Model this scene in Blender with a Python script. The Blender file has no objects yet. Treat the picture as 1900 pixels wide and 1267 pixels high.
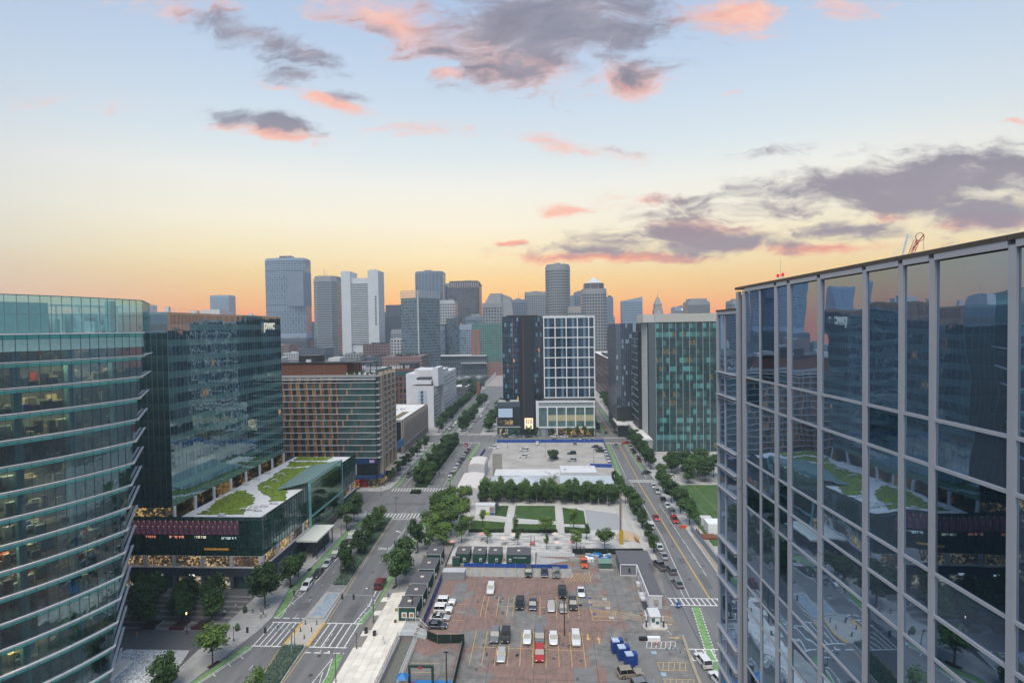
import bpy, math, random
from math import radians, sin, cos, pi, sqrt, atan2
from mathutils import Vector, Matrix
random.seed(7)
SC = bpy.context.scene
COL = SC.collection

# ------------------------------------------------------------------ camera
CAM_Z = 65.0
PITCH, YAW, ROLL = 1.41275, 3.28274, 0.0147
p_, a_ = radians(PITCH), radians(YAW)
fw = Vector((-sin(a_)*cos(p_), cos(a_)*cos(p_), -sin(p_)))
rt = Vector((cos(a_), sin(a_), 0))
up = rt.cross(fw)
cx_ = (rt-ROLL*up).normalized(); cy_ = (up+ROLL*rt).normalized()
cam_data = bpy.data.cameras.new('camera')
cam_data.sensor_width = 36.0
cam_data.lens = 36.0*1000/1900
cam_data.clip_start = 0.3
cam_data.clip_end = 9000
cam = bpy.data.objects.new('camera', cam_data)
COL.objects.link(cam)
R3 = Matrix((cx_, cy_, -fw)).transposed()
cam.matrix_world = Matrix.Translation((0, 0, CAM_Z)) @ R3.to_4x4()
SC.camera = cam

SC.view_settings.view_transform = 'Standard'
SC.view_settings.look = 'None'
SC.view_settings.exposure = 1.32
SC.view_settings.gamma = 1.0
SC.view_settings.use_curve_mapping = False
SC.cycles.use_denoising = True
SC.cycles.max_bounces = 6
SC.cycles.diffuse_bounces = 3
SC.cycles.glossy_bounces = 3
SC.cycles.transmission_bounces = 3
SC.cycles.transparent_max_bounces = 8
SC.cycles.volume_bounces = 0
SC.cycles.sample_clamp_indirect = 6
SC.cycles.caustics_reflective = False
SC.cycles.caustics_refractive = False


def lin(r, g, b):
    f = lambda c: (c/255/12.92) if c/255 <= .04045 else ((c/255+.055)/1.055)**2.4
    return (f(r), f(g), f(b), 1)


# ------------------------------------------------------------------ sky
world = bpy.data.worlds.new('World')
SC.world = world
world.use_nodes = True
wt = world.node_tree
wt.nodes.clear()
WN, WL = wt.nodes.new, wt.links.new


def wset(sock, v):
    if isinstance(v, bpy.types.NodeSocket): WL(v, sock)
    else: sock.default_value = v


def wm(op, a, b=None, c=None, clamp=False):
    n = WN('ShaderNodeMath'); n.operation = op; n.use_clamp = clamp
    wset(n.inputs[0], a)
    if b is not None: wset(n.inputs[1], b)
    if c is not None: wset(n.inputs[2], c)
    return n.outputs[0]


def wsmooth(v, lo, hi, a=0., b=1.):
    n = WN('ShaderNodeMapRange'); n.interpolation_type = 'SMOOTHSTEP'
    wset(n.inputs[0], v); n.inputs[1].default_value = lo; n.inputs[2].default_value = hi
    n.inputs[3].default_value = a; n.inputs[4].default_value = b
    return n.outputs[0]


def wmix(f, a, b):
    n = WN('ShaderNodeMix'); n.data_type = 'RGBA'
    wset(n.inputs[0], f); wset(n.inputs[6], a); wset(n.inputs[7], b)
    return n.outputs[2]


def wramp(v, stops):
    n = WN('ShaderNodeValToRGB'); wset(n.inputs[0], v)
    e = n.color_ramp.elements
    while len(e) < len(stops): e.new(.5)
    for i, (p, c) in enumerate(stops): e[i].position = p; e[i].color = lin(*c)
    return n.outputs[0]


def wnoise(vec, scale, detail=4, rough=.55, dist=0.):
    n = WN('ShaderNodeTexNoise'); wset(n.inputs['Vector'], vec)
    n.inputs['Scale'].default_value = scale; n.inputs['Detail'].default_value = detail
    n.inputs['Roughness'].default_value = rough; n.inputs['Distortion'].default_value = dist
    return n


tc = WN('ShaderNodeTexCoord')
sep = WN('ShaderNodeSeparateXYZ'); WL(tc.outputs['Generated'], sep.inputs[0])
dx, dy, dz = sep.outputs
front = wsmooth(dy, .38, .90)
zc = wm('MAXIMUM', dz, 0.)
sky_front = wramp(zc, [(0, (246, 132, 84)), (.02, (252, 152, 88)), (.05, (252, 182, 98)), (.09, (253, 210, 130)), (.127, (252, 230, 176)), (.185, (252, 242, 216)),
    (.25, (244, 243, 234)), (.30, (224, 234, 238)), (.38, (204, 220, 236)), (.45, (188, 208, 233)), (.52, (174, 196, 228)), (1, (160, 186, 222))])
sky_back = wramp(zc, [(0, (176, 182, 194)), (.05, (188, 194, 204)), (.12, (198, 204, 212)), (.2, (200, 208, 216)), (.3, (190, 202, 218)), (.42, (172, 192, 220)), (.6, (160, 184, 220)), (1, (158, 184, 220))])
sky = wmix(front, sky_back, sky_front)
# cloud coordinates: tangent of azimuth and of elevation seen from the city
ym = wm('MAXIMUM', dy, .08)
cu = wm('DIVIDE', dx, ym); cv = wm('DIVIDE', dz, ym)
comb = WN('ShaderNodeCombineXYZ'); WL(cu, comb.inputs[0]); WL(cv, comb.inputs[1])
warp = wnoise(comb.outputs[0], 7., 4, .6)
wv = WN('ShaderNodeVectorMath'); wv.operation = 'MULTIPLY_ADD'
WL(warp.outputs['Color'], wv.inputs[0]); wv.inputs[1].default_value = (.13, .05, 0); 
wsub = WN('ShaderNodeVectorMath'); wsub.operation = 'SUBTRACT'; WL(comb.outputs[0], wsub.inputs[0]); wsub.inputs[1].default_value = (.065, .025, 0)
WL(wsub.outputs[0], wv.inputs[2])
pw = wv.outputs[0]
stretch = WN('ShaderNodeMapping'); WL(pw, stretch.inputs[0]); stretch.inputs['Scale'].default_value = (4.2, 11., 1)
stretch.inputs['Rotation'].default_value = (0, 0, .12)
fb = wnoise(stretch.outputs[0], 1.6, 7, .62, .6).outputs[0]
fb2 = wnoise(stretch.outputs[0], 5.5, 4, .6).outputs[0]
fbm = wm('ADD', wm('MULTIPLY', wm('SUBTRACT', fb, .5), 2.7), wm('MULTIPLY', wm('SUBTRACT', fb2, .5), 1.1))


def blobs(lst):
    acc = None
    for (u, v, ru, rv, ang, s) in lst:
        m = WN('ShaderNodeMapping'); m.vector_type = 'TEXTURE'; WL(pw, m.inputs[0])
        m.inputs['Location'].default_value = (u, v, 0); m.inputs['Rotation'].default_value = (0, 0, ang)
        m.inputs['Scale'].default_value = (ru, rv, 1)
        l = WN('ShaderNodeVectorMath'); l.operation = 'LENGTH'; WL(m.outputs[0], l.inputs[0])
        d = wm('MULTIPLY_ADD', l.outputs['Value'], -s, s)
        acc = d if acc is None else wm('MAXIMUM', acc, d)
    return acc


GREY = [(0.5897, 0.2481, 0.2185, 0.0543, 0.073, 1.14), (0.782, 0.1952, 0.1955, 0.0483, -0.027, 1.2), (0.3168, 0.1447, 0.253, 0.0314, 0.027, 0.96), (0.2403, 0.205, 0.1575, 0.0309, 0.074, 0.72), (0.4593, 0.2328, 0.184, 0.0338, -0.029, 0.72), (-0.2997, 0.5532, 0.126, 0.0331, -0.412, 0.6), (0.1368, 0.5333, 0.126, 0.0662, -0.045, 1.08), (0.02, 0.5435, 0.3105, 0.1147, 0.004, 1.32), (0.0887, 0.5741, 0.253, 0.0604, -0.048, 1.2), (-0.04, 0.4828, 0.126, 0.0606, -0.327, 1.08), (-0.5367, 0.5619, 0.1955, 0.0362, -0.392, 0.96), (-0.4441, 0.5248, 0.0945, 0.0331, -0.449, 1.08), (-0.4505, 0.4751, 0.0735, 0.0331, -0.041, 0.9), (-0.5224, 0.3965, 0.126, 0.0243, -0.189, 1.08), (0.7181, 0.2537, 0.299, 0.0749, 0.053, 1.32), (0.6543, 0.2177, 0.276, 0.0459, -0.028, 1.2), (0.431, 0.1999, 0.23, 0.0543, 0.075, 0.86), (0.2303, 0.1633, 0.23, 0.0362, 0.036, 0.9), (0.1133, 0.1366, 0.2185, 0.0181, -0.023, 0.96), (0.1555, 0.4601, 0.0788, 0.0353, -0.041, 0.84), (0.5341, 0.1617, 0.2185, 0.0314, 0.006, 0.9), (0.1153, 0.3247, 0.063, 0.0099, -0.133, 0.66), (0.4124, 0.3062, 0.0945, 0.0132, -0.033, 0.48), (0.2597, 0.2288, 0.1155, 0.0198, 0.022, 0.72), (-0.3636, 0.4387, 0.063, 0.0154, -0.23, 0.66), (0.3835, 0.1431, 0.1955, 0.0193, -0.023, 0.84), (-0.6301, 0.6034, 0.0945, 0.0243, -0.324, 0.6)]
PINK = [(-0.3845, 0.4255, 0.12, 0.02, -0.229, 1.0), (-0.4999, 0.3756, 0.13, 0.018, -0.169, 1.1), (-0.2689, 0.5665, 0.24, 0.065, -0.371, 0.75), (-0.04, 0.4828, 0.15, 0.055, -0.282, 1.0), (0.3473, 0.557, 0.13, 0.045, -0.047, 1.0), (0.1554, 0.4505, 0.095, 0.038, -0.14, 1.0), (0.0762, 0.3251, 0.12, 0.022, -0.172, 0.9), (0.0404, 0.2153, 0.065, 0.013, 0.073, 0.9), (0.123, 0.1266, 0.24, 0.015, -0.022, 1.0), (0.478, 0.1332, 0.22, 0.014, -0.023, 0.85), (0.7911, 0.178, 0.15, 0.018, 0.078, 1.0), (-0.0598, 0.1515, 0.032, 0.007, -0.023, 1.1), (-0.1647, 0.4753, 0.045, 0.018, -0.041, 0.75), (0.1825, 0.229, 0.11, 0.018, 0.022, 0.6), (0.2978, 0.1743, 0.17, 0.03, -0.025, 0.6), (0.534, 0.5576, 0.11, 0.03, -0.048, 0.5), (-0.6931, 0.6195, 0.16, 0.024, -0.048, 0.5), (-0.2119, 0.3744, 0.09, 0.014, -0.036, 0.4), (0.6084, 0.1856, 0.045, 0.014, -0.026, 0.7), (0.3372, 0.4143, 0.035, 0.01, -0.039, 0.6), (-0.4875, 0.4516, 0.06, 0.01, -0.319, 0.5), (-0.9364, 0.4487, 0.12, 0.016, -0.038, 0.3), (0.8348, 0.3511, 0.04, 0.007, -0.036, 0.7), (-0.099, 0.5196, 0.14, 0.06, -0.328, 0.8)]
cg = blobs(GREY); cp = blobs(PINK)
inview = wsmooth(dy, .1, .3)
mp = wm('MULTIPLY', wsmooth(wm('ADD', cp, wm('MULTIPLY', fbm, .85)), -.05, .85, 0, .95), inview)
mg = wm('MULTIPLY', wsmooth(wm('ADD', cg, wm('MULTIPLY', fbm, .95)), .0, .92, 0, .95), inview)
# thin cloud that carries on over the rest of the sky
gen = wnoise(tc.outputs['Generated'], 2.2, 6, .6, .8).outputs[0]
mgen = wm('MULTIPLY', wsmooth(gen, .52, .72, 0, .55), wm('SUBTRACT', 1., inview))
pinkc = wramp(fb2, [(.3, (255, 176, 152)), (.7, (255, 206, 188))])
pink_low = wmix(wsmooth(cv, .10, .24), lin(252, 146, 108), pinkc)
greyc = wramp(fb, [(.3, (186, 174, 184)), (.5, (150, 148, 163)), (.7, (126, 127, 145))])
grey_low = wmix(wsmooth(cv, .15, .45), lin(146, 132, 142), greyc)
sky = wmix(mp, sky, pink_low)
sky = wmix(mg, sky, grey_low)
sky = wmix(mgen, sky, lin(196, 180, 192))
nish = WN('ShaderNodeTexSky'); nish.sky_type = 'NISHITA'; nish.sun_disc = False
nish.sun_elevation = radians(3); nish.sun_rotation = radians(-8)
bg = WN('ShaderNodeBackground'); WL(sky, bg.inputs[0]); WL(wm('MULTIPLY_ADD', wm('MULTIPLY', wsmooth(zc, .30, .0), front), .04, .41), bg.inputs[1])
bg2 = WN('ShaderNodeBackground'); WL(nish.outputs[0], bg2.inputs[0]); bg2.inputs[1].default_value = 0.002
addb = WN('ShaderNodeAddShader'); WL(bg.outputs[0], addb.inputs[0]); WL(bg2.outputs[0], addb.inputs[1])
wo = WN('ShaderNodeOutputWorld'); WL(addb.outputs[0], wo.inputs[0])
world.cycles.sampling_method = 'MANUAL'
world.cycles.sample_map_resolution = 512

# very soft fill added to lift the city against the dusk sky
sun_d = bpy.data.lights.new('sun', 'SUN')
sun_d.energy = 1.5
sun_d.angle = radians(42)
sun_d.color = (1, .93, .82)
sun = bpy.data.objects.new('sun', sun_d)
COL.objects.link(sun)
sd = Vector((.15, .55, -1)).normalized()   # light travels this way (from behind the camera side, high)
sun.rotation_euler = sd.to_track_quat('-Z', 'Y').to_euler()
sun.location = (0, 0, 400)


# ------------------------------------------------------------------ materials
MATS = {}


def newmat(name):
    m = bpy.data.materials.new(name); m.use_nodes = True
    nt = m.node_tree; b = nt.nodes['Principled BSDF']
    return m, nt, b


def mat(name, col, rough=.7, metal=0., var=.12, scale=1.5, bump=0., bscale=8., emit=None, es=0., ior=None, c2=None, coords='Object', stretch=None):
    if name in MATS: return MATS[name]
    m, nt, b = newmat(name)
    N, L = nt.nodes.new, nt.links.new
    b.inputs['Roughness'].default_value = rough; b.inputs['Metallic'].default_value = metal
    if ior: b.inputs['IOR'].default_value = ior
    col = tuple(col[:3])
    if var > 0 or c2:
        t = N('ShaderNodeTexCoord'); n = N('ShaderNodeTexNoise'); n.inputs['Scale'].default_value = scale; n.inputs['Detail'].default_value = 5
        n.inputs['Roughness'].default_value = .65
        src = t.outputs[coords]
        if stretch:
            mp_ = N('ShaderNodeMapping'); mp_.inputs['Scale'].default_value = stretch; L(src, mp_.inputs[0]); src = mp_.outputs[0]
        L(src, n.inputs['Vector'])
        r = N('ShaderNodeValToRGB'); L(n.outputs[0], r.inputs[0])
        a = c2[:3] if c2 else tuple(c*(1-var) for c in col)
        z = col if c2 else tuple(min(1, c*(1+var)) for c in col)
        r.color_ramp.elements[0].position = .36; r.color_ramp.elements[1].position = .64
        r.color_ramp.elements[0].color = (*a, 1); r.color_ramp.elements[1].color = (*z, 1)
        L(r.outputs[0], b.inputs['Base Color'])
        if bump:
            n2 = N('ShaderNodeTexNoise'); n2.inputs['Scale'].default_value = bscale; L(src, n2.inputs['Vector'])
            bu = N('ShaderNodeBump'); bu.inputs['Strength'].default_value = bump; L(n2.outputs[0], bu.inputs['Height']); L(bu.outputs[0], b.inputs['Normal'])
    else:
        b.inputs['Base Color'].default_value = (*col, 1)
    if emit:
        b.inputs['Emission Color'].default_value = (*emit[:3], 1); b.inputs['Emission Strength'].default_value = es*.5
    MATS[name] = m
    return m


def glass(name, col, ior=2.0, rough=.03, wob=.02, wscale=.5, tint=None, var=.25):
    """opaque reflective curtain-wall glass; a faint waviness like real panes"""
    if name in MATS: return MATS[name]
    m, nt, b = newmat(name)
    N, L = nt.nodes.new, nt.links.new
    b.inputs['Roughness'].default_value = rough; b.inputs['IOR'].default_value = ior
    if tint: b.inputs['Specular Tint'].default_value = (*tint, 1)
    t = N('ShaderNodeTexCoord'); oi = N('ShaderNodeObjectInfo')
    n = N('ShaderNodeTexNoise'); n.inputs['Scale'].default_value = wscale; n.inputs['Detail'].default_value = 1.5; L(t.outputs['Object'], n.inputs['Vector'])
    n.noise_dimensions = '4D'
    sc_ = N('ShaderNodeMath'); sc_.operation = 'MULTIPLY'; sc_.inputs[1].default_value = 40.; L(oi.outputs['Random'], sc_.inputs[0]); L(sc_.outputs[0], n.inputs['W'])
    bu = N('ShaderNodeBump'); bu.inputs['Strength'].default_value = 1.; bu.inputs['Distance'].default_value = wob; L(n.outputs[0], bu.inputs['Height']); L(bu.outputs[0], b.inputs['Normal'])
    r = N('ShaderNodeValToRGB'); L(oi.outputs['Random'], r.inputs[0])
    r.color_ramp.elements[0].color = (*[c*(1-var) for c in col], 1); r.color_ramp.elements[1].color = (*[c*(1+var) for c in col], 1)
    L(r.outputs[0], b.inputs['Base Color'])
    MATS[name] = m
    return m


def clearglass(name, tint, refl=.12, gl=(.9, 1, 1)):
    if name in MATS: return MATS[name]
    m, nt, b = newmat(name); nt.nodes.clear()
    N, L = nt.nodes.new, nt.links.new
    tr = N('ShaderNodeBsdfTransparent'); tr.inputs[0].default_value = (*tint, 1)
    g = N('ShaderNodeBsdfGlossy'); g.inputs[0].default_value = (*gl, 1); g.inputs['Roughness'].default_value = .02
    t = N('ShaderNodeTexCoord'); n = N('ShaderNodeTexNoise'); n.inputs['Scale'].default_value = .35; L(t.outputs['Object'], n.inputs['Vector'])
    bu = N('ShaderNodeBump'); bu.inputs['Distance'].default_value = .03; bu.inputs['Strength'].default_value = 1.; L(n.outputs[0], bu.inputs['Height'])
    L(bu.outputs[0], g.inputs['Normal'])
    lw = N('ShaderNodeLayerWeight'); lw.inputs[0].default_value = .5
    mr = N('ShaderNodeMapRange'); L(lw.outputs['Fresnel'], mr.inputs[0]); mr.inputs[3].default_value = refl; mr.inputs[4].default_value = .8
    mr.inputs[1].default_value = .0; mr.inputs[2].default_value = 1.7
    mx = N('ShaderNodeMixShader'); L(mr.outputs[0], mx.inputs[0]); L(tr.outputs[0], mx.inputs[1]); L(g.outputs[0], mx.inputs[2])
    o = N('ShaderNodeOutputMaterial'); L(mx.outputs[0], o.inputs[0])
    MATS[name] = m
    return m


def litmat(name, cell=(.6, .6, .5), cols=((.02, .03, .03), (.5, .3, .1), (.9, .62, .3)), es=1., thr=.5):
    """a lit interior seen through glass: blocks of warm light, furniture and dark"""
    if name in MATS: return MATS[name]
    m, nt, b = newmat(name)
    N, L = nt.nodes.new, nt.links.new
    t = N('ShaderNodeTexCoord'); mp_ = N('ShaderNodeMapping'); mp_.inputs['Scale'].default_value = cell; L(t.outputs['Object'], mp_.inputs[0])
    v = N('ShaderNodeTexVoronoi'); v.distance = 'CHEBYCHEV'; v.inputs['Scale'].default_value = 2.1; L(mp_.outputs[0], v.inputs['Vector'])
    w = N('ShaderNodeTexNoise'); w.inputs['Scale'].default_value = .13; L(t.outputs['Object'], w.inputs['Vector'])
    s = N('ShaderNodeSeparateColor'); L(v.outputs['Color'], s.inputs[0])
    a = N('ShaderNodeMath'); a.operation = 'MULTIPLY_ADD'; L(w.outputs[0], a.inputs[0]); a.inputs[1].default_value = 2.2; a.inputs[2].default_value = -1.1
    c = N('ShaderNodeMath'); c.operation = 'ADD'; L(s.outputs[0], c.inputs[0]); L(a.outputs[0], c.inputs[1])
    r = N('ShaderNodeValToRGB'); L(c.outputs[0], r.inputs[0]); r.color_ramp.interpolation = 'LINEAR'
    e = r.color_ramp.elements
    e[0].position = thr; e[0].color = (*cols[0], 1); e[1].position = 1.; e[1].color = (*cols[2], 1)
    k = e.new(thr+(1-thr)*.55); k.color = (*cols[1], 1)
    b.inputs['Base Color'].default_value = (*cols[0], 1); b.inputs['Roughness'].default_value = .8
    L(r.outputs[0], b.inputs['Emission Color']); b.inputs['Emission Strength'].default_value = es*.36
    m.cycles.emission_sampling = 'NONE'
    MATS[name] = m
    return m


# ------------------------------------------------------------------ mesh helpers
OFF = {}


SPLIT = {'fascia_band': 'fascia_board', 'rooftop_equipment': 'rooftop_unit', 'copper_fin': 'copper_strip', 'canopy_post': 'canopy_column', 'lamp': 'hanging_lamp', 'cafe_tables': 'cafe_table', 'post': 'support_post', 'garden_furniture': 'garden_table', 'bin_row': 'bin', 'steel_frame': 'steel_beam', 'shopfront': 'shopfront_panel', 'podium_window': 'podium_pane', 'lit_portal': 'portal_panel', 'terrace_items': 'terrace_item', 'base_panels': 'base_panel', 'sign_set': 'sign', 'unit_set': 'unit', 'shop_window': 'shop_pane', 'formwork': 'formwork_board', 'mat_tile': 'floor_mat', 'step': 'stair_step', 'roof_letters': 'roof_letter_stroke', 'flag': 'flag'}



def text_obj(name, txt, size, m, parent, loc, rot, extrude=.02, offset=0., shear=0., space=1., align='LEFT'):
    cu = bpy.data.curves.new(name, 'FONT'); cu.body = txt; cu.size = size; cu.extrude = extrude; cu.offset = offset; cu.shear = shear; cu.space_character = space; cu.align_x = align
    t = bpy.data.objects.new('txt_tmp', cu); COL.objects.link(t)
    me = bpy.data.meshes.new_from_object(t.evaluated_get(bpy.context.evaluated_depsgraph_get())); bpy.data.objects.remove(t)
    me.name = name; me.materials.clear(); me.materials.append(m)
    return link(name, me, parent, loc, rot)


class MB:
    def __init__(s): s.v, s.f, s.m, s.q = [], [], [], []

    def add(s, vs, fs, m=0):
        o = len(s.v); s.q.append((o, len(s.f))); s.v += [tuple(x) for x in vs]; s.f += [tuple(i+o for i in q) for q in fs]
        s.m += [m]*len(fs); return s

    def box(s, x0, x1, y0, y1, z0, z1, m=0):
        return s.add([(x0, y0, z0), (x1, y0, z0), (x1, y1, z0), (x0, y1, z0), (x0, y0, z1), (x1, y0, z1), (x1, y1, z1), (x0, y1, z1)],
            [(3, 2, 1, 0), (4, 5, 6, 7), (0, 1, 5, 4), (1, 2, 6, 5), (2, 3, 7, 6), (3, 0, 4, 7)], m)

    def obox(s, cx, cy, z0, z1, sx, sy, ang=0, m=0):
        c, n = cos(ang), sin(ang); P = []
        for z in (z0, z1):
            for a, b in ((-1, -1), (1, -1), (1, 1), (-1, 1)):
                x, y = a*sx/2, b*sy/2; P.append((cx+x*c-y*n, cy+x*n+y*c, z))
        return s.add(P, [(3, 2, 1, 0), (4, 5, 6, 7), (0, 1, 5, 4), (1, 2, 6, 5), (2, 3, 7, 6), (3, 0, 4, 7)], m)

    def fb(s, F, s0, s1, z0, z1, d0, d1, m=0):
        """box on a facade frame: along, height, depth outward"""
        (ox, oy), (tx, ty), (nx, ny) = F; P = []
        for z in (z0, z1):
            for a, d in ((s0, d1), (s1, d1), (s1, d0), (s0, d0)):
                P.append((ox+tx*a+nx*d, oy+ty*a+ny*d, z))
        return s.add(P, [(3, 2, 1, 0), (4, 5, 6, 7), (0, 1, 5, 4), (1, 2, 6, 5), (2, 3, 7, 6), (3, 0, 4, 7)], m)

    def prism(s, poly, z0, z1, m=0, mt=None):
        n = len(poly); o = len(s.v); s.q.append((o, len(s.f)))
        ar = sum(poly[i][0]*poly[(i+1) % n][1]-poly[(i+1) % n][0]*poly[i][1] for i in range(n))
        if ar < 0: poly = poly[::-1]
        s.v += [(x, y, z0) for x, y in poly]+[(x, y, z1) for x, y in poly]
        for i in range(n):
            j = (i+1) % n; s.f.append((o+i, o+j, o+n+j, o+n+i)); s.m.append(m)
        s.f.append(tuple(o+n+i for i in range(n))); s.m.append(m if mt is None else mt)
        s.f.append(tuple(o+i for i in reversed(range(n)))); s.m.append(m)
        return s

    def sheet(s, poly, z, m=0):
        ar = sum(poly[i][0]*poly[(i+1) % len(poly)][1]-poly[(i+1) % len(poly)][0]*poly[i][1] for i in range(len(poly)))
        if ar < 0: poly = poly[::-1]
        return s.add([(x, y, z) for x, y in poly], [tuple(range(len(poly)))], m)

    def cyl(s, x, y, z0, z1, r0, r1=None, n=8, m=0, ph=0.):
        r1 = r0 if r1 is None else r1; P = []
        for z, r in ((z0, r0), (z1, r1)):
            P += [(x+r*cos(ph+2*pi*i/n), y+r*sin(ph+2*pi*i/n), z) for i in range(n)]
        return s.add(P, [(i, (i+1) % n, n+(i+1) % n, n+i) for i in range(n)]+[tuple(range(n, 2*n)), tuple(reversed(range(n)))], m)

    def tube(s, p, q, r0, r1=None, n=6, m=0):
        r1 = r0 if r1 is None else r1; p, q = Vector(p), Vector(q); d = (q-p).normalized()
        a = d.orthogonal().normalized(); b = d.cross(a); P = []
        for c, r in ((p, r0), (q, r1)):
            P += [tuple(c+a*r*cos(2*pi*i/n)+b*r*sin(2*pi*i/n)) for i in range(n)]
        return s.add(P, [(i, (i+1) % n, n+(i+1) % n, n+i) for i in range(n)]+[tuple(range(n, 2*n)), tuple(reversed(range(n)))], m)

    def parts(s):
        e = s.q[1:]+[(len(s.v), len(s.f))]
        for (v0, f0), (v1, f1) in zip(s.q, e):
            b = MB(); b.v = s.v[v0:v1]; b.f = [tuple(i-v0 for i in f) for f in s.f[f0:f1]]; b.m = s.m[f0:f1]; b.q = [(0, 0)]; yield b

    def build(s, name, mats, parent=None, smooth=False, loc=None):
        if name in SPLIT and len(s.q) > 1:
            r = None
            for b in s.parts():
                mm = mats[b.m[0]] if isinstance(mats, (list, tuple)) else mats
                b.m = [0]*len(b.f); r = b.build(SPLIT[name], mm, parent)
            return r
        me = bpy.data.meshes.new(name); me.from_pydata(s.v, [], s.f)
        if not isinstance(mats, (list, tuple)): mats = [mats]
        for k in mats: me.materials.append(k)
        if len(mats) > 1: me.polygons.foreach_set('material_index', s.m)
        if smooth: me.polygons.foreach_set('use_smooth', [True]*len(s.f))
        me.update()
        return link(name, me, parent, loc)


def link(name, me, parent=None, loc=None, rot=None):
    """link a mesh; with a parent the mesh (or loc) is in world coordinates"""
    o = bpy.data.objects.new(name, me); COL.objects.link(o)
    base = Vector((0, 0, 0))
    if parent is not None:
        o.parent = parent; base = OFF.get(parent.name, Vector((0, 0, 0)))
    o.location = (Vector(loc) if loc else Vector((0, 0, 0)))-base
    OFF[o.name] = Vector(loc) if loc else Vector((0, 0, 0))
    if rot: o.rotation_euler = rot
    return o


def tag(o, label=None, cat=None, group=None, kind=None):
    if label: o['label'] = label
    if cat: o['category'] = cat
    if group: o['group'] = group
    if kind: o['kind'] = kind
    return o


def thing(name, label, cat, loc=(0, 0, 0), group=None):
    o = bpy.data.objects.new(name, None); COL.objects.link(o); o.location = loc; OFF[o.name] = Vector(loc)
    o.empty_display_size = .5
    return tag(o, label, cat, group)


def struct(name, mb, m, z=None):
    return tag(mb.build(name, m), kind='structure')


def frame(p, q, out):
    """facade frame from p to q; out = a point on the outer side"""
    t = Vector((q[0]-p[0], q[1]-p[1])).normalized(); n = Vector((t.y, -t.x))
    if n.dot(Vector((out[0]-p[0], out[1]-p[1]))) < 0: n = -n
    return ((p[0], p[1]), (t.x, t.y), (n.x, n.y))


def flen(p, q): return sqrt((q[0]-p[0])**2+(q[1]-p[1])**2)


PM = {}


def piece(name, F, s0, s1, z0, z1, d0, d1, m, parent, jig=0.):
    """one separate flat piece of a facade (pane, panel ...), mesh shared between equal sizes"""
    w, h, t = round(s1-s0, 3), round(z1-z0, 3), round(d1-d0, 3)
    k = (name, w, h, t, m.name)
    if k not in PM:
        b = MB().box(0, w, -t, 0, 0, h); me = bpy.data.meshes.new(name); me.from_pydata(b.v, [], b.f); me.materials.append(m); PM[k] = me
    (ox, oy), (tx, ty), (nx, ny) = F
    # mesh x along t; mesh -y must be outward
    right = (ty, -tx)
    flip = right[0]*nx+right[1]*ny < 0
    if not flip: loc = (ox+tx*s0+nx*d0, oy+ty*s0+ny*d0, z0); ang = atan2(ty, tx)
    else: loc = (ox+tx*s1+nx*d0, oy+ty*s1+ny*d0, z0); ang = atan2(-ty, -tx)
    rot = (random.gauss(0, jig), 0, ang+random.gauss(0, jig)) if jig else (0, 0, ang)
    return link(name, PM[k], parent, loc, rot)


ORD = ('first second third fourth fifth sixth seventh eighth ninth tenth eleventh twelfth thirteenth fourteenth fifteenth sixteenth seventeenth eighteenth nineteenth twentieth '
       'twenty-first twenty-second twenty-third twenty-fourth twenty-fifth twenty-sixth twenty-seventh twenty-eighth twenty-ninth thirtieth').split()

# shared materials
M_white = mat('white_paint', (.72, .73, .74), .5, var=.06)
M_offw = mat('off_white_panel', (.55, .56, .57), .55, var=.08)
M_dark = mat('dark_metal', (.03, .033, .037), .45, var=.1)
M_black = mat('black_rubber', (.015, .015, .016), .6, var=0)
M_conc = mat('concrete', (.33, .33, .32), .85, var=.12, scale=.8, bump=.2)
M_roofgrey = mat('grey_roofing', (.20, .20, .205), .9, var=.2, scale=.4)
M_roofwhite = mat('white_roofing', (.6, .6, .59), .85, var=.12, scale=.3)
M_brick = mat('red_brick', (.20, .085, .06), .85, var=.2, scale=1.2)
M_brick2 = mat('brown_brick', (.15, .07, .05), .85, var=.2, scale=1.2)
M_alu = mat('aluminium', (.50, .51, .53), .38, metal=.55, var=.05)
M_winDark = glass('window_dark', (.02, .028, .033), 1.7)
M_winTeal = glass('window_teal', (.035, .10, .10), 1.8)
M_winLit = litmat('window_lit', (.9, .9, .7), ((.05, .05, .04), (.35, .2, .06), (.8, .5, .2)), .8, .25)
M_inter = litmat('office_interior', (.8, .8, .9), ((.012, .02, .022), (.22, .13, .04), (.75, .48, .17)), .75, .42)


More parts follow.
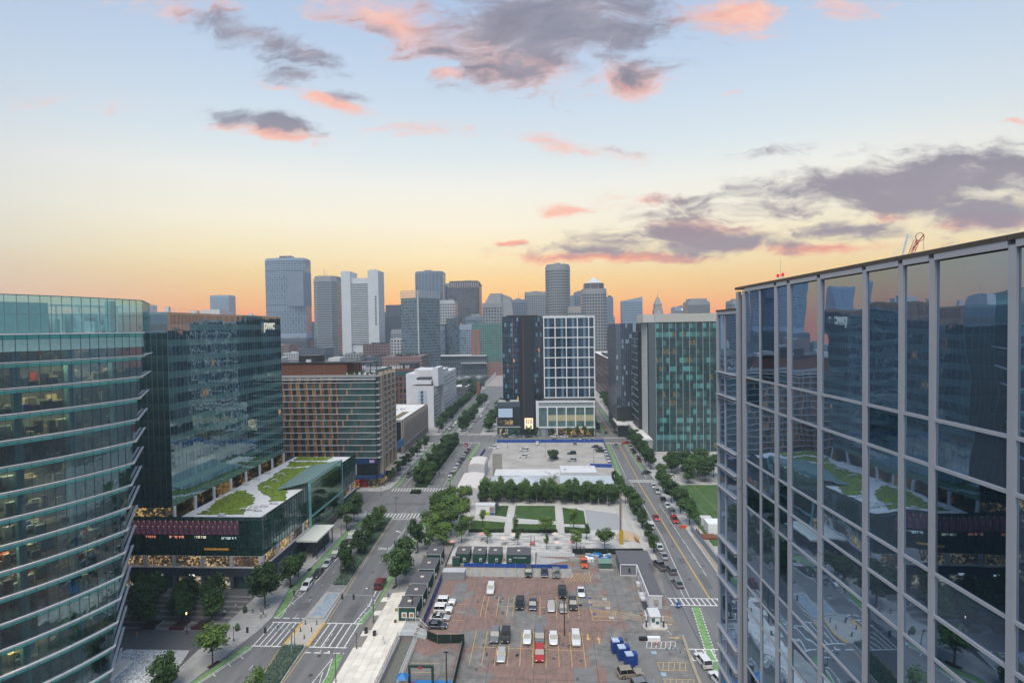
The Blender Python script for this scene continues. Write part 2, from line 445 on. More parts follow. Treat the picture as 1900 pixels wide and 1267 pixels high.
# ------------------------------------------------------------------ generic facade
def facade(par, F, L, z0, nfl, fh, pitch, sp=.9, wins=None, weights=None, spm=None, mull=None, mw=.08, md=.06, single=0, slab=None, slabd=.08, s_off=0., name='window', hrail=True):
    """curtain wall: joined mullions, spandrels, windows; the first <single> windows are separate parts"""
    n = max(1, int(round((L-s_off)/pitch))); pt = (L-s_off)/n
    wins = wins or [M_winDark]; weights = weights or [1]*len(wins)
    rest = MB(); cnt = 0; bars = MB(); spb = MB()
    for i in range(n):
        for j in range(nfl):
            m = random.choices(range(len(wins)), weights)[0]
            a, b = s_off+i*pt+mw/2, s_off+(i+1)*pt-mw/2; z = z0+j*fh
            if cnt < single: piece(name, F, a, b, z+sp, z+fh, 0, .03, wins[m], par, .0025); cnt += 1
            else: rest.fb(F, a, b, z+sp, z+fh, 0, .03, m)
    for i in range(n+1):
        s = s_off+i*pt; bars.fb(F, s-mw/2, s+mw/2, z0, z0+nfl*fh, 0, md)
    if hrail:
        for j in range(nfl): bars.fb(F, s_off, s_off+n*pt, z0+j*fh+sp-.06, z0+j*fh+sp, 0, md*.7)
    for j in range(nfl): spb.fb(F, s_off, s_off+n*pt, z0+j*fh, z0+j*fh+sp, -.05, .035)
    if slab:
        for j in range(nfl+1): spb.fb(F, s_off-.02, s_off+n*pt+.02, z0+j*fh-.12, z0+j*fh+.14, .035, slabd, 1)
    if rest.f: tag(rest.build(name, wins, par), kind='stuff')
    bars.build('mullion_grid', mull or M_alu, par)
    spb.build('spandrel_bands', [spm or M_winDark, slab or M_alu], par)


# ------------------------------------------------------------------ right glass tower (very near)
def near_tower():
    T = thing('glass_tower', 'near glass tower with heavy lavender grey mullions filling the right side and mirroring the street', 'tower', (20, 10, 0))
    ph = radians(-1.658); F = ((8.5*cos(ph), -8.5*sin(ph)), (sin(ph), cos(ph)), (-cos(ph), sin(ph)))
    G = glass('mirror_glass', (.075, .10, .13), 6., .012, .016, .45, (.54, .74, 1.0), .3)
    G2 = glass('mirror_glass_dark', (.012, .02, .026), 3.6, .015, .008, .4, (.48, .70, 1.0), .3)
    FR = mat('lavender_grey_aluminium', (.37, .39, .43), .42, metal=.15, var=.05, scale=.6)
    cap = mat('bronze_cap', (.075, .065, .06), .5, metal=.3)
    body = MB(); body.fb(F, -14, 22.12, 0, 66.2, -26, -.11); body.fb(F, 22.2, 24.3, 0, 65.45, -12, -.11)
    body.build('core', M_dark, T)
    posts = [(-13.9, .3), (-11, .22), (-8.4, .22), (-6.1, .22), (-3.6, .22), (-1.2, .22), (1.1, .22), (3.0, .22), (5.1, .16), (6.9, .16), (9.68, .16), (11.55, .15), (12.49, .15), (13.81, .16), (15.92, .19), (17.74, .21), (18.66, .20), (21.40, .28), (22.02, .22)]
    for s, w in posts:
        zz = 66.34
        cuts = [0, 12, 24, 33, 41.3+random.uniform(-.1, .1), 50.2+random.uniform(-.9, .9), 58.2+random.uniform(-.3, .3) if s > 14 else 55.9-(14-s)*.25, zz]
        for a, b in zip(cuts[:-1], cuts[1:]):
            if b-a > .3: piece('mullion', F, s-w/2, s+w/2, a+.012, b-.012, -.1, .02, FR, T)
    thin = [(19.93, .1), (23.45, .08)]
    for s, w in thin: piece('mullion', F, s-w/2, s+w/2, 0, 66.25 if s < 22 else 65.5, -.1, .015, FR, T)
    piece('mullion', F, 24.2, 24.34, 0, 65.5, -.1, .04, FR, T)
    edges = [p[0] for p in posts[:-1]]
    zs = [66.28, 62.95, 61.96]
    z = 61.96
    while z > 6: zs += [z-2.26, z-3.16, z-4.08]; z -= 4.08
    zs.append(0)
    bays = list(zip(edges[:-1], edges[1:]))
    low = MB(); lowbar = MB()
    wid = dict(posts)
    for s0, s1 in bays+[(22.2, 24.27)]:
        w0, w1 = wid.get(s0, .0)/2, wid.get(s1, .1)/2
        sub = [(s0+w0, s1-w1)]
        if s1 == 21.40: sub = [(s0+w0, 19.88), (19.98, s1-w1)]
        if s1 == 24.27: sub = [(22.2, 23.41), (23.49, 24.2)]
        vis = s1 > 8
        for a, b in sub:
            for k, (zt, zb) in enumerate(zip(zs[:-1], zs[1:])):
                if s1 == 24.27: zt = min(zt, 65.45)
                tall = zt-zb > 1.5
                if vis and zt > 46: piece('pane', F, a, b, zb+.03, zt-.03, -.05, -.025, G if random.random() < .85 else G2, T, .0022)
                elif zt > 0.2: low.fb(F, a, b, zb+.03, zt-.03, -.05, -.025)
        a, b = sub[0][0], sub[-1][1]
        for zb in zs[1:-1]:
            if vis and zb > 46:
                piece('transom', F, a, b, zb-.036, zb+.036, -.1, .006, FR, T)
                if s1 == 24.27: piece('sunshade', F, a-.05, b+.12, zb-.03, zb+.0, .012, .12, FR, T); piece('sunshade', F, a-.05, b+.12, zb-.14, zb-.115, .012, .09, FR, T)
            else: lowbar.fb(F, a, b, zb-.036, zb+.036, -.1, .006)
        if s1 != 24.27: piece('frieze_panel', F, a, b, 66.28, 66.41, -.1, .035, FR, T)
        else: piece('frieze_panel', F, a, b+.1, 65.45, 65.58, -.1, .04, FR, T)
    tag(low.build('pane', G, T), kind='stuff'); tag(lowbar.build('transom', FR, T), kind='stuff')
    for a, b in zip([-14, -6, 1, 5.5, 9.75, 12.6, 15.9, 19], [-6, 1, 5.5, 9.75, 12.6, 15.9, 19, 22.2]): piece('parapet_cap', F, a+.004, b-.004, 66.41, 66.51, -.5, .045, cap, T)
    piece('parapet_cap', F, 22.25, 24.4, 65.58, 65.67, -.4, .05, cap, T)
    MB().fb(F, -14, 22.1, 66.2, 66.36, -25.9, -.5).build('roof', M_roofgrey, T)
    # beacon lamps on the parapet
    o = F[0]; s = 19.1; d = -.35
    bx, by = o[0]+F[1][0]*s+F[2][0]*d, o[1]+F[1][1]*s+F[2][1]*d
    B = thing('obstruction_light', 'twin red aircraft warning lamps on a white bracket at the parapet edge', 'warning light', (bx, by, 66.5))
    red = mat('red_lens', (.55, .01, .01), .25, var=0, emit=(1, .03, .02), es=.35)
    br = MB(); br.cyl(bx, by, 66.48, 66.56, .03); br.tube((bx, by-.17, 66.56), (bx, by+.17, 66.56), .018)
    br.build('bracket', M_white, B)
    for q in (-1, 1):
        b = MB().cyl(bx-.0, by+q*.19, 66.55, 66.66, .035, n=10).build('lamp_base', M_white, B)
        MB().cyl(bx, by+q*.19, 66.661, 66.74, .05, .048, n=12).cyl(bx, by+q*.19, 66.741, 66.77, .048, .02, n=12).build('red_lens', red, B)
    MB().tube((bx, by, 66.56), (bx+.0, by-.02, 67.3), .008, .004).build('antenna', M_alu, B)


near_tower()

# ------------------------------------------------------------------ left curved tower
def curved_tower():
    T = thing('curved_office_tower', 'curved teal glass office tower with white horizontal fins filling the left edge', 'tower', (-127.8, 102.6, 0))
    C = (-127.8, 102.6); R = 50.
    teal = glass('teal_spandrel', (.085, .42, .39), 1.45, .2, .01, .4, (.8, 1, 1), .15)
    tealc = mat('teal_column', (.10, .30, .31), .5, var=.1)
    CG = clearglass('clear_teal_glass', (.60, .72, .74), .025, (.72, .85, .92))
    CG2 = clearglass('clear_teal_glass_light', (.66, .88, .88), .12, (.8, 1, 1))
    blind = mat('pale_blind', (.30, .50, .48), .6, var=.1)
    finm = mat('pale_fin', (.74, .74, .76), .45, metal=.05, var=.05)
    fr = mat('dark_frame', (.03, .045, .05), .4)
    steel = mat('screen_frame', (.16, .24, .26), .45)
    slabm = mat('ceiling_white', (.55, .58, .56), .8); carpet = mat('carpet', (.06, .065, .07), .9)
    P = lambda th, r: (C[0]+r*cos(radians(th)), C[1]+r*sin(radians(th)))
    thc = lambda z: -2.4-(60.8-z)*.18
    base = [0.2+4.04*k for k in range(16)]      # floor levels, last 60.8
    lev = base+[65.3]
    pit = 1.72
    ed = (-.54, .84)
    lowp = MB(); lowf = MB(); lows = MB()
    lamp = mat('office_ceiling_light', (.8, .8, .8), .5, var=0, emit=(1, .70, .38), es=60.)
    for k, z in enumerate(lev[:-1]):
        zt = lev[k+1]; h = zt-z; tc_ = thc(z+h*.5); spn = .85
        vis = k >= 1
        ncol = int((tc_+32)/pit)+1
        grid = MB(); 
        kcol = 0; th = -2.4
        # align columns between storeys
        k0 = int(math.floor((-2.4-tc_)/pit)); cols = []
        first = True
        kk = k0
        while True:
            a = -2.4-pit*(kk+1); b = min(-2.4-pit*kk, tc_)
            if a < -46: break
            cols.append((a, b)); kk += 1
        for (a, b) in cols:
            if b-a < .2: continue
            p, q = P(a, R), P(b, R); F = frame(p, q, P((a+b)/2, R+5)); L = flen(p, q)
            if vis and a > -31.5:
                lit = k == 15
                piece('pane', F, .03, L-.03, z+.05, zt-spn-.04 if k < 15 else zt-2.9, 0, .02, CG, T, .0015)
                piece('spandrel_panel', F, .03, L-.03, zt-spn, zt-.05, 0, .03, teal, T, .0015)
                if k == 15: piece('blind_panel', F, .03, L-.03, zt-2.84, zt-spn-.05, -.02, .02, blind, T)
            else:
                lowp.fb(F, .03, L-.03, z+.05, zt-spn, 0, .02, 0); lowp.fb(F, .03, L-.03, zt-spn, zt-.05, 0, .03, 1)
            grid.fb(F, -.03, .03, z, zt, .0, .06); grid.fb(F, 0, L, zt-spn-.045, zt-spn+.01, 0, .05)
            if k == 15: grid.fb(F, 0, L, zt-2.9, zt-2.84, 0, .05)
        grid.build('mullion_grid', fr, T)
        # slab, ceiling, core and furniture of this floor
        ring = MB(); fin = MB(); t1 = thc(z)
        seg = [-46+i*(t1+46)/18 for i in range(19)]
        for a, b in zip(seg[:-1], seg[1:]):
            for (r0, r1, z0_, z1_, m_) in ((43.5, 49.93, z-.32, z-.02, 0), (43.5, 49.9, z-.018, z+.002, 1)):
                v = [(*P(a, r0), z0_), (*P(a, r1), z0_), (*P(b, r1), z0_), (*P(b, r0), z0_), (*P(a, r0), z1_), (*P(a, r1), z1_), (*P(b, r1), z1_), (*P(b, r0), z1_)]
                ring.add(v, [(3, 2, 1, 0), (4, 5, 6, 7), (0, 1, 5, 4), (1, 2, 6, 5), (2, 3, 7, 6), (3, 0, 4, 7)], m_)
            for (r0, r1, z0_, z1_) in ((50.0, 50.42, z-.07, z+.03), (50.0, 50.25, z-.33, z-.25)):
                v = [(*P(a, r0), z0_), (*P(a, r1), z0_), (*P(b, r1), z0_), (*P(b, r0), z0_), (*P(a, r0), z1_), (*P(a, r1), z1_), (*P(b, r1), z1_), (*P(b, r0), z1_)]
                fin.add(v, [(3, 2, 1, 0), (4, 5, 6, 7), (0, 1, 5, 4), (1, 2, 6, 5), (2, 3, 7, 6), (3, 0, 4, 7)])
        # end face fin
        c0 = P(t1, 50.2); e1 = (c0[0]+ed[0]*16.5, c0[1]+ed[1]*16.5)
        Fe = frame(c0, e1, (c0[0]+5, c0[1]+5))
        fin.fb(Fe, 0, 16.5, z-.07, z+.05, -.1, .32)
        if k % 1 == 0: fin.fb(Fe, 0, 1.2, z-.33, z-.25, -.1, .2)
        ring.build('floor_slab', [slabm, carpet], T)
        fin.build('fin', finm, T)
        # end wall glass
        gl = MB()
        for i in range(11): gl.fb(Fe, i*1.5+.03, (i+1)*1.5-.03, z+.05, zt-.1, -.3, -.25)
        tag(gl.build('end_wall_pane', glass('end_wall_glass', (.02, .05, .055), 1.9, .03, .03), T), kind='stuff')
        fu = MB(); rnd = random.Random(k*7+1)
        litzone = [(-32, -12)] if k in (13, 12) else [(-33, -20), (-10, -4)] if k in (9, 10, 8) else [(-12, -2.5)] if k in (11,) else [(-18, -8)] if k in (4, 5) else [(-34, -22), (-16, -11)] if k in (3, 6, 7) else []
        if k in (15, 14): litzone = [(-25, -4)]
        for i in range(46):
            a = rnd.uniform(-36, t1-2); r = rnd.uniform(44.5, 48.8); x, y = P(a, r); hh = rnd.choice([.75, .75, 1.1, 1.35, 2.0]); w = rnd.uniform(.5, 1.9)
            fu.obox(x, y, z, z+hh, w, .7, radians(a+90), rnd.choices([0, 1, 2, 3, 4], [5, 4, 3, .6, .6])[0])
        fu.build('office_furniture', [mat('desk_cream', (.45, .36, .22), .6), mat('chair_dark', (.03, .035, .04), .7), mat('cabinet_grey', (.22, .27, .28), .6), mat('sofa_red', (.35, .03, .02), .8), mat('sofa_blue', (.02, .07, .25), .8)], T)
        if litzone:
            lm = MB()
            for za, zb in litzone:
                n = max(1, int((zb-za)/3.4))
                for i in range(n):
                    a = za+(i+.5)*(zb-za)/n
                    if a > t1-1.5: continue
                    x, y = P(a, 46.6); lm.obox(x, y, zt-.40, zt-.36, 1.5, .45, radians(a+90))
                    x, y = P(a, 48.4)
                    if i % 2: lm.obox(x, y, zt-.40, zt-.36, 1.5, .3, radians(a+90))
            if lm.f: lm.build('ceiling_light', lamp, T)
    cm = MB()
    for th in (-.3-8.6, -.3-17.2, -.3-25.8, -34.5):
        zb = 0
        top = 65.3
        x, y = P(th-.2, 49.1)
        b = 0 if th < -13 else (60.8-( -3.4-th)/.18 if th > -13 else 0)
        MB().obox(x, y, max(0, b), 71.0 if th > -10 else 65.2, 1.15, 1.0, radians(th), 0).build('column', tealc, T)
    core = MB(); pts = [P(a, 43.4) for a in [-46, -40, -35, -30, -25, -20, -16]]
    core.prism([C]+pts, 0, 65.2)
    pts2 = [P(a, 43.4) for a in (-16, -14)]
    core.build('core', mat('core_wall', (.10, .13, .13), .8, var=.3, scale=.3), T)
    core2 = MB(); 
    for k in range(16):
        z = lev[k]; e = max(-16, thc(z)-3.)
        if e > -15.9: core2.prism([C, P(-16, 43.4), P(e, 43.4)], z, lev[k+1]-.01)
    core2.build('core', MATS['core_wall'], T)
    ivy = MB()
    tag(lowp.build('pane', [glass('teal_low_glass', (.02, .06, .065), 1.8), teal], T), kind='stuff')
    # glass screen round the roof terrace
    scr = MB(); topb = MB()
    kk = 0
    while True:
        a = -2.0-pit*(kk+1); b = -2.0-pit*kk; kk += 1
        if a < -46: break
        p, q = P(a, R), P(b, R); F = frame(p, q, P((a+b)/2, R+5)); L = flen(p, q)
        for za, zb in ((65.4, 68.35), (68.42, 71.35)):
            if a > -31.5: piece('screen_pane', F, .03, L-.03, za, zb, 0, .02, CG2, T, .0015)
        scr.fb(F, -.035, .035, 65.3, 71.4, 0, .07); scr.fb(F, 0, L, 68.35, 68.42, 0, .05); scr.fb(F, -.01, L+.01, 71.35, 71.5, -.08, .1)
    F = frame(P(-2.0, R), (P(-2.0, R)[0]-.54*16, P(-2.0, R)[1]+.84*16), (0, 130))
    for i in range(10): scr.fb(F, i*1.6, i*1.6+.07, 65.3, 71.4, -.05, .02)
    scr.fb(F, 0, 16, 71.35, 71.5, -.08, .1); scr.fb(F, 0, 16, 68.35, 68.42, -.08, .1)
    scr.build('screen_frame', steel, T)
    g = MB()
    for i in range(9): g.fb(F, i*1.6+.08, i*1.6+1.58, 65.4, 71.3, -.03, -.01)
    g.build('screen_pane', CG2, T)
    fn = MB(); seg = [-46+i*44/18 for i in range(19)]
    for a, b in zip(seg[:-1], seg[1:]):
        for (r0, r1, z0_, z1_) in ((50.0, 50.45, 65.1, 65.3), (43.5, 49.9, 64.95, 65.25)):
            v = [(*P(a, r0), z0_), (*P(a, r1), z0_), (*P(b, r1), z0_), (*P(b, r0), z0_), (*P(a, r0), z1_), (*P(a, r1), z1_), (*P(b, r1), z1_), (*P(b, r0), z1_)]
            fn.add(v, [(3, 2, 1, 0), (4, 5, 6, 7), (0, 1, 5, 4), (1, 2, 6, 5), (2, 3, 7, 6), (3, 0, 4, 7)])
    fn.build('fin', finm, T)
    # plant room behind the screen: solid for the left part, open frame to the right
    pr = MB()
    for a in (-44, -40, -36, -32, -28, -24): 
        p, q = P(a, 47.5), P(a+4, 47.5); Fp = frame(p, q, P(a+2, 60)); pr.fb(Fp, 0, flen(p, q), 65.3, 70.4, -3, 0)
    pr.build('plant_room', mat('plant_teal', (.16, .34, .35), .6), T)
    eq = MB(); rnd = random.Random(4)
    for i in range(26):
        a = rnd.uniform(-19, -5); x, y = P(a, rnd.uniform(42, 48)); eq.obox(x, y, 65.3, 65.3+rnd.uniform(.8, 3.2), rnd.uniform(.4, 2), rnd.uniform(.4, 1.4), rnd.random()*3, rnd.choice([0, 0, 1, 2]))
    for a in (-18, -13.5, -9, -4.5):
        x, y = P(a, 46.5); eq.cyl(x, y, 65.3, 70.2, .14, m=0); 
    for r in (43, 46.5):
        for a in range(-19, -4, 2): eq.tube((*P(a, r), 70.2), (*P(a+2, r), 70.2), .12, m=0)
    eq.build('rooftop_equipment', [M_offw, mat('teal_steel', (.12, .28, .30), .5), M_dark], T)
    roof = MB().prism([P(a, 49.5) for a in range(-46, -2, 4)]+[(-92, 112), (-120, 118)], 64.9, 65.24); roof.build('roof', M_roofgrey, T)
    back = MB().prism([P(-46, 49.8), P(-30, 43), P(-16, 42), (-96, 116), (-130, 116), (-150, 90)], 0, 64.8); back.build('rear_wall', MATS['end_wall_glass'], T)


curved_tower()

# ------------------------------------------------------------------ dark glass tower with the letters pwc, and its podium
def pwc_tower():
    T = thing('glass_office_tower', 'dark green mirror glass office slab with pale letters pwc near its top corner', 'tower', (-110, 160, 0))
    g1 = glass('green_glass_a', (.02, .045, .05), 3.4, .02, .022, .35, (.62, .85, 1.))
    g2 = glass('green_glass_b', (.04, .085, .09), 3.8, .02, .022, .35, (.66, .88, 1.))
    g3 = M_winLit
    spm = glass('green_spandrel', (.08, .17, .175), 3.0, .03, .02, .5, (.8, 1, 1))
    fr = mat('green_mullion', (.13, .21, .22), .4, metal=.3)
    MB().box(-135, -94.65, 131, 189.5, 17.3, 69.6).build('wall', M_dark, T)
    rm = MB()
    for i in range(20): rm.box(-94.9-(i+1)*1.95+.08, -94.9-i*1.95, 130.75, 130.95, 18.2, 20.6)
    rm.build('front_lobby_glazing', M_inter, T)
    Fr = frame((-94.6, 130.8), (-94.6, 189.6), (0, 150))
    facade(T, Fr, 58.8, 20.9, 12, 4.07, 1.47, 1.7, [g1, g2, g3], [8, 4, .12], spm, fr, .07, .06, single=300, name='pane')
    Ff = frame((-94.6, 130.9), (-134, 130.9), (-100, 0))
    facade(T, Ff, 39.4, 20.9, 12, 4.07, 1.47, 1.7, [g1, g1, mat('amber_room', (.2, .1, .03), .6, var=0, emit=(.8, .4, .12), es=.35)], [12, 4, .3], glass('front_spandrel', (.03, .06, .07), 2.3), fr, .07, .06)
    Fe = frame((-94.6, 189.7), (-134, 189.7), (-100, 300)); facade(T, Fe, 39.4, 20.9, 12, 4.07, 1.47, 1.7, [g1], [1], spm, fr)
    # lit base row with white piers
    b = MB(); b.fb(Fr, 0, 58.8, 17.3, 20.9, -.3, -.05, 0)
    b.build('lobby_glazing', M_inter, T)
    for i in range(8): piece('pier', Fr, i*8.3+.1, i*8.3+.9, 17.3, 20.9, -.05, .35, M_offw, T)
    rf = MB(); rf.box(-134.5, -95, 131.4, 189.2, 69.6, 69.9); rf.build('roof', M_roofgrey, T)
    pp = MB(); pp.fb(Fr, 0, 58.8, 69.74, 70.35, -.2, .05); pp.fb(Ff, 0, 39, 69.74, 70.35, -.2, .05); pp.build('parapet', spm, T)
    e = MB(); rnd = random.Random(3)
    for x, y, s, h in ((-118, 150, 9, 3.4), (-108, 172, 6, 2.6), (-101, 140, 1.2, 2.2), (-100, 150, 2, 1.4), (-99, 178, 1.5, 1.2), (-112, 183, 5, 2.2)): e.box(x-s/2, x+s/2, y-s/3, y+s/3, 69.9, 69.9+h)
    e.build('rooftop_equipment', M_offw, T)
    rl = MB()
    for i in range(26): rl.cyl(-95.6, 133+i*2.2, 69.9, 71.2, .03, n=4)
    rl.tube((-95.6, 133, 71.2), (-95.6, 188, 71.2), .03, n=4); rl.cyl(-106, 141, 69.9, 75, .08, .03)
    rl.build('railing', M_alu, T)
    # sign
    text_obj('sign_letters', 'pwc', 4.6, mat('sign_cream', (.75, .73, .6), .5, var=0, emit=(1, .95, .75), es=.2), T, (-94.2, 177.3, 65.9), (pi/2, 0, pi/2), .12, .09, .12, .93)
    # podium -----------------------------------------------------------------
    P = thing('glass_podium', 'low green glass podium with roof garden and lit shops below the letters tower', 'building', (-84, 165, 0))
    gg = glass('podium_glass', (.022, .055, .05), 2.3, .02, .02, .4, (.8, 1, .95))
    gu = glass('podium_glass_upper', (.06, .12, .115), 2.8, .02, .02, .4, (.8, 1, 1))
    pur = litmat('purple_room', (1.2, 1.0, 1.6), ((.045, .02, .04), (.10, .035, .06), (.9, .5, .2)), .8, .5)
    MB().box(-135, -71.55, 131.3, 198.8, 0, 17.2).build('wall', M_dark, P)
    MB().box(-94.55, -71.4, 130.6, 198.9, 17.2, 17.32).build('roof', mat('pale_roof_paving', (.62, .62, .63), .9, var=.08, scale=.7), P)
    F = frame((-71.4, 130.6), (-110, 130.6), (-90, 0))
    MB().box(-134, -71.6, 130.92, 131.28, 0, 17.2).build('wall', M_dark, P)
    def row(F, n, p, za, zb, mats, fn, nm='pane'):
        for i in range(n):
            piece(nm, F, i*p+.04, (i+1)*p-.04, za+.04, zb-.04, 0, .03, mats[fn(i)], P, .002)
    row(F, 26, 1.44, 8.6, 10.7, [gg], lambda i: 0)
    row(F, 26, 1.44, 10.7, 13.9, [gg], lambda i: 0)
    row(F, 26, 1.44, 13.9, 17.5, [gg, pur], lambda i: 0 if i < 4 else 1)
    row(F, 26, 1.44, 17.5, 18.4, [gu], lambda i: 0)
    fr2 = MB(); pl = MB(); lo = MB(); band = MB()
    for i in range(27): fr2.fb(F, i*1.44-.04, i*1.44+.04, 8.5, 18.45, 0, .12)
    for z in (8.6, 10.7, 13.9, 17.5, 18.42): fr2.fb(F, 0, 37.5, z-.04, z+.04, 0, .1)
    F2 = frame((-71.4, 130.6), (-71.4, 158.2), (0, 140)); F3 = frame((-71.4, 184.5), (-71.4, 198.8), (0, 190))
    for FF, L in ((F2, 27.), (F3, 14.3)):
        n = int(L/1.44)
        for za, zb in ((8.6, 10.7), (10.7, 13.9), (13.9, 17.5), (17.5, 18.4)):
            for i in range(n): piece('pane', FF, i*L/n+.04, (i+1)*L/n-.04, za+.04, zb-.04, 0, .03, gu if zb < 18 and random.random() < .4 else gg, P, .002)
        for i in range(n+1): fr2.fb(FF, i*L/n-.04, i*L/n+.04, 8.5, 18.45, 0, .12)
        for z in (8.6, 10.7, 13.9, 17.5, 18.42): fr2.fb(FF, 0, L, z-.04, z+.04, 0, .1)
    fr2.build('mullion_grid', mat('podium_frame', (.02, .05, .045), .4), P)
    lit = litmat('shop_lit', (1.1, 1.1, 1.3), ((.03, .028, .025), (.24, .14, .06), (.9, .62, .3)), .75, .42)
    for FF, L in ((F, 38.), (F2, 27.), (F3, 14.)):
        lo.fb(FF, 0, L, 5.75, 8.5, -.25, -.1, 0); band.fb(FF, -.15, L, 5.5, 5.78, -.2, .35, 1); band.fb(FF, -.1, L, 8.48, 8.56, -.2, .15, 1)
        band.fb(FF, -.1, L, 3.3, 5.49, -.2, .18, 0)
        for i in range(int(L/.36)): band.fb(FF, i*.36+.1, i*.36+.19, 3.7, 5.4, .18, .25, 0)
        i = 0
        while i*7.55 < L+1: piece('pier', FF, i*7.55-.1, i*7.55+.75, 5.78, 8.48, -.1, .3, M_offw, P); piece('pier', FF, i*7.55-.1, i*7.55+.75, 0.1, 3.28, -.1, .3, mat('slate_pier', (.10, .12, .15), .6), P); i += 1
        for k in range(int(L/1.5)): band.fb(FF, k*1.5, k*1.5+.06, 5.78, 8.48, -.1, -.04, 2)
    lo.build('upper_shop_glazing', lit, P)
    band.build('fascia', [mat('slate_metal', (.085, .105, .14), .5, metal=.3), M_offw, M_dark], P)
    sh = MB(); dk = MB()
    for k, (a, b, l) in enumerate(((1, 6.5, 0), (8.4, 14.6, 1), (16, 22, 2), (23.5, 29, 0), (31, 37, 2))):
        (sh if l else dk).fb(F, a, b, .2, 3.2, -.25, -.12)
    for k in range(4): dk.fb(F2, 1+k*7.2, 6.6+k*7.2, .2, 3.2, -.25, -.12)
    sh.build('shop_window', litmat('shop_lit_bright', (.8, .8, .9), ((.05, .045, .04), (.32, .24, .14), (1., .88, .68)), .8, .42), P); dk.build('shop_window', M_winTeal, P)
    sg = MB(); wh = mat('sign_white_glow', (.8, .8, .8), .5, var=0, emit=(1, 1, .95), es=.9)
    sg.fb(F, 25.6, 27.4, 3.35, 3.75, .26, .33); sg.fb(F, 17.6, 18.9, 3.35, 3.8, .26, .33)
    sg.build('sign', wh, P)
    # glowing lettering behind the glass: short strokes
    for s0, s1, c in ((27.8, 30.6, (1, .35, .2)), (20.3, 24.2, (1, .42, .3)), (14.5, 17.4, (1, .9, .7)), (6.6, 10.0, (.75, .9, .85))):
        st = MB(); rnd = random.Random(int(s0)); s = s0
        while s < s1:
            w = rnd.uniform(.22, .34)
            kind = rnd.randrange(3); zb = 13.05-(.25 if s0 < 7 else 0)
            if kind != 1: st.fb(F, s, s+.06, zb, zb+.5, .035, .06)
            st.fb(F, s, s+w, zb+.44, zb+.5, .035, .06)
            if kind != 0: st.fb(F, s+w-.06, s+w, zb, zb+.44, .035, .06)
            if kind == 2: st.fb(F, s, s+w, zb, zb+.05, .035, .06)
            s += w+.14
        st.build('neon_lettering', mat('neon_%d' % int(s0), c, .5, var=0, emit=c, es=.8), P)
    am = MB().fb(F, 8.5, 15, 10.0, 10.5, .035, .05); am.build('lit_strip', mat('amber_strip', (.25, .13, .03), .6, var=0, emit=(.9, .45, .08), es=.22), P)
    # atrium
    beam = mat('teal_steel_light', (.20, .42, .42), .45)
    w = MB(); A = [(-80.2, 155.9, 17.5), (-71.0, 157.6, 19.5), (-71.0, 184.6, 19.5), (-82.4, 183.6, 17.5)]
    w.add(A+[(x, y, z+.25) for x, y, z in A], [(3, 2, 1, 0), (4, 5, 6, 7), (0, 1, 5, 4), (1, 2, 6, 5), (2, 3, 7, 6), (3, 0, 4, 7)])
    w.build('atrium_roof', mat('pale_green_glass_roof', (.16, .27, .27), .3, var=.12, scale=1., stretch=(1, 4, 1)), P)
    w = MB(); w.box(-71.4, -70.8, 157.8, 158.5, 3, 19.4); w.box(-71.4, -70.9, 184.2, 184.7, 0, 19.4); w.box(-71.35, -70.85, 158.5, 184.3, 8.4, 8.9); w.box(-71.3, -70.9, 158.5, 184.3, 19.0, 19.45)
    w.build('steel_frame', beam, P)
    ag = clearglass('atrium_glass', (.70, .85, .72), .07)
    Fa = frame((-71.0, 158.5), (-71.0, 184.3), (0, 170))
    for i in range(17): piece('atrium_pane', Fa, i*1.515+.03, (i+1)*1.515-.03, 8.9, 19.0, 0, .02, ag, P, .001)
    for i in range(17): piece('atrium_pane', Fa, i*1.515+.03, (i+1)*1.515-.03, 3.2, 8.4, 0, .02, ag, P, .001)
    inn = MB(); inn.box(-79, -71.5, 158.6, 184, 8.95, 9.05, 1); inn.box(-79.2, -79.0, 158.6, 184, 9, 18, 0); inn.box(-75, -71.6, 173, 180, 9.05, 15.5, 2)
    inn.box(-71.5, -71.45, 158.6, 184, 0, 8.4, 3)
    inn.build('atrium_interior', [M_inter, mat('atrium_floor', (.16, .24, .14), .7), mat('lit_yellow_wall', (.4, .35, .16), .6, var=.1, emit=(.7, .6, .3), es=.5), M_winDark], P)
    bl = MB()
    for i in range(11): bl.cyl(-71.9, 160+i*2.1, 18.3, 18.65, .18, n=8)
    bl.build('lamp', mat('warm_bulb', (1, .8, .5), .5, var=0, emit=(1, .8, .5), es=2.), P)
    tb = MB(); rnd = random.Random(9)
    for i in range(20): tb.cyl(rnd.uniform(-78, -72.5), rnd.uniform(160, 183), 9.8, 9.86, .75, n=10)
    tb.build('cafe_tables', M_white, P)
    cn = MB(); cn.box(-71, -64.8, 148.3, 161, 5.0, 5.45); cn.build('entrance_canopy', mat('canopy_white', (.62, .63, .56), .6, var=.05), P)
    cc = MB()
    for y in (149, 154.5, 160.3): cc.cyl(-65.3, y, 0, 5, .16)
    for y in range(149, 161, 2): cc.box(-66.6, -66.55, y, y+1.9, .1, 4.9)
    cc.build('canopy_post', M_dark, P)
    # roof garden
    sed = mat('sedum', (.16, .23, .02), .95, c2=(.07, .13, .015), scale=1.1, bump=.9, bscale=9)
    GA = [(-91.4, 135.4), (-90.6, 140.6), (-93.0, 145.8), (-91.9, 150.4), (-92.1, 155.5), (-89.6, 155.5), (-85.4, 151.4), (-82.5, 147.7), (-80.9, 143.3), (-81.2, 140.7), (-78.3, 135.6)]
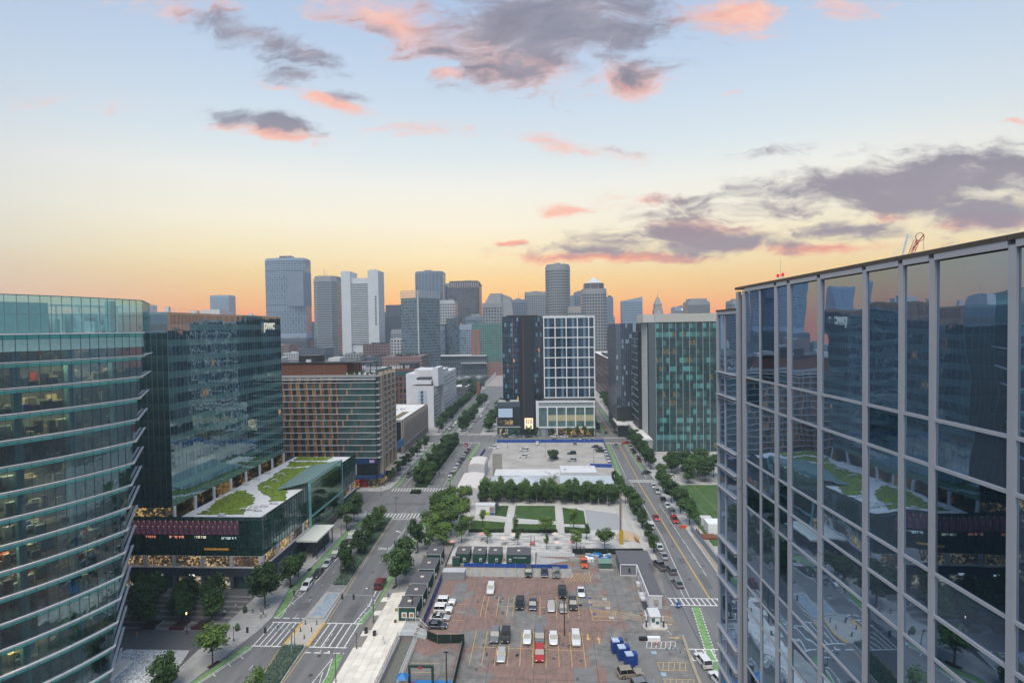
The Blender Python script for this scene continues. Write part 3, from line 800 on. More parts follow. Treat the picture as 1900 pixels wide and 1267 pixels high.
    GB = [(-78.2, 145.9), (-77.9, 148.7), (-82.8, 153.4), (-85.9, 156.3), (-89.1, 161.6), (-89.2, 166.0), (-88.6, 170.7), (-90.1, 174.4), (-90.2, 181.0), (-82.7, 183.0), (-80.4, 172), (-78.0, 158.6), (-72.8, 146.9)]
    GC = [(-90.9, 184.4), (-93.1, 190.9), (-78.7, 190.2), (-77.1, 188.0), (-87.8, 183.7)]
    GD = [(-93, 193.2), (-93, 197.5), (-80, 197.5), (-80, 193.2)]
    rnd = random.Random(11)
    for g in (GA, GB, GC, GD):
        pts = []
        for i in range(len(g)):
            a, b = Vector(g[i]), Vector(g[(i+1) % len(g)]); n = max(1, int((b-a).length/1.1))
            for k in range(n):
                q = a.lerp(b, k/n); pts.append((q.x+rnd.uniform(-.55, .55), q.y+rnd.uniform(-.3, .3)))
        bed = MB().prism(pts, 17.32, 17.5); bo = bed.build('garden_bed', sed, P)
        tf = MB()
        bb = [min(p[0] for p in g), max(p[0] for p in g), min(p[1] for p in g), max(p[1] for p in g)]
        def inside(x, y):
            c = False
            for i in range(len(pts)):
                (x1, y1), (x2, y2) = pts[i], pts[i-1]
                if (y1 > y) != (y2 > y) and x < (x2-x1)*(y-y1)/(y2-y1)+x1: c = not c
            return c
        for i in range(700):
            x, y = rnd.uniform(*bb[:2]), rnd.uniform(*bb[2:])
            if inside(x, y):
                r = rnd.uniform(.15, .45); tf.cyl(x, y, 17.45, 17.5+r*.7, r, r*.3, n=5, m=rnd.choice([0, 0, 1, 2]), ph=rnd.random())
        tag(tf.build('sedum_tufts', [mat('sedum_bright', (.20, .26, .02), .95, var=.25), mat('sedum_mid', (.10, .18, .02), .95, var=.25), mat('sedum_rust', (.12, .13, .03), .95, var=.25)], bo), kind='stuff')
    fn_ = MB()
    for i, (x, y) in enumerate([(-93.3, 150), (-93.2, 156), (-93.2, 162), (-93, 168), (-93, 175), (-80.5, 138.5), (-78.5, 139), (-76.5, 138.2), (-79, 141), (-76.5, 141.5), (-75, 144), (-84.5, 158.5), (-86, 166), (-87.3, 173), (-90, 137), (-84, 134.5)]):
        fn_.box(x-.7, x+.7, y-.35, y+.35, 17.95, 18.02); 
        for q in (-1, 1): fn_.box(x+q*.95-.2, x+q*.95+.2, y-.2, y+.2, 17.33, 17.75); fn_.box(x+q*.5-.03, x+q*.5+.03, y-.03, y+.03, 17.33, 17.95)
    fn_.build('garden_furniture', mat('pale_metal', (.5, .52, .52), .5), P)


pwc_tower()


# ------------------------------------------------------------------ hotel with rust and orange panels
def hotel():
    T = thing('panelled_hotel', 'hotel slab with rust and orange panels between windows behind the roof garden', 'hotel', (-90, 225, 0))
    rust = mat('rust_panel', (.22, .085, .045), .7, var=.12); org = mat('orange_panel', (.38, .20, .10), .7, var=.1)
    gw = glass('hotel_glass', (.03, .055, .055), 1.8); gd = glass('hotel_glass_green', (.05, .10, .095), 1.8)
    MB().box(-126, -69.2, 218.3, 243, 0, 45.6).build('wall', M_dark, T)
    F = frame((-69.3, 218.2), (-126, 218.2), (-90, 0))
    bd = MB(); n = 13; fh = 2.6; z0 = 12.2; k = 0; gl = MB()
    for j in range(n):
        z = z0+j*fh
        # glass corner part
        for i in range(8):
            s = .2+i*1.9
            if i > 2 and (j+i) % 4 == 0: piece('panel', F, s+.05, s+.7, z+.25, z+fh-.05, 0, .1, random.choice([rust, org]), T); piece('window', F, s+.75, s+1.85, z+.25, z+fh-.05, 0, .03, gd, T, .002)
            else: piece('window', F, s+.05, s+1.85, z+.25, z+fh-.05, 0, .03, gd, T, .002)
        for i in range(8):
            s = 15.6+i*3.35+(j % 3)*.25
            piece('panel', F, s+.05, s+.75, z+.25, z+fh-.05, 0, .12, random.choices([rust, org], [2, 1])[0], T)
            piece('window', F, s+.8, s+2.45, z+.25, z+fh-.05, 0, .03, random.choice([gw, gw, gd]), T, .002)
            piece('panel', F, s+2.5, s+3.2, z+.25, z+fh-.05, 0, .12, random.choices([rust, org], [1.2, 1])[0], T)
        for i in range(5): gl.fb(F, 43+i*2.7, 45.5+i*2.7, z+.25, z+fh-.05, 0, .03)
        off = (j % 2)*.15
        for a, b in ((0, 8+(j % 3)*2.6), (8+(j % 3)*2.6, 24), (24, 56.7)): off = .35 if random.random() < .5 else .18; bd.fb(F, a, b, z-.08, z+.22, -.02, off)
    bd.fb(F, -.3, 56.7, 44.6, 45.1, 0, .6)
    tag(gl.build('window', gw, T), kind='stuff')
    for j in range(n+1):
        pass
    bd.build('floor_band', mat('band_grey', (.42, .44, .46), .6), T)
    # right flank: beige piers and balconies
    Fs = frame((-69.1, 218.2), (-69.1, 242.8), (0, 230)); beige = mat('beige_pier', (.38, .31, .24), .8)
    for s in (3.4, 6.2, 12, 18, 24): piece('pier', Fs, s-.35, s+.35, 3, 47.4, 0, 1.6, beige, T)
    piece('pier', Fs, 3.1, 6.5, 46.5, 47.4, 1.6, 1.9, beige, T)
    s2 = MB(); s3 = MB()
    for j in range(n+1):
        z = z0+j*fh; s2.fb(Fs, 0, 24.4, z-.1, z+.2, 0, 1.2); s3.fb(Fs, .1, 24.3, z+.2, z+fh-.1, -.05, .03)
        for s in (3.4, 6.2): s2.fb(Fs, s, s+.1, z+.2, z+1.1, 1.1, 1.2)
    s2.build('balcony_slab', MATS['band_grey'], T); s3.build('side_window', gd, T)
    # top
    MB().box(-126, -69.0, 218.0, 243, 45.6, 46.5).build('cornice', mat('cornice_grey', (.28, .30, .32), .6), T)
    t = MB(); t.box(-126, -82, 220.5, 240, 46.5, 51.4, 0)
    t.build('penthouse', rust, T)
    for i in range(9): MB().box(-125.5+i*4.9, -121+i*4.9, 220.35, 220.5, 46.6, 51.1).build('penthouse_panel', mat('dark_rust', (.13, .05, .03), .6), T)
    t = MB(); t.box(-126.5, -80, 220, 241, 51.4, 51.9); t.box(-82, -71.5, 220.5, 230, 51.3, 51.7); t.build('roof', M_dark, T)
    t = MB()
    for x in (-79.5, -77.6, -72): t.cyl(x, 221, 46.5, 51.3, .15); t.cyl(x, 229, 46.5, 51.3, .15)
    for i in range(14): t.cyl(-81.5+i*.85, 218.3, 46.5, 47.7, .03, n=4)
    t.tube((-82, 218.3, 47.7), (-69.5, 218.3, 47.7), .04, n=4)
    t.build('terrace_post', M_dark, T)
    rnd = random.Random(5); t = MB()
    for i in range(60): t.cyl(rnd.uniform(-82, -72), rnd.uniform(219, 223), 46.6, 47.2+rnd.random(), rnd.uniform(.2, .5), .1, n=5, m=rnd.choice([0, 0, 1]))
    t.build('planter_greenery', [mat('leaf_terrace', (.04, .08, .02), .9), M_offw], T)
    t = MB(); t.box(-118, -112, 225, 231, 51.9, 53.8, 0); t.box(-104, -96, 224, 232, 51.9, 54.6, 1); t.box(-92, -87, 226, 232, 51.9, 53.4, 0); t.box(-100, -98, 222, 223.5, 51.9, 53.0, 0)
    t.build('rooftop_equipment', [M_offw, M_dark], T)
    # base
    t = MB(); t.fb(F, 0, 14, 5.6, 9.6, 0, .1, 0); t.fb(F, 0, 14, 9.8, 11.9, 0, .25, 2); t.fb(F, 0, 14, 3.9, 4.9, 0, 2.2, 2); t.fb(F, 0, 14, .1, 3.7, 0, .1, 3); t.fb(F, 4, 7.5, .1, 3.2, .1, .3, 4)
    t.fb(Fs, 0, 24, 3.9, 4.9, 0, 2.4, 2); t.fb(Fs, 0, 24, .1, 3.7, 0, .1, 3); t.fb(Fs, 0, 24, 5, 11.8, 0, .1, 0)
    t.fb(F, 1.0, 3, 10.3, 11.4, .26, .3, 5)
    for a in (8.5, 11.3): t.fb(F, a, a+1.2, 5.2, 9.6, .1, .35, 1)
    t.build('base', [M_winDark, M_offw, mat('navy_fascia', (.012, .04, .13), .5), M_inter, mat('red_wall', (.3, .01, .015), .6), mat('pink_sign', (.5, .35, .45), .5)], T)
    t = MB(); t.box(-68.9, -65, 224, 243, 5.4, 5.8, 0); t.build('terrace', beige, T)
    A = thing('red_canopy', 'red pitched canopy between the podium corner and the hotel base', 'canopy', (-78, 214, 0))
    MB().add([(-80, 212.5, 3), (-76, 212.5, 3), (-76, 216.5, 3), (-80, 216.5, 3), (-78, 214.5, 4.8)], [(0, 1, 4), (1, 2, 4), (2, 3, 4), (3, 0, 4), (3, 2, 1, 0)]).build('canopy_cloth', MATS['red_wall'], A)
    p = MB()
    for x in (-79.8, -76.2):
        for y in (212.7, 216.3): p.cyl(x, y, 0, 3, .06)
    p.build('post', M_dark, A)


hotel()


# ------------------------------------------------------------------ dark and white tower in the middle
def mid_tower():
    T = thing('white_grid_tower', 'tower, left half dark glass and right half a bright white window grid, above white podium', 'tower', (3, 335, 0))
    Y = 324.; wt_ = mat('tower_white', (.66, .70, .73), .55, var=.04)
    gb = glass('blue_glass', (.018, .035, .06), 1.9, .03, .02, .3, (.8, .9, 1)); gb2 = glass('blue_glass_light', (.10, .19, .27), 1.8); gn = glass('navy_glass', (.012, .022, .038), 1.7, .05, .03, .3)
    MB().box(-.5, 30.6, Y+.4, Y+27, 20, 71).box(-4.9, 30.9, Y, Y+28, 0, 20.9).build('wall', M_dark, T)
    MB().box(-24.4, -.5, Y+1, Y+26, 0, 72).box(-28.3, -14.2, Y, Y+24, 0, 20.2).build('dark_wall', mat('charcoal_wall', (.018, .022, .03), .5, var=.2), T)
    F = frame((.6, Y+.4), (30.6, Y+.4), (0, 0))
    xs = [0, 6.75, 13.4, 20.1, 26.8, 30.0]; zs = [22.9+i*6.0 for i in range(9)]
    for a in xs: piece('white_mullion', F, a-.28, a+.28, 22.6, 71.4, 0, .55, wt_, T)
    for z in zs:
        for a, b in zip(xs[:-1], xs[1:]): piece('white_transom', F, a+.28, b-.28, z-.27, z+.27, 0, .5, wt_, T)
    piece('white_transom', F, -.3, 30.3, 71.15, 71.7, -.2, .6, wt_, T)
    fr = MB()
    for a, b in zip(xs[:-1], xs[1:]):
        nsub = 4 if b-a > 4 else 2; w = (b-a-.56)/nsub
        for z in zs[:-1]:
            for q in range(nsub):
                s = a+.28+q*w; m = gb2 if q == (2 if a > 5 else 1) and nsub == 4 else gb
                piece('window', F, s+.05, s+w-.05, z+.27, z+5.73, -.05, .05, m, T, .002)
            fr.fb(F, a+.28, b-.28, z+2.9, z+3.1, .05, .1)
    fr.build('floor_rail', M_dark, T)
    # white flank
    Fs = frame((30.7, Y+.4), (30.7, Y+27), (60, 340)); facade(T, Fs, 26.6, 22.6, 8, 6.0, 3.3, .8, [gb], [1], wt_, wt_, .5, .3)
    # dark part
    for (a, b, yy) in ((-24.4, -14.6, Y+.6), (-12.8, -6.0, Y-.2), (-5.6, -.6, Y+.9)):
        Fd = frame((a, yy), (b, yy), (0, 0)); facade(T, Fd, b-a, 22 if a > -13 or a < -20 else 20.4, 16, 3.08, 1.25, .7, [gn, gb, gb2, litmat('flat_lit', (.9, .9, .9), ((.02, .02, .03), (.3, .15, .06), (.8, .5, .25)), .8, .5)], [6, 5, .8, .12], gn, M_dark, .12, .1)
    MB().box(-12.8, -6.0, Y-.25, Y+1, 10.8, 71.6).build('pier', MATS['charcoal_wall'], T)
    cp = MB(); cp.box(-11.9, -11.75, Y-.42, Y-.3, 4, 71); cp.box(-18.2, -18.05, Y+.4, Y+.55, 22, 71); cp.build('copper_fin', mat('copper', (.30, .13, .10), .5, metal=.4), T)
    # podium: white frame with six tall glazed bays
    F = frame((-4.7, Y-.2), (30.9, Y-.2), (0, 0)); L = 35.6
    for z0_, z1_ in ((20.0, 21.0), (17.0, 17.7), (4.7, 5.5)): piece('white_transom', F, .3, L-.2, z0_, z1_, 0, .5, wt_, T)
    for i in range(7):
        s = 1.3+i*(L-2.1)/6; piece('white_mullion', F, s-.35, s+.35, 0 if i in (0, 2, 4, 6) else 5.5, 20.9 if i in (0, 6) else 17.0, 0, .55, wt_, T)
    piece('white_mullion', F, .0, .9, 0, 21.2, 0, .56, wt_, T)
    tg = glass('podium_bay_glass', (.07, .14, .14), 1.8); tw = mat('podium_bay_warm', (.25, .26, .18), .5, var=.2, emit=(.75, .6, .3), es=.16)
    for i in range(6):
        a = 1.3+i*(L-2.1)/6+.35; w = ((L-2.1)/6-.7)/3
        for q in range(3):
            piece('window', F, a+q*w+.04, a+(q+1)*w-.04, 12.6, 16.95, 0, .04, tg, T, .001); piece('window', F, a+q*w+.04, a+(q+1)*w-.04, 8.9, 12.52, 0, .04, tw if i else tg, T, .001); piece('window', F, a+q*w+.04, a+(q+1)*w-.04, 5.5, 8.8, 0, .04, tg, T, .001)
    t = MB(); t.fb(F, 1, L-.5, 17.7, 20.0, -.2, .15, 0); t.fb(F, 1, L-.5, .1, 4.6, -.2, .02, 1); t.fb(F, 1, 7, .1, 4.6, .02, .2, 2); t.fb(F, 2.9, 5.6, .1, 3.6, .2, .3, 0); t.fb(F, 7.5, 11, 3.5, 4.5, .05, .6, 3)
    for a in (14, 18.5, 22, 27, 31): t.fb(F, a, a+2.4, 3.4, 3.9, .05, 1.0, 3 if a > 26 else 1)
    t.build('shopfront', [mat('grey_panel', (.24, .28, .30), .6), M_inter, mat('service_grey', (.16, .18, .21), .6), mat('blue_awning', (.04, .12, .3), .6)], T)
    # left dark podium: screen, windows, lit portal
    F = frame((-28.3, Y-.05), (-14.2, Y-.05), (0, 0))
    t = MB(); t.fb(F, .8, 9.4, 11.2, 16.6, 0, .2, 0)
    t.build('video_screen', mat('screen_blue', (.25, .33, .42), .35, var=.06, emit=(.35, .45, .62), es=.35), T)
    t = MB(); t.fb(F, .9, 9.5, 6.6, 9.6, 0, .05, 0); t.fb(F, .3, 13.8, .2, 5.2, 0, .05, 1); t.fb(F, 1.5, 6.5, .8, 4.6, .05, .1, 2); t.fb(F, 0, 14, 5.2, 5.6, 0, .3, 3); t.fb(F, 0, 14, 17.4, 20.2, 0, .12, 4)
    t.build('podium_window', [M_inter, M_winTeal, MATS['shop_lit_bright'], M_offw, MATS['slate_metal']], T)
    F = frame((-12.8, Y-.3), (-6.0, Y-.3), (0, 0)); t = MB(); t.fb(F, 1.2, 6.2, 4.3, 10.7, 0, .35, 0)
    for a in (1.9, 3.0, 4.2, 5.2): t.fb(F, a, a+.55, 7.2, 10.2, .35, .4, 1)
    for a in (1.7, 4.4): t.fb(F, a, a+1.1, 4.5, 6.4, .35, .4, 1)
    t.build('lit_portal', [mat('lit_cream', (.8, .62, .4), .6, var=.05, emit=(1, .78, .5), es=.75), mat('portal_pane', (.25, .22, .18), .5)], T)
    t = MB(); t.box(-28, -14.5, Y+.3, Y+8, 20.2, 20.6, 0); t.box(-20.5, -15, Y+.1, Y+3, 20.6, 21.6, 1); t.box(-27, -23, Y+.6, Y+3, 20.6, 21.4, 1); t.cyl(-15.6, Y+1, 21.6, 24, .8, .5, m=2)
    rnd = random.Random(8)
    for i in range(14): t.cyl(-27+rnd.random()*9, Y+1+rnd.random()*4, 20.6, 21.4+rnd.random(), .6, .2, n=6, m=3)
    t.build('terrace', [M_roofgrey, M_offw, mat('yellow_parasol', (.6, .35, .05), .7), MATS['leaf_terrace']], T)
    t = MB(); t.box(0, 27, Y+.2, Y+6, 21, 21.8, 0)
    for i in range(30): t.box(-1+i*1., -.9+i*1., Y-.1, Y, 21, 22.1, 1)
    t.build('roof_terrace', [M_roofgrey, M_alu], T)
    t = MB(); t.box(0, 25, Y+3, Y+20, 71, 72.2, 0); t.box(-22, -3, Y+4, Y+22, 72, 72.8, 1)
    for q in range(6): t.cyl(-20+q*3.4, Y+1.5, 72, 72.9, .08, n=5, m=2)
    t.build('rooftop_equipment', [M_offw, M_dark, mat('red_rail', (.4, .05, .04), .5)], T)


mid_tower()


# ------------------------------------------------------------------ teal office block on the right
def teal_block():
    T = thing('teal_office_block', 'office block of teal glass columns under a pale ribbed screen, beside the near tower', 'office block', (75, 300, 0))
    gA = glass('tb_dark', (.012, .035, .035), 1.8, .02, .02, .4, (.8, 1, 1)); gB = glass('tb_teal', (.07, .22, .22), 1.5, .05, .02); gC = glass('tb_mid', (.03, .09, .085), 1.7)
    lt = litmat('tb_lit', (.8, .8, 1.), ((.02, .03, .02), (.3, .2, .06), (.8, .58, .25)), .9, .35)
    spm = glass('tb_spandrel', (.012, .05, .055), 1.6)
    MB().box(54.2, 92, 281.3, 318, 0, 66.8).build('wall', M_dark, T)
    F = frame((58.0, 281.2), (92, 281.2), (70, 0))
    # floors differ: blinds down, clear, or lit
    fr = MB(); n = 20; p = 1.7; nf = 15; fh = 4.42
    rowtype = [1, 2, 0, 0, 1, 1, 0, 2, 0, 0, 0, 2, 0, 2, 0]
    for j in range(nf):
        for i in range(n):
            rt_ = rowtype[nf-1-j]
            w = {0: [6, 1.5, 2, .8], 1: [4, 3, 3, .4], 2: [2.5, 4.5, 3, .6]}[rt_]
            if nf-1-j in (9, 13, 8, 4): w[3] = 2
            m = random.choices([gA, gB, gC, lt], w)[0]
            s = i*p
            piece('window', F, s+.06, s+p-.06, j*fh+1.5+.3, (j+1)*fh, 0, .03, m, T, .002)
    sp_ = MB()
    for j in range(nf): sp_.fb(F, 0, 34, j*fh+.3, j*fh+1.75, -.05, .03)
    sp_.build('spandrel_band', spm, T)
    for i in range(11): piece('white_fin', F, i*3.4-.09, i*3.4+.09, .5, 66.6, 0, .3, M_alu, T)
    for i in range(10): fr.fb(F, i*3.4+1.67, i*3.4+1.73, .3, 66.6, 0, .08)
    for j in range(nf+1): fr.fb(F, 0, 34, j*fh+.25, j*fh+.33, 0, .08)
    fr.build('mullion_grid', M_dark, T)
    t = MB(); rib = mat('ribbed_screen', (.46, .46, .43), .6, var=.05)
    t.box(57.6, 92, 280.9, 300, 66.9, 71.2); t.box(51.8, 57.6, 281.6, 300, 66.9, 71.0)
    for i in range(85): t.box(57.7+i*.4, 57.82+i*.4, 280.78, 280.9, 67.0, 71.1)
    for i in range(22): t.box(51.8-.1, 51.8, 282+i*.8, 282.3+i*.8, 67, 71)
    t.build('roof_screen', rib, T)
    # corner pier and flank
    MB().box(54.4, 57.9, 281.0, 284, 0, 66.8).build('corner_pier', mat('pier_grey', (.09, .12, .13), .5, metal=.3), T)
    Fs = frame((54.1, 284), (54.1, 318), (0, 300)); facade(T, Fs, 14, 9, 13, 4.42, 2.3, 1.7, [gA, gC, lt], [5, 3, .5], mat('flank_white', (.36, .35, .34), .6), M_offw, .7, .3)
    Fs2 = frame((51.9, 298), (51.9, 318), (0, 300)); MB().box(52.1, 54.2, 298, 318, 0, 62).build('wall', M_dark, T)
    facade(T, Fs2, 20, 14, 12, 4.0, 1.6, .9, [gA, gC], [5, 3], gA, M_dark, .05, .05, slab=M_alu, slabd=.35)
    t = MB(); t.box(49.5, 54.2, 272, 318, 0, 8.3, 0); t.box(49.6, 54.1, 272.2, 317.8, 8.3, 8.5, 1); t.box(49.2, 54.3, 271.8, 318.2, 8.0, 8.3, 1)
    t.build('side_podium', [mat('stone_grey', (.26, .26, .26), .8), M_roofwhite], T)
    t = MB(); t.box(49.2, 52.5, 266, 271, 3.4, 3.7); t.build('entrance_canopy', M_white, T)
    MB().cyl(50, 267, 0, 3.4, .12).cyl(50, 270, 0, 3.4, .12).build('canopy_post', M_alu, T)
    # slab behind, blue grey
    B = thing('slim_glass_building', 'slim blue grey glass building behind the teal office block along the right street', 'office block', (50, 345, 0))
    gg = glass('slim_glass', (.05, .07, .10), 2.2, .03, .03, .2, (.85, .9, 1)); gl2 = glass('slim_sky_reflection', (.22, .3, .38), 2.0)  # second glass has the sky's reflection put into its pale blue colour
    MB().box(44.4, 60, 330.3, 372, 0, 66.8).build('wall', M_dark, B)
    F = frame((44.3, 330.2), (54.4, 330.2), (50, 0)); facade(B, F, 10.1, 16, 16, 3.17, 1.1, .8, [gg, gl2, M_winLit], [8, 1, .12], gg, mat('slim_mullion', (.14, .15, .18), .4), .12, .1)
    F = frame((54.4, 330.1), (60, 330.1), (50, 0)); facade(B, F, 5.6, 12, 15, 3.3, 1.4, .9, [gA, M_winLit, lt], [3, 3, 2], gA, M_dark, .08, .06)
    MB().box(54.4, 60, 329.9, 331, 61.8, 67).build('sky_reflection_glass', gl2, B)  # upper glazing, its colour stands in for reflected sky
    Fs = frame((44.3, 330.3), (44.3, 372), (0, 340)); facade(B, Fs, 41, 8, 18, 3.25, 1.4, .8, [gg, gl2], [6, 2], gg, MATS['slim_mullion'], .12, .1)
    t = MB(); t.box(43.5, 54, 319, 330, 0, 6.8, 1); t.box(43.0, 57.8, 318.8, 341, 6.8, 7.5, 0)
    t.build('podium', [M_roofwhite, M_winDark], B)


teal_block()


def block(name, label, cat, x0, x1, y0, y1, h, wallm, winm, fh=3.6, pitch=3.2, sp=1.4, mw=1.2, z0=1.2, roofm=None, single=0, base=None, group=None, sides='flr', roofkit=True, slab=None, par=.8, wts=None):
    """a building with window openings on the sides that can be seen"""
    T = thing(name, label, cat, ((x0+x1)/2, (y0+y1)/2, 0), group)
    MB().box(x0, x1, y0, y1, 0, h).build('wall', wallm, T)
    winm = winm if isinstance(winm, list) else [winm]
    nf = max(1, int((h-z0-.8)/fh)); 
    ff = (h-z0-.8)/nf
    w = MB()
    def face(F, L, sg=0):
        n = max(1, int(L/pitch)); p = L/n; c = 0
        for i in range(n):
            for j in range(nf):
                m = random.choices(range(len(winm)), wts or [1]*len(winm))[0]
                if c < sg: piece('window', F, i*p+mw/2, (i+1)*p-mw/2, z0+j*ff+sp*.6, z0+(j+1)*ff-sp*.4, -.02, .05, winm[m], T); c += 1
                else: w.fb(F, i*p+mw/2, (i+1)*p-mw/2, z0+j*ff+sp*.6, z0+(j+1)*ff-sp*.4, -.02, .05, m)
            if mw > .5 and c: pass
    if 'f' in sides: face(frame((x0, y0), (x1, y0), ((x0+x1)/2, y0-9)), x1-x0, single)
    if 'r' in sides: face(frame((x1, y0), (x1, y1), (x1+9, y0)), y1-y0, single)
    if 'l' in sides: face(frame((x0, y0), (x0, y1), (x0-9, y0)), y1-y0)
    if w.f: tag(w.build('window', winm, T), kind='stuff')
    r = MB(); r.box(x0+.3, x1-.3, y0+.3, y1-.3, h, h+.1, 0)
    for a in ((x0-.1, x1+.1, y0-.1, y0+.3), (x0-.1, x1+.1, y1-.3, y1+.1), (x0-.1, x0+.3, y0+.3, y1-.3), (x1-.3, x1+.1, y0+.3, y1-.3)): r.box(*a, h-.3, h+par, 1)
    ro = r.build('roof', [roofm or M_roofgrey, wallm], T)
    if roofkit:
        rnd = random.Random(int(x0*7+y0)); k = MB()
        for i in range(rnd.randint(2, 5)):
            s = rnd.uniform(.08, .22); a = rnd.uniform(x0+(x1-x0)*.1, x0+(x1-x0)*.7); b = rnd.uniform(y0+(y1-y0)*.1, y0+(y1-y0)*.7)
            k.box(a, a+(x1-x0)*s, b, b+(y1-y0)*s, h+.1, h+rnd.uniform(1, 3.2))
        k.build('rooftop_equipment', rnd.choice([M_offw, M_dark, M_roofgrey]), ro)
    return T


# ------------------------------------------------------------------ middle distance
conc2 = mat('warm_concrete', (.30, .27, .24), .85, var=.12, scale=.5)
white_r = mat('white_render', (.56, .57, .60), .7, var=.06, scale=.4)
gW = glass('window_grey', (.06, .075, .085), 1.7); gW2 = glass('window_pale', (.16, .19, .20), 1.6)

T = block('low_office', 'low building with a white roof and tall concrete fins next to the panelled hotel', 'building', -101, -73.8, 277, 336, 17.6, conc2, [M_winDark], sides='', roofm=M_roofwhite, roofkit=False, par=.5)
Fs = frame((-73.8, 277), (-73.8, 336), (0, 300)); Ff = frame((-73.8, 277), (-101, 277), (-80, 0))
g = MB(); g.fb(Fs, .5, 58.5, 1, 16.6, .02, .06); g.fb(Ff, .5, 26.5, 1, 16.6, .02, .06); g.build('glazing', M_winDark, T)
for i in range(21): piece('concrete_fin', Fs, i*2.9, i*2.9+.9, .3, 17.2, .06, .75, conc2, T)
for i in range(7): piece('concrete_fin', Ff, i*4.2, i*4.2+.8, .3, 17.2, .06, .6, conc2, T)
t = MB(); t.fb(Fs, 0, 59, 4.2, 4.7, 0, .9); t.fb(Ff, 0, 27, 16.9, 17.9, .0, .8); t.fb(Ff, 4.4, 8.2, 8, 16, .1, .35, 1); t.build('fascia_band', [conc2, M_dark], T)
t = MB(); t.box(-99, -92, 320, 330, 17.7, 20.2, 1); t.box(-96, -91, 309, 314, 17.7, 19.4, 0); t.box(-90, -86, 296, 300, 17.7, 18.7, 0); t.box(-81, -77.5, 283, 305, 17.72, 17.9, 2)
rnd = random.Random(2)
for i in range(14): x, y = rnd.uniform(-98, -83), rnd.uniform(284, 315); t.box(x, x+rnd.uniform(.5, 1.6), y, y+rnd.uniform(.5, 2), 17.7, 18.2+rnd.random()*.8, 0)
t.build('rooftop_equipment', [M_offw, M_dark, mat('dry_sedum', (.15, .12, .05), .9)], T)
t = MB(); t.box(-73.4, -72.9, 246, 276, 5.5, 9); t.build('banner_screen', mat('blue_banner', (.03, .12, .35), .6, c2=(.12, .25, .3), scale=.3), T)

def white_hotel():
    T = block('white_office_block', 'white concrete block with a stepped top beyond the low fin building', 'building', -88.8, -73.2, 354.9, 379, 26.6, white_r, [gW, gW2, M_winDark], fh=2.45, pitch=2.8, sp=.9, mw=1.3, z0=3.6, sides='r', roofkit=False, single=70, wts=[3, 1, 3])
    MB().box(-98, -70.6, 379.2, 433, 0, 33.5).build('wall', white_r, T)
    F = frame((-70.6, 379.2), (-70.6, 433), (0, 400)); w = MB()
    for i in range(14):
        for j in range(10): w.fb(F, i*3.8+1, i*3.8+2.7, 4+j*2.85, 5.8+j*2.85, -.02, .05, random.choice([0, 0, 1]))
    tag(w.build('window', [gW, gW2], T), kind='stuff')
    F = frame((-73.2, 354.8), (-88.8, 354.8), (-80, 0))
    for j in range(8):
        piece('window', F, 7.0, 8.7, 5+j*2.45, 6.9+j*2.45, 0, .08, gW, T); piece('blue_panel', F, 8.75, 10.6, 4.7+j*2.45, 7.05+j*2.45, 0, .1, mat('pale_blue_panel', (.40, .48, .58), .5), T); piece('blue_panel', F, 4.7, 6.9, 4.7+j*2.45, 7.05+j*2.45, 0, .1, MATS['pale_blue_panel'], T)
    t = MB(); t.box(-86.3, -75, 355.6, 366, 28.3, 31.0); t.box(-86.5, -71.2, 366, 379, 26.6, 37.2); t.box(-74.5, -71, 360, 379, 26.6, 39.0); t.box(-92, -71, 380, 400, 33.5, 36.5); t.box(-85, -77, 357, 365, 31.0, 31.6)
    t.build('upper_storeys', white_r, T)
    t = MB(); t.box(-86, -75.4, 355.8, 366, 27.5, 28.3); t.box(-85, -76, 356.5, 365, 31.6, 32.6); t.build('recess', M_dark, T)
    t = MB(); t.cyl(-73, 368, 39, 43, .1, n=5); t.cyl(-77, 371, 37.2, 40, .1, n=5); t.build('antenna', M_alu, T)
white_hotel()

T = block('brown_brick_warehouse', 'tall brown brick warehouse with a dark glazed top storey left of the white block', 'building', -137, -104, 449, 480, 31.5, M_brick2, [M_winDark, gW, M_winLit], fh=4.4, pitch=3.6, sp=1.6, mw=1.3, sides='fr', single=60, wts=[5, 4, .3])
t = MB(); t.box(-130, -104.3, 448.6, 478, 26.6, 29.9, 0); t.box(-123, -109, 455, 470, 31.5, 36.5, 1); t.build('glazed_storey', [M_winTeal, M_dark], T)
t = MB(); rnd = random.Random(3); x = -129.5
for k, w in enumerate((1.5, 1.3, 1.5, 1.3, .8, 1.2, .6, 1.5, 1.5)):
    if k == 6: x += 2; continue
    t.box(x, x+.35, 448.7, 449, 32.2, 34.9); t.box(x, x+w, 448.7, 449, 34.4, 34.9)
    if k % 2: t.box(x+w-.35, x+w, 448.7, 449, 32.2, 34.4)
    else: t.box(x, x+w*.8, 448.7, 449, 33.2, 33.6)
    x += w+.6
t.build('roof_letters', M_white, T)
block('red_brick_loft', 'red brick loft with a white roof between the hotel and the brown warehouse', 'building', -142, -120, 418, 436, 15.5, M_brick, [M_winDark], fh=3.4, pitch=3, sp=1.6, mw=1.5, sides='fr', roofm=M_roofwhite)
block('red_brick_annex', 'short red brick annex with pale roof behind the red brick loft', 'building', -150, -131, 442, 460, 22, M_brick, [M_winDark], fh=3.6, pitch=3.2, sides='fr', roofm=M_roofwhite)
block('low_grey_terrace_house', 'small dark gabled house beyond the white block by the channel', 'building', -80, -67.5, 474, 498, 13, mat('dark_clapboard', (.10, .11, .11), .8), [gW], fh=3, pitch=2.6, sides='fr', roofm=M_roofwhite)
block('brick_chimney_house', 'narrow brick stack in the trees before the channel', 'building', -62.5, -59.5, 500, 504, 15, M_brick, [M_winDark], sides='', roofkit=False, par=.2)
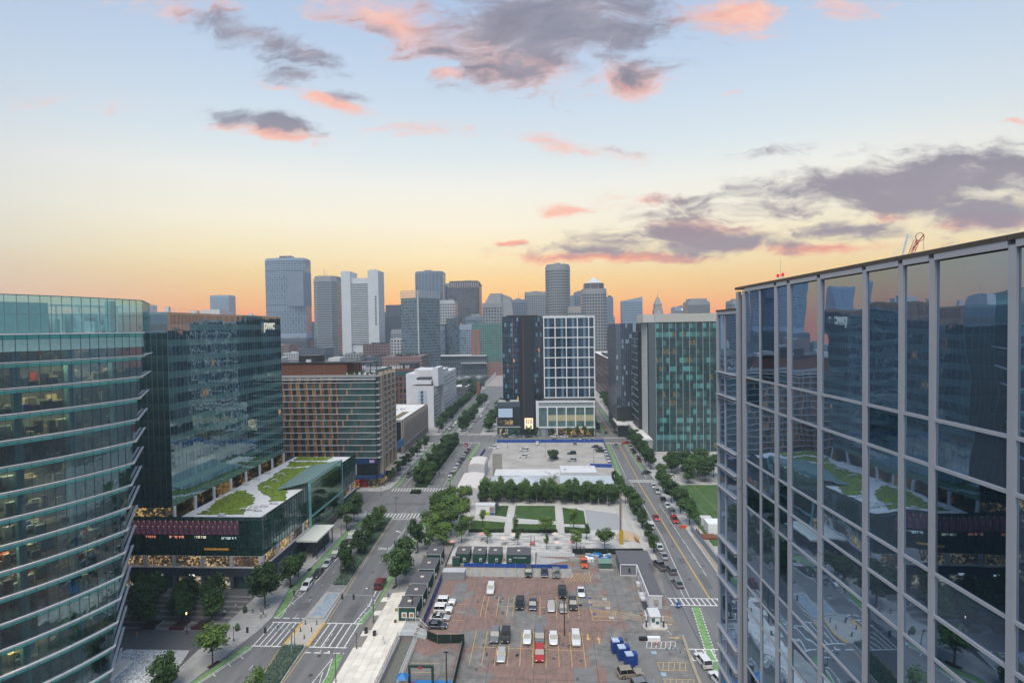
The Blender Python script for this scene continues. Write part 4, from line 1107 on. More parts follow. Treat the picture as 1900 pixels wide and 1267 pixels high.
T = block('red_brick_wharf_block', 'long dark red brick wharf building on the right street', 'building', 54.2, 74, 440, 610, 37.5, mat('dark_red_brick', (.115, .05, .045), .85, var=.15), [M_winDark, gW], fh=4.1, pitch=3.1, sp=1.7, mw=1.6, sides='fl', single=40, roofm=M_roofwhite)
block('brick_infill_house', 'low brick house between the slim glass building and the wharf block', 'building', 54, 60, 392, 430, 15, M_brick2, [M_winDark], fh=3.6, pitch=3, sides='fl')
block('pink_brick_court', 'wide pink brick building with a pale cornice behind the brown warehouse', 'building', -182, -137, 600, 640, 34.5, mat('pink_brick', (.24, .14, .13), .85), [gW], fh=3.6, pitch=3.0, sp=1.8, mw=1.5, sides='fr')
T = block('harbour_glass_hall', 'long low glass hall on the far bank of the channel', 'building', -146, -78, 735, 760, 27, mat('hall_grey', (.16, .19, .21), .6), [gW], fh=6, pitch=2.4, sp=1, mw=.5, sides='f', roofm=M_offw, roofkit=False)
t = MB(); t.box(-147, -77.5, 733, 762, 27.4, 28.4); t.box(-112, -77, 729, 735, 17.5, 18.3); t.build('roof_slab', M_offw, T)
T = block('brick_and_green_hotel', 'hotel with a red brick end and a green glass front beyond the bridge', 'hotel', -98, -54, 740, 785, 71, mat('sea_green_wall', (.10, .20, .17), .6), [glass('green_hotel_window', (.05, .16, .14), 1.7), gW], fh=3.4, pitch=2.8, sp=1.4, mw=1.1, sides='fr')
t = MB(); t.box(-98.5, -87, 738.8, 786, 0, 63); t.box(-87, -54, 738.6, 740.2, 0, 18); t.build('brick_end', mat('salmon_brick', (.30, .11, .09), .85), T)
w = MB(); F = frame((-98.5, 738.8), (-87, 738.8), (0, 0))
for j in range(15): w.fb(F, 4.4, 7.4, 6+j*3.8, 8.4+j*3.8, 0, .1)
F2 = frame((-87, 738.6), (-54, 738.6), (0, 0))
for i in range(9):
    for j in range(4): w.fb(F2, i*3.6+1, i*3.6+2.6, 2+j*4, 4.6+j*4, 0, .1)
w.build('window', MATS['green_hotel_window'], T)

# ------------------------------------------------------------------ skyline
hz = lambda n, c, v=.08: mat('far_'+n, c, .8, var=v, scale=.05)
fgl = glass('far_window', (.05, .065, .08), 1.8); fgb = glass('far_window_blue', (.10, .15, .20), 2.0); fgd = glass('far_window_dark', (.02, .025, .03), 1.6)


def poly_tower(name, label, poly, h, wallm, winm, fh=4., pitch=4., sp=1.5, mw=1.2, z0=6, cap=None, cat='skyscraper', band=False, top=None):
    T = thing(name, label, cat, (sum(p[0] for p in poly)/len(poly), sum(p[1] for p in poly)/len(poly), 0))
    MB().prism(poly, 0, h).build('wall', wallm, T)
    cx = sum(p[0] for p in poly)/len(poly); cy = sum(p[1] for p in poly)/len(poly)
    w = MB(); n = len(poly)
    for i in range(n):
        p, q = poly[i], poly[(i+1) % n]; mx, my = (p[0]+q[0])/2, (p[1]+q[1])/2
        F = frame(p, q, (2*mx-cx, 2*my-cy))
        nx, ny = F[2]
        if nx*(-mx)+ny*(-my) < 0: continue      # faces away from the harbour side
        L = flen(p, q); nf = int((h-z0-3)/fh)
        if band:
            for j in range(nf): w.fb(F, mw*.5, L-mw*.5, z0+j*fh+sp, z0+(j+1)*fh, 0, .12)
        else:
            k = max(1, int(L/pitch)); pp = L/k
            for a in range(k):
                for j in range(nf): w.fb(F, a*pp+mw/2, (a+1)*pp-mw/2, z0+j*fh+sp, z0+(j+1)*fh, 0, .12, (a*7+j*13+(a*j) % 5) % 3 == 0 if isinstance(winm, list) else 0)
    tag(w.build('window', winm, T), kind='stuff')
    MB().prism([(cx+(x-cx)*.93, cy+(y-cy)*.93) for x, y in poly], h, h+(cap or 2)).build('roof_plant', top or wallm, T)
    rr = random.Random(int(cx*3+cy)); k = MB(); hw = (max(p[0] for p in poly)-min(p[0] for p in poly))*.3; z = h+(cap or 2)
    if (cap or 2) >= 2:
        for i in range(rr.randint(2, 4)): a, b_ = cx+rr.uniform(-hw, hw*.6), cy+rr.uniform(-6, 4); k.box(a, a+rr.uniform(3, 9), b_, b_+5, z, z+rr.uniform(1, 3.5))
        for i in range(rr.randint(0, 2)): k.cyl(cx+rr.uniform(-hw, hw), cy, z, z+rr.uniform(4, 9), .22, n=4)
        k.build('rooftop_equipment', rr.choice([greyst, darkst, bluegrey]), T)
    return T


def rect(x0, x1, y0, dep=34, ch=0.):
    if ch: return [(x0+ch, y0), (x1-ch, y0), (x1, y0+ch), (x1, y0+dep-ch), (x1-ch, y0+dep), (x0+ch, y0+dep), (x0, y0+dep-ch), (x0, y0+ch)]
    return [(x0, y0), (x1, y0), (x1, y0+dep), (x0, y0+dep)]


def arc(x0, x1, y0, bulge=8, n=8, dep=40):
    pts = [(x0+(x1-x0)*i/n, y0-bulge*sin(pi*i/n)+bulge) for i in range(n+1)]
    return pts+[(x1, y0+dep), (x0, y0+dep)]


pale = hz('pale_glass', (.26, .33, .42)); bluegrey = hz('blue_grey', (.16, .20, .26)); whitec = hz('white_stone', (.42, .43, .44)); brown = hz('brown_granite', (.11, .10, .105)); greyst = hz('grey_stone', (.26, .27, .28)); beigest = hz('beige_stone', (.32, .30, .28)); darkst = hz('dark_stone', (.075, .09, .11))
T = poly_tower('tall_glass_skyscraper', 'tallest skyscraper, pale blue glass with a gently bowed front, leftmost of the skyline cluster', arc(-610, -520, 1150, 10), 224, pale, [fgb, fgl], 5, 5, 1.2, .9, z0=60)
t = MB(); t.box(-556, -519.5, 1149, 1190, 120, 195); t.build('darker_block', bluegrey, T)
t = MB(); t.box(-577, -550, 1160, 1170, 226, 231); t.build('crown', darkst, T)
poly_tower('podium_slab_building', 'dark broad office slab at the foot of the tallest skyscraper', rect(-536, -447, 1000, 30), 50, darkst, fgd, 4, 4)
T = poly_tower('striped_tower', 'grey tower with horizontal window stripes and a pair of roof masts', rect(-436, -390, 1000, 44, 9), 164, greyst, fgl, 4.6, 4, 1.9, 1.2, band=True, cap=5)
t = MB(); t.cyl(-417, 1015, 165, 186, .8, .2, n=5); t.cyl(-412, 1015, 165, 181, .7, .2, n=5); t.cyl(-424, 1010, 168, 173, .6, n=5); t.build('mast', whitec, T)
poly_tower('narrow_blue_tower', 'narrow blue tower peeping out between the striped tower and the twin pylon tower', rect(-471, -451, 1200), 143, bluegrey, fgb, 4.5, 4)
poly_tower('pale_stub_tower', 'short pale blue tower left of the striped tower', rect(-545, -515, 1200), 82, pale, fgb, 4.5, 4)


def pylon_tower():
    T = thing('twin_pylon_tower', 'white tower with two tall side pylons and a louvred middle', 'skyscraper', (-310, 915, 0)); Y = 900
    m = hz('aluminium_white', (.52, .55, .57), .04)
    MB().box(-341, -325, Y, Y+34, 0, 165).box(-340, -331, Y+4, Y+34, 165, 166.5).build('pylon', m, T); MB().box(-295, -277, Y, Y+34, 0, 166).box(-293, -283, Y+2, Y+30, 166, 168).build('pylon', m, T)
    MB().box(-325, -295, Y+3, Y+33, 0, 154).build('wall', m, T)
    l = MB(); d = MB(); d.box(-324.8, -295.2, Y+2.6, Y+2.9, 42, 144)
    for i in range(33): l.box(-324.9, -295.1, Y+.8, Y+2.5, 43+i*3.05, 44.5+i*3.05)
    d.build('window', fgd, T); l.build('louvre', m, T)
    g = MB(); g.box(-324, -296, Y+2.5, Y+2.9, 0, 22); 
    for i in range(12): g.box(-283.5, -280.5, Y-.3, Y, 120-i*4.2, 122.5-i*4.2)
    g.build('base_glass', fgl, T)


pylon_tower()
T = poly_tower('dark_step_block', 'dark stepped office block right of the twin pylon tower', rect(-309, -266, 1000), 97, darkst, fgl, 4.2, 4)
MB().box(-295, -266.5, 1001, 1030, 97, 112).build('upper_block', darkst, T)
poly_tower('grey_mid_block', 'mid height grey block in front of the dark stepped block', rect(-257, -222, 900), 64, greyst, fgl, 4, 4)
# glass tower with lattice crown
T = poly_tower('crowned_glass_tower', 'glass office tower with a pale open lattice crown standing in front of the skyline', [(-173, 652), (-149, 640), (-128, 668), (-152, 690)], 103, hz('crown_tower_wall', (.12, .17, .18)), [fgb, fgl], 3.6, 2.6, 1.1, .5, cap=.5)
t = MB(); P4 = [(-173, 652), (-149, 640), (-128, 668)]
for a, b in zip(P4[:-1], P4[1:]):
    F = frame(a, b, (0, 0)); L = flen(a, b); n = int(L/2.6)
    for i in range(n+1): t.fb(F, i*L/n-.25, i*L/n+.25, 103, 112, -.3, .3)
    for z in (103.3, 106, 109, 112): t.fb(F, 0, L, z-.25, z+.25, -.3, .3)
t.fb(frame((-149, 640), (-147, 640), (-149, 0)), -.8, .8, 0, 112, 0, .6)
t.build('crown_lattice', whitec, T)
T = poly_tower('ribbed_tall_tower', 'tall pale tower with vertical ribs and a curved top behind the crowned glass tower', arc(-263, -205, 1100, 8), 183, bluegrey, [fgb, fgl], 60, 4, 2, 1.6, z0=0)
poly_tower('thin_pale_slab', 'thin pale slab between the ribbed tower and the brown granite tower', rect(-214, -200, 1150), 160, pale, fgb, 5, 5)
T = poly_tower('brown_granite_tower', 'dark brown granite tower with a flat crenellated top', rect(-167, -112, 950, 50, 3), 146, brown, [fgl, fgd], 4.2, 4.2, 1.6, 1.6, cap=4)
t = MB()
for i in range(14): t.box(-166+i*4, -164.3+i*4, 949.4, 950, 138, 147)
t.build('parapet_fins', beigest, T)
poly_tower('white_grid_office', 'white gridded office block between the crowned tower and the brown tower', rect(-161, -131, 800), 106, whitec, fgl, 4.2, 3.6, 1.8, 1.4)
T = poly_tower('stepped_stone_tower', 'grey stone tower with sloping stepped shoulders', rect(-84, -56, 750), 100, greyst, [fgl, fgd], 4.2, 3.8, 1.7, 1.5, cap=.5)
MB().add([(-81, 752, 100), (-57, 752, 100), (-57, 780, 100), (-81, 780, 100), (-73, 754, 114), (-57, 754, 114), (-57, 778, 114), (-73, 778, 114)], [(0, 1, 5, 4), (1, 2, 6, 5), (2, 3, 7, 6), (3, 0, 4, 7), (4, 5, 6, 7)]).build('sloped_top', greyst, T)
MB().add([(-56, 751, 0), (-30, 751, 0), (-30, 780, 0), (-56, 780, 0), (-56, 752, 113), (-44, 752, 108), (-44, 778, 108), (-56, 778, 113)], [(0, 1, 5, 4), (1, 2, 6, 5), (2, 3, 7, 6), (3, 0, 4, 7), (4, 5, 6, 7)]).build('sloped_wing', greyst, T)
for i, (n, l, x0, x1, y, h, m, w) in enumerate([
    ('flat_grey_block', 'flat topped grey block with a thin mast left of the cylinder tower', -57, -31, 1000, 116, bluegrey, fgl),
    ('banded_grey_block', 'banded grey block beside the cylinder tower', -33, 8, 1005, 130, greyst, fgl),
    ('plain_blue_block', 'plain blue block between the cylinder tower and the pyramid tower', 49, 62, 1040, 122, bluegrey, fgb),
    ('tall_plain_block', 'taller plain block just left of the pyramid tower', 62, 78, 1050, 131, bluegrey, fgl),
    ('beige_low_block', 'low beige block in front of the blue block by the cylinder tower', 36, 56, 760, 92, beigest, fgl),
    ('stepped_pale_block', 'pale stepped block just right of the pyramid tower', 104, 117, 900, 112, bluegrey, fgb),
    ('pale_hazy_block', 'hazy pale block low between pyramid tower and slanted glass tower', 112, 130, 980, 82, greyst, fgl),
    ('far_left_slab', 'lone pale slab rising behind the roof of the letters tower', -954, -898, 1500, 170, pale, fgb),
    ('small_block_with_sign', 'small pale block with a lit sign right of the clock tower', 265, 291, 1100, 101, pale, fgl),
    ('right_edge_block', 'pale block half hidden behind the wing of the near tower', 310, 328, 900, 103, greyst, fgl)]):
    T = poly_tower(n, l, rect(x0, x1, y), h, m, w, 4.4, 4, 1.6, 1.4)
    if i == 0: MB().cyl(-44, 1005, 118, 132, .4, n=4).build('mast', whitec, T)
    if i == 8: MB().box(278, 288, 1099.2, 1099.9, 96, 98.5).build('sign', mat('far_sign', (.6, .7, .8), .5, var=0, emit=(.8, .9, 1), es=.6), T)
ci = [(23.5+18.6*cos(2*pi*i/20), 818+18.6*sin(2*pi*i/20)) for i in range(20)]
T = poly_tower('cylinder_tower', 'round stone tower with a grid of small windows, tallest right of centre', ci, 156, greyst, fgd, 4.1, 2.6, 1.8, 1.2, cap=3)
T = poly_tower('pyramid_tower', 'octagonal stone tower topped by a pale pyramid', rect(51.5, 83, 700, 31, 5), 114, greyst, fgd, 3.9, 3.2, 1.7, 1.4, cap=.5)
oc = [(67.5+13.5*cos(2*pi*(i+.5)/8), 716+13.5*sin(2*pi*(i+.5)/8)) for i in range(8)]
t = MB(); t.prism(oc, 114, 122); t.build('octagonal_drum', brown, T)
t = MB(); 
for x, y in oc: t.cyl(x, y, 114, 122, .5, n=4)
t.build('drum_columns', greyst, T)
t = MB(); o_ = len(t.v); t.add([(x*.9+6.75, y*.9+71.6, 122) for x, y in oc]+[(67.5, 716, 130.5)], [(i, (i+1) % 8, 8) for i in range(8)]); t.build('pyramid_roof', hz('pale_pyramid', (.5, .53, .55)), T)
T = thing('slanted_glass_tower', 'pale glass tower with a roof slanting up to the right', 'skyscraper', (165, 1015, 0))
MB().add([(147, 1000, 0), (183, 1000, 0), (183, 1030, 0), (147, 1030, 0), (147, 1000, 112), (183, 1000, 119), (183, 1030, 119), (147, 1030, 112)], [(0, 1, 5, 4), (1, 2, 6, 5), (2, 3, 7, 6), (3, 0, 4, 7), (4, 5, 6, 7)]).build('wall', pale, T)
w = MB()
for i in range(9):
    for j in range(22): w.box(148+i*3.9, 151+i*3.9, 999.7, 1000, 10+j*4.6, 13+j*4.6)
tag(w.build('window', fgb, T), kind='stuff')
T = thing('clock_tower', 'slim stone clock tower with a steep pyramid spire', 'clock tower', (212, 1008, 0))
MB().box(204, 220, 1000, 1016, 0, 95).box(205.5, 218.5, 1001.5, 1014.5, 95, 104).build('wall', beigest, T)
MB().add([(205, 1001, 104), (219, 1001, 104), (219, 1015, 104), (205, 1015, 104), (212, 1008, 121)], [(0, 1, 4), (1, 2, 4), (2, 3, 4), (3, 0, 4)]).cyl(212, 1008, 120, 125, .4, n=4).build('spire', greyst, T)
MB().tube((212, 999.6, 90), (212, 1000, 90), 3.6, n=14).build('clock_face', whitec, T)
w = MB()
for i in range(4):
    for j in range(19): w.box(205.5+i*3.4, 207.3+i*3.4, 999.8, 1000, 8+j*4, 10.4+j*4)
tag(w.build('window', fgd, T), kind='stuff')
T = poly_tower('shouldered_stone_block', 'pale stone block with lower shoulders right of the clock tower', rect(265, 305, 1003), 107, greyst, fgd, 4, 4)
MB().box(270, 300, 1003.2, 1035, 107, 114).build('upper_block', greyst, T)
for i, (n, l, x0, x1, y, h) in enumerate([
    ('glass_wharf_block', 'leftmost of the blue glass wharf blocks under the brown tower', -146, -128, 700, 67), ('glass_wharf_block', 'tallest blue glass wharf block left of the brick and green hotel', -128, -110, 712, 78),
    ('glass_wharf_block', 'middle blue glass wharf block with a notched face', -109, -89, 702, 69), ('glass_wharf_block', 'blue glass wharf block behind the green hotel front', -104, -78, 722, 80), ('glass_wharf_block', 'rightmost blue glass wharf block next to the dark tower', -88, -62, 692, 68)]):
    y += 80; k = y/(y-80.)
    T = poly_tower(n, l, rect(x0*k, x1*k, y, 18), (h-65)*k+65, [bluegrey, darkst, pale][i % 3] if i != 3 else bluegrey, [fgb, fgl], 3.6, 2.8, .9, .6); tag(T, group='blue glass wharf blocks')
# low harbour-side fill, each building on its own
rnd = random.Random(21)
fills = [(-520, -470, 860, 34), (-465, -420, 870, 42), (-415, -375, 840, 30), (-372, -330, 800, 38), (-325, -300, 820, 25), (-296, -262, 790, 30), (-258, -215, 760, 44), (-212, -186, 740, 52), (-238, -196, 690, 30), (-30, 4, 800, 60), (60, 96, 860, 70), (98, 130, 800, 58), (130, 170, 820, 62), (172, 215, 850, 66), (220, 262, 870, 70), (265, 330, 860, 64), (335, 420, 900, 60), (-700, -620, 1000, 46), (-800, -720, 1050, 52), (-250, -190, 500, 22), (-200, -150, 520, 26), (-330, -270, 560, 24), (-175, -150, 360, 24), (-170, -140, 300, 30)]
names = ['grey stone', 'red brick', 'pale concrete', 'dark glass', 'tan stone']
for i, (a, b, y, h) in enumerate(fills):
    c = i % 5
    m = [greyst, hz('old_brick', (.18, .10, .085)), whitec, darkst, beigest][c]
    T = block('harbour_building', f'{names[c]} low block under the skyline, {ORD[i//5]} of its colour from the left', 'building', a, b, y, y+35, h, m, [fgl, fgd], fh=4, pitch=4, sp=1.8, mw=1.6, sides='f' if a > 0 else 'fr', group='low blocks under the skyline')

# construction crane behind the near tower
T = thing('crawler_crane', 'red and white lattice crane boom tip behind the near tower roofline', 'crane', (160, 300, 0))
r_ = mat('crane_red', (.35, .04, .04), .6); t = MB(); n = 16
A, B_ = Vector((160, 300, 3)), Vector((199.5, 300, 109))
for i in range(n):
    p, q = A.lerp(B_, i/n), A.lerp(B_, (i+1)/n)
    for dx_, dy_ in ((-.9, -.9), (.9, -.9), (.9, .9), (-.9, .9)): t.tube(p+Vector((dx_, dy_, 0)), q+Vector((dx_, dy_, 0)), .16, n=4)
    t.tube(p+Vector((-.9, -.9, 0)), q+Vector((.9, -.9, 0)), .1, n=4); t.tube(p+Vector((.9, -.9, 0)), q+Vector((-.9, -.9, 0)), .1, n=4); t.tube(p+Vector((-.9, .9, 0)), q+Vector((.9, .9, 0)), .1, n=4)
t.build('boom', r_, T)
t = MB()
for k in range(14):
    a0, a1 = 2*pi*k/14, 2*pi*(k+1)/14; t.tube((201+2.2*cos(a0), 300, 110.3+2.2*sin(a0)), (201+2.2*cos(a1), 300, 110.3+2.2*sin(a1)), .2, n=4)
t.tube((197.5, 300, 104), (203, 300, 111.5), .35, n=4).tube((203, 300, 111), (203, 300, 103), .1, n=4)
t.build('boom_head', r_, T)
t = MB(); t.tube((187, 300, 101), (197, 300, 112), .15, n=4).tube((187, 300, 100), (199, 300, 110), .12, n=4).tube((192, 300, 100), (195, 300, 112), .5, n=4); t.build('mast', M_offw, T)
t = MB(); t.box(150, 162, 296, 304, 0, 4); t.build('cab', r_, T)


# ------------------------------------------------------------------ ground
asph = mat('asphalt', (.165, .166, .168), .9, c2=(.122, .124, .127), scale=.55, bump=.15, bscale=30, stretch=(1, .07, 1))
asph2 = mat('asphalt_patch', (.125, .126, .128), .9, c2=(.095, .097, .10), scale=.5, bump=.15, bscale=30)
paveL = mat('pavement_concrete', (.36, .355, .345), .9, var=.14, scale=.5)
M_yel = mat('yellow_paint', (.72, .42, .08), .7, c2=(.42, .27, .08), scale=2); M_wl = mat('white_road_paint', (.78, .78, .76), .7, c2=(.42, .42, .41), scale=2.2)
M_grn = mat('green_lane_paint', (.19, .36, .12), .8, c2=(.11, .20, .085), scale=1.1)
lawn = mat('lawn', (.06, .12, .025), .95, c2=(.035, .075, .018), scale=.22, bump=.5, bscale=20)
S4 = .004


def gsheet(name, polys, z, m, kind='structure'):
    b = MB()
    for p in polys: b.sheet(p, z)
    return tag(b.build(name, m), kind=kind)


def R4(x0, x1, y0, y1): return [(x0, y0), (x1, y0), (x1, y1), (x0, y1)]


gsheet('ground', [[(-1300, -400), (750, -400), (750, 1600), (-1300, 1600)]], -.01, mat('city_ground', (.16, .16, .16), .95, var=.25, scale=.02))
gsheet('road', [R4(-63.4, -39.9, -40, 187), R4(-62.5, -39.5, 212, 305.5), R4(-62.5, -39.5, 322.5, 600), R4(-63, -39.5, 187, 212), R4(31.2, 44.7, -40, 226), R4(28.7, 46.2, 226, 305.5), R4(33.6, 46.5, 322.5, 800), R4(-160, 120, 305.5, 322.5), R4(-140, -63, 200.5, 212), R4(-39.6, -34.5, 262, 305), R4(28.6, 31.3, 60, 148)], 0, asph)
gsheet('water', [[(-700, 585), (-66, 605), (-66, 726), (-700, 720)], [(-39, 620), (500, 640), (500, 760), (-39, 735)]], .02, glass('channel_water', (.02, .035, .035), 1.4, .12, .15, .12))
# bridge
T = thing('road_bridge', 'pale concrete road bridge with lamp lined railings crossing the channel', 'bridge', (-52, 660, 0))
MB().box(-66, -39, 600, 740, -.005, .35).build('deck', mat('bridge_deck', (.30, .27, .25), .9, var=.1), T)
t = MB(); t.box(-65.8, -65.3, 600, 740, .35, 1.6); t.box(-39.7, -39.2, 600, 740, .35, 1.6)
for i in range(18): t.cyl(-65.5, 602+i*8, .4, 5, .25, n=5)
t.build('railing', M_offw, T)
t = MB()
for i in range(7): t.box(-66, -39, 604+i*20, 606+i*20, -.005, .02)
t.build('pier', M_conc, T)

# raised pavements with kerbs
kerb = mat('granite_kerb', (.34, .34, .33), .85)


def pave(name, poly, z=.13, m=None, edge=None):
    b = MB().prism(poly, -.005, z, 1, 0)
    return tag(b.build(name, [m or paveL, kerb]), kind='structure')


pave('left_pavement', [(-71.3, -30), (-71.3, 85), (-66.5, 94), (-64.6, 103), (-62.7, 112), (-62.3, 118), (-63.6, 124), (-65.0, 131.5), (-64.4, 150), (-64.6, 169), (-63.6, 176), (-62.4, 184), (-64, 189), (-68, 193), (-71.3, 195)][::1]+[(-71.3, 195)], .13)
pave('plaza_pavement', [(-71.302, 85), (-140, 85), (-140, 131.2), (-71.302, 131.2)], .13, mat('dark_pavers', (.13, .125, .125), .9, c2=(.10, .098, .10), scale=.6))
pave('left_pavement', [(-140, 212.3), (-66, 212.3), (-63.2, 216), (-62.6, 226), (-63.4, 240), (-63.3, 305), (-140, 305)], .13)
pave('left_pavement', [(-140, 325.8), (-64, 325.8), (-63.5, 335), (-63.5, 590), (-140, 590)], .13)
pave('right_pavement', [(-39.4, 195), (-39.2, 262), (-34.3, 264), (-34, 304.8), (-27.5, 304.8), (-27.5, 195)], .13, mat('site_ground', (.22, .215, .21), .95, c2=(.15, .15, .15), scale=.3))
pave('right_pavement', [(-39.2, 326), (-38.5, 590), (30, 590), (33.4, 326)], .13)
pave('east_pavement', [(44.8, 60), (44.8, 222), (46.3, 229), (46.4, 300), (51, 305), (140, 305), (140, 60)], .13, paveL)
pave('east_pavement', [(46.6, 326), (46.6, 800), (140, 800), (140, 326)], .13)

# promenade between boulevard and the sunken lot, sloping up to the huts
prom = mat('promenade_slab', (.50, .46, .40), .88, c2=(.42, .39, .345), scale=.4)
promd = mat('promenade_joint', (.22, .20, .18), .9)
T = thing('promenade', 'pale stone slab promenade rising gently from the boulevard to the green huts', 'promenade', (-35, 120, 0))
b = MB(); zf = lambda x: .13+max(0, (x+40)/9.)*.85
PP = [(-39.9, -30), (-30.9, -30), (-30.9, 109.5), (-27.6, 109.5), (-27.6, 157), (-34, 160), (-39.6, 160)]
b.add([(-39.7, -30, -.005), (-30.9, -30, -.005), (-30.9, 160, -.005), (-39.7, 160, -.005), (-39.7, -30, .12), (-30.9, -30, zf(-30.9)-.01), (-30.9, 160, zf(-30.9)-.01), (-39.7, 160, .12)], [(4, 5, 6, 7), (0, 1, 5, 4), (1, 2, 6, 5), (2, 3, 7, 6), (3, 0, 4, 7)])
b.add([(-30.9, 110, -.005), (-27.4, 110, -.005), (-27.4, 160, -.005), (-30.9, 160, -.005), (-30.9, 110, .975), (-27.4, 110, .975), (-27.4, 160, .975), (-30.9, 160, .975)], [(4, 5, 6, 7), (0, 1, 5, 4), (1, 2, 6, 5), (2, 3, 7, 6)])
b.build('bed', promd, T)
rnd = random.Random(1); K = {}
def slab(x0, x1, y0, y1, m=0):
    za, zb = zf(x0)-.005, zf(x1)-.005; zc_ = .02+rnd.uniform(0, .006)
    me = bpy.data.meshes.new('paving_slab'); me.from_pydata([(x0+.02, y0+.02, za-.02), (x1-.02, y0+.02, zb-.02), (x1-.02, y1-.02, zb-.02), (x0+.02, y1-.02, za-.02), (x0+.02, y0+.02, za+zc_), (x1-.02, y0+.02, zb+zc_), (x1-.02, y1-.02, zb+zc_), (x0+.02, y1-.02, za+zc_)], [], [(4, 5, 6, 7), (0, 1, 5, 4), (1, 2, 6, 5), (2, 3, 7, 6), (3, 0, 4, 7)])
    me.materials.append(rnd.choice(PS)); link('paving_slab', me, T)
PS = [mat('promenade_slab_%d' % i, c, .88, var=.07, scale=.7) for i, c in enumerate([(.66, .62, .55), (.62, .58, .52), (.70, .66, .59)])]
y = 78.
while y < 128:
    h = 2.05
    for i in range(5):
        x0 = -39.6+i*1.74
        if y > 103 and i == 0 and (int(y) % 7) < 5: continue
        slab(x0, x0+1.74, y, y+h)
    y += h
gp = MB()
y = 128.
while y < 160:
    for i in range(6): gp.add([(-39.6+i*1.45+.02, y+.02, zf(-39.6+i*1.45)+.012), (-38.15+i*1.45-.02, y+.02, zf(-38.15+i*1.45)+.012), (-38.15+i*1.45-.02, y+1.43, zf(-38.15+i*1.45)+.012), (-39.6+i*1.45+.02, y+1.43, zf(-39.6+i*1.45)+.012)], [(0, 1, 2, 3)])
    y += 1.45
tag(gp.build('grey_paver', mat('grey_paver', (.25, .25, .25), .9, var=.15, scale=.8), T), kind='stuff')

# left plaza: white mosaic, board walk, planters
T = thing('mosaic_plaza', 'white and grey chipped stone mosaic paving beside the curved tower', 'plaza', (-78, 99, 0))
MB().prism([(-86.5, 60), (-70.2, 60), (-70.2, 94), (-73, 104.7), (-86.5, 104.7)], .13, .15).build('bed', mat('mosaic_bed', (.52, .53, .53), .9, c2=(.33, .34, .34), scale=2), T)
chip = MB(); rnd = random.Random(12)
for i in range(5200):
    x, y = rnd.uniform(-86.3, -70.4), rnd.uniform(80, 104.5)
    if x > -73+(y-94)*-.27 and y > 94: continue
    if abs(x+74.8-(y-95)*-.12) < .45: continue
    chip.obox(x, y, .15, .158+rnd.random()*.012, rnd.uniform(.16, .42), rnd.uniform(.07, .16), rnd.random()*3.1, rnd.choice([0, 0, 0, 0, 1]))
tag(chip.build('stone_chip', [mat('chip_white', (.82, .83, .84), .85), mat('chip_grey', (.3, .31, .32), .85)], T), kind='stuff')
t = MB(); rnd = random.Random(2)
for i in range(30): x, y = rnd.uniform(-86, -71.5), rnd.uniform(84, 104); t.obox(x, y, .15, .19, .1, .9, .05)
t.build('black_inlay', M_dark, T)
T = thing('timber_boardwalk', 'pale board steps at the foot of the curved tower', 'steps', (-81, 95, 0))
for i in range(4):
    x = -82.3+i*.72-.0
    me = MB().add([(x-1.7, 76, .2+i*.05), (x-1.08, 76, .2+i*.05), (x+.62-1.6-.02+.6, 101, .2+i*.05), (x-.98-.0, 101, .2+i*.05)], [(0, 1, 2, 3)])
for i in range(5): MB().prism([(-85.4+i*1.0, 76), (-84.45+i*1.0, 76), (-82.6+i*.55-1.5, 100.6), (-83.12+i*.55-1.5, 100.6)], .16, .42+.03*i).build('board', mat('bleached_board', (.80, .74, .64), .8, var=.12, scale=2), T)
gsheet('plaza_court', [[(-71.5, 104.9), (-89, 104.9), (-89, 111.6), (-71.5, 111.6)]], .135, mat('slate_pavers', (.115, .115, .12), .88, c2=(.09, .09, .095), scale=.8, stretch=(1, 3, 1)))
gsheet('plaza_stripes', [R4(-112, -71.5, 112+i*2.4, 112.9+i*2.4) for i in range(7)], .137, mat('plaza_light_pavers', (.22, .215, .21), .9, var=.12))
for i, (x, y) in enumerate([(-87.6, 112.2), (-81, 112.2), (-76.2, 112.4)]):
    T = thing('bench_planter', ['dark red planter bench left of the plaza lamp', 'dark red planter bench in the middle of the plaza edge', 'dark red planter bench nearest the boulevard'][i], 'planter', (x, y, .14), 'planter benches at the plaza edge')
    t = MB().box(x-1.6, x+1.6, y-.25, y+.25, .14, .62).build('seat', mat('oxblood', (.06, .012, .014), .6), T)
    MB().box(x-1.6, x+1.6, y+.25, y+3, .14, .4).build('planter_box', M_conc, T); MB().box(x-1.45, x+1.45, y+.4, y+2.85, .4, .5).build('soil', mat('mulch', (.03, .018, .012), .95), T)
for i, (x, y) in enumerate([(-65.2, 100.4), (-64.9, 132.4), (-64.4, 142), (-64.3, 171), (-64, 179), (-38.0, 132.2), (-37.2, 141), (-37.2, 153)]):
    zz = zf(x) if x > -40 else .13
    tag(MB().obox(x, y, zz-.05, zz+.025, .9 if x < -60 else 1.1, 2.4 if i == 0 else 1.5, .0 if i else -.35).build('tree_pit', MATS['mulch']), f'{ORD[i]} dark mulch pit, counting along the left kerb then the promenade', 'tree pit', 'mulch pits round street trees')

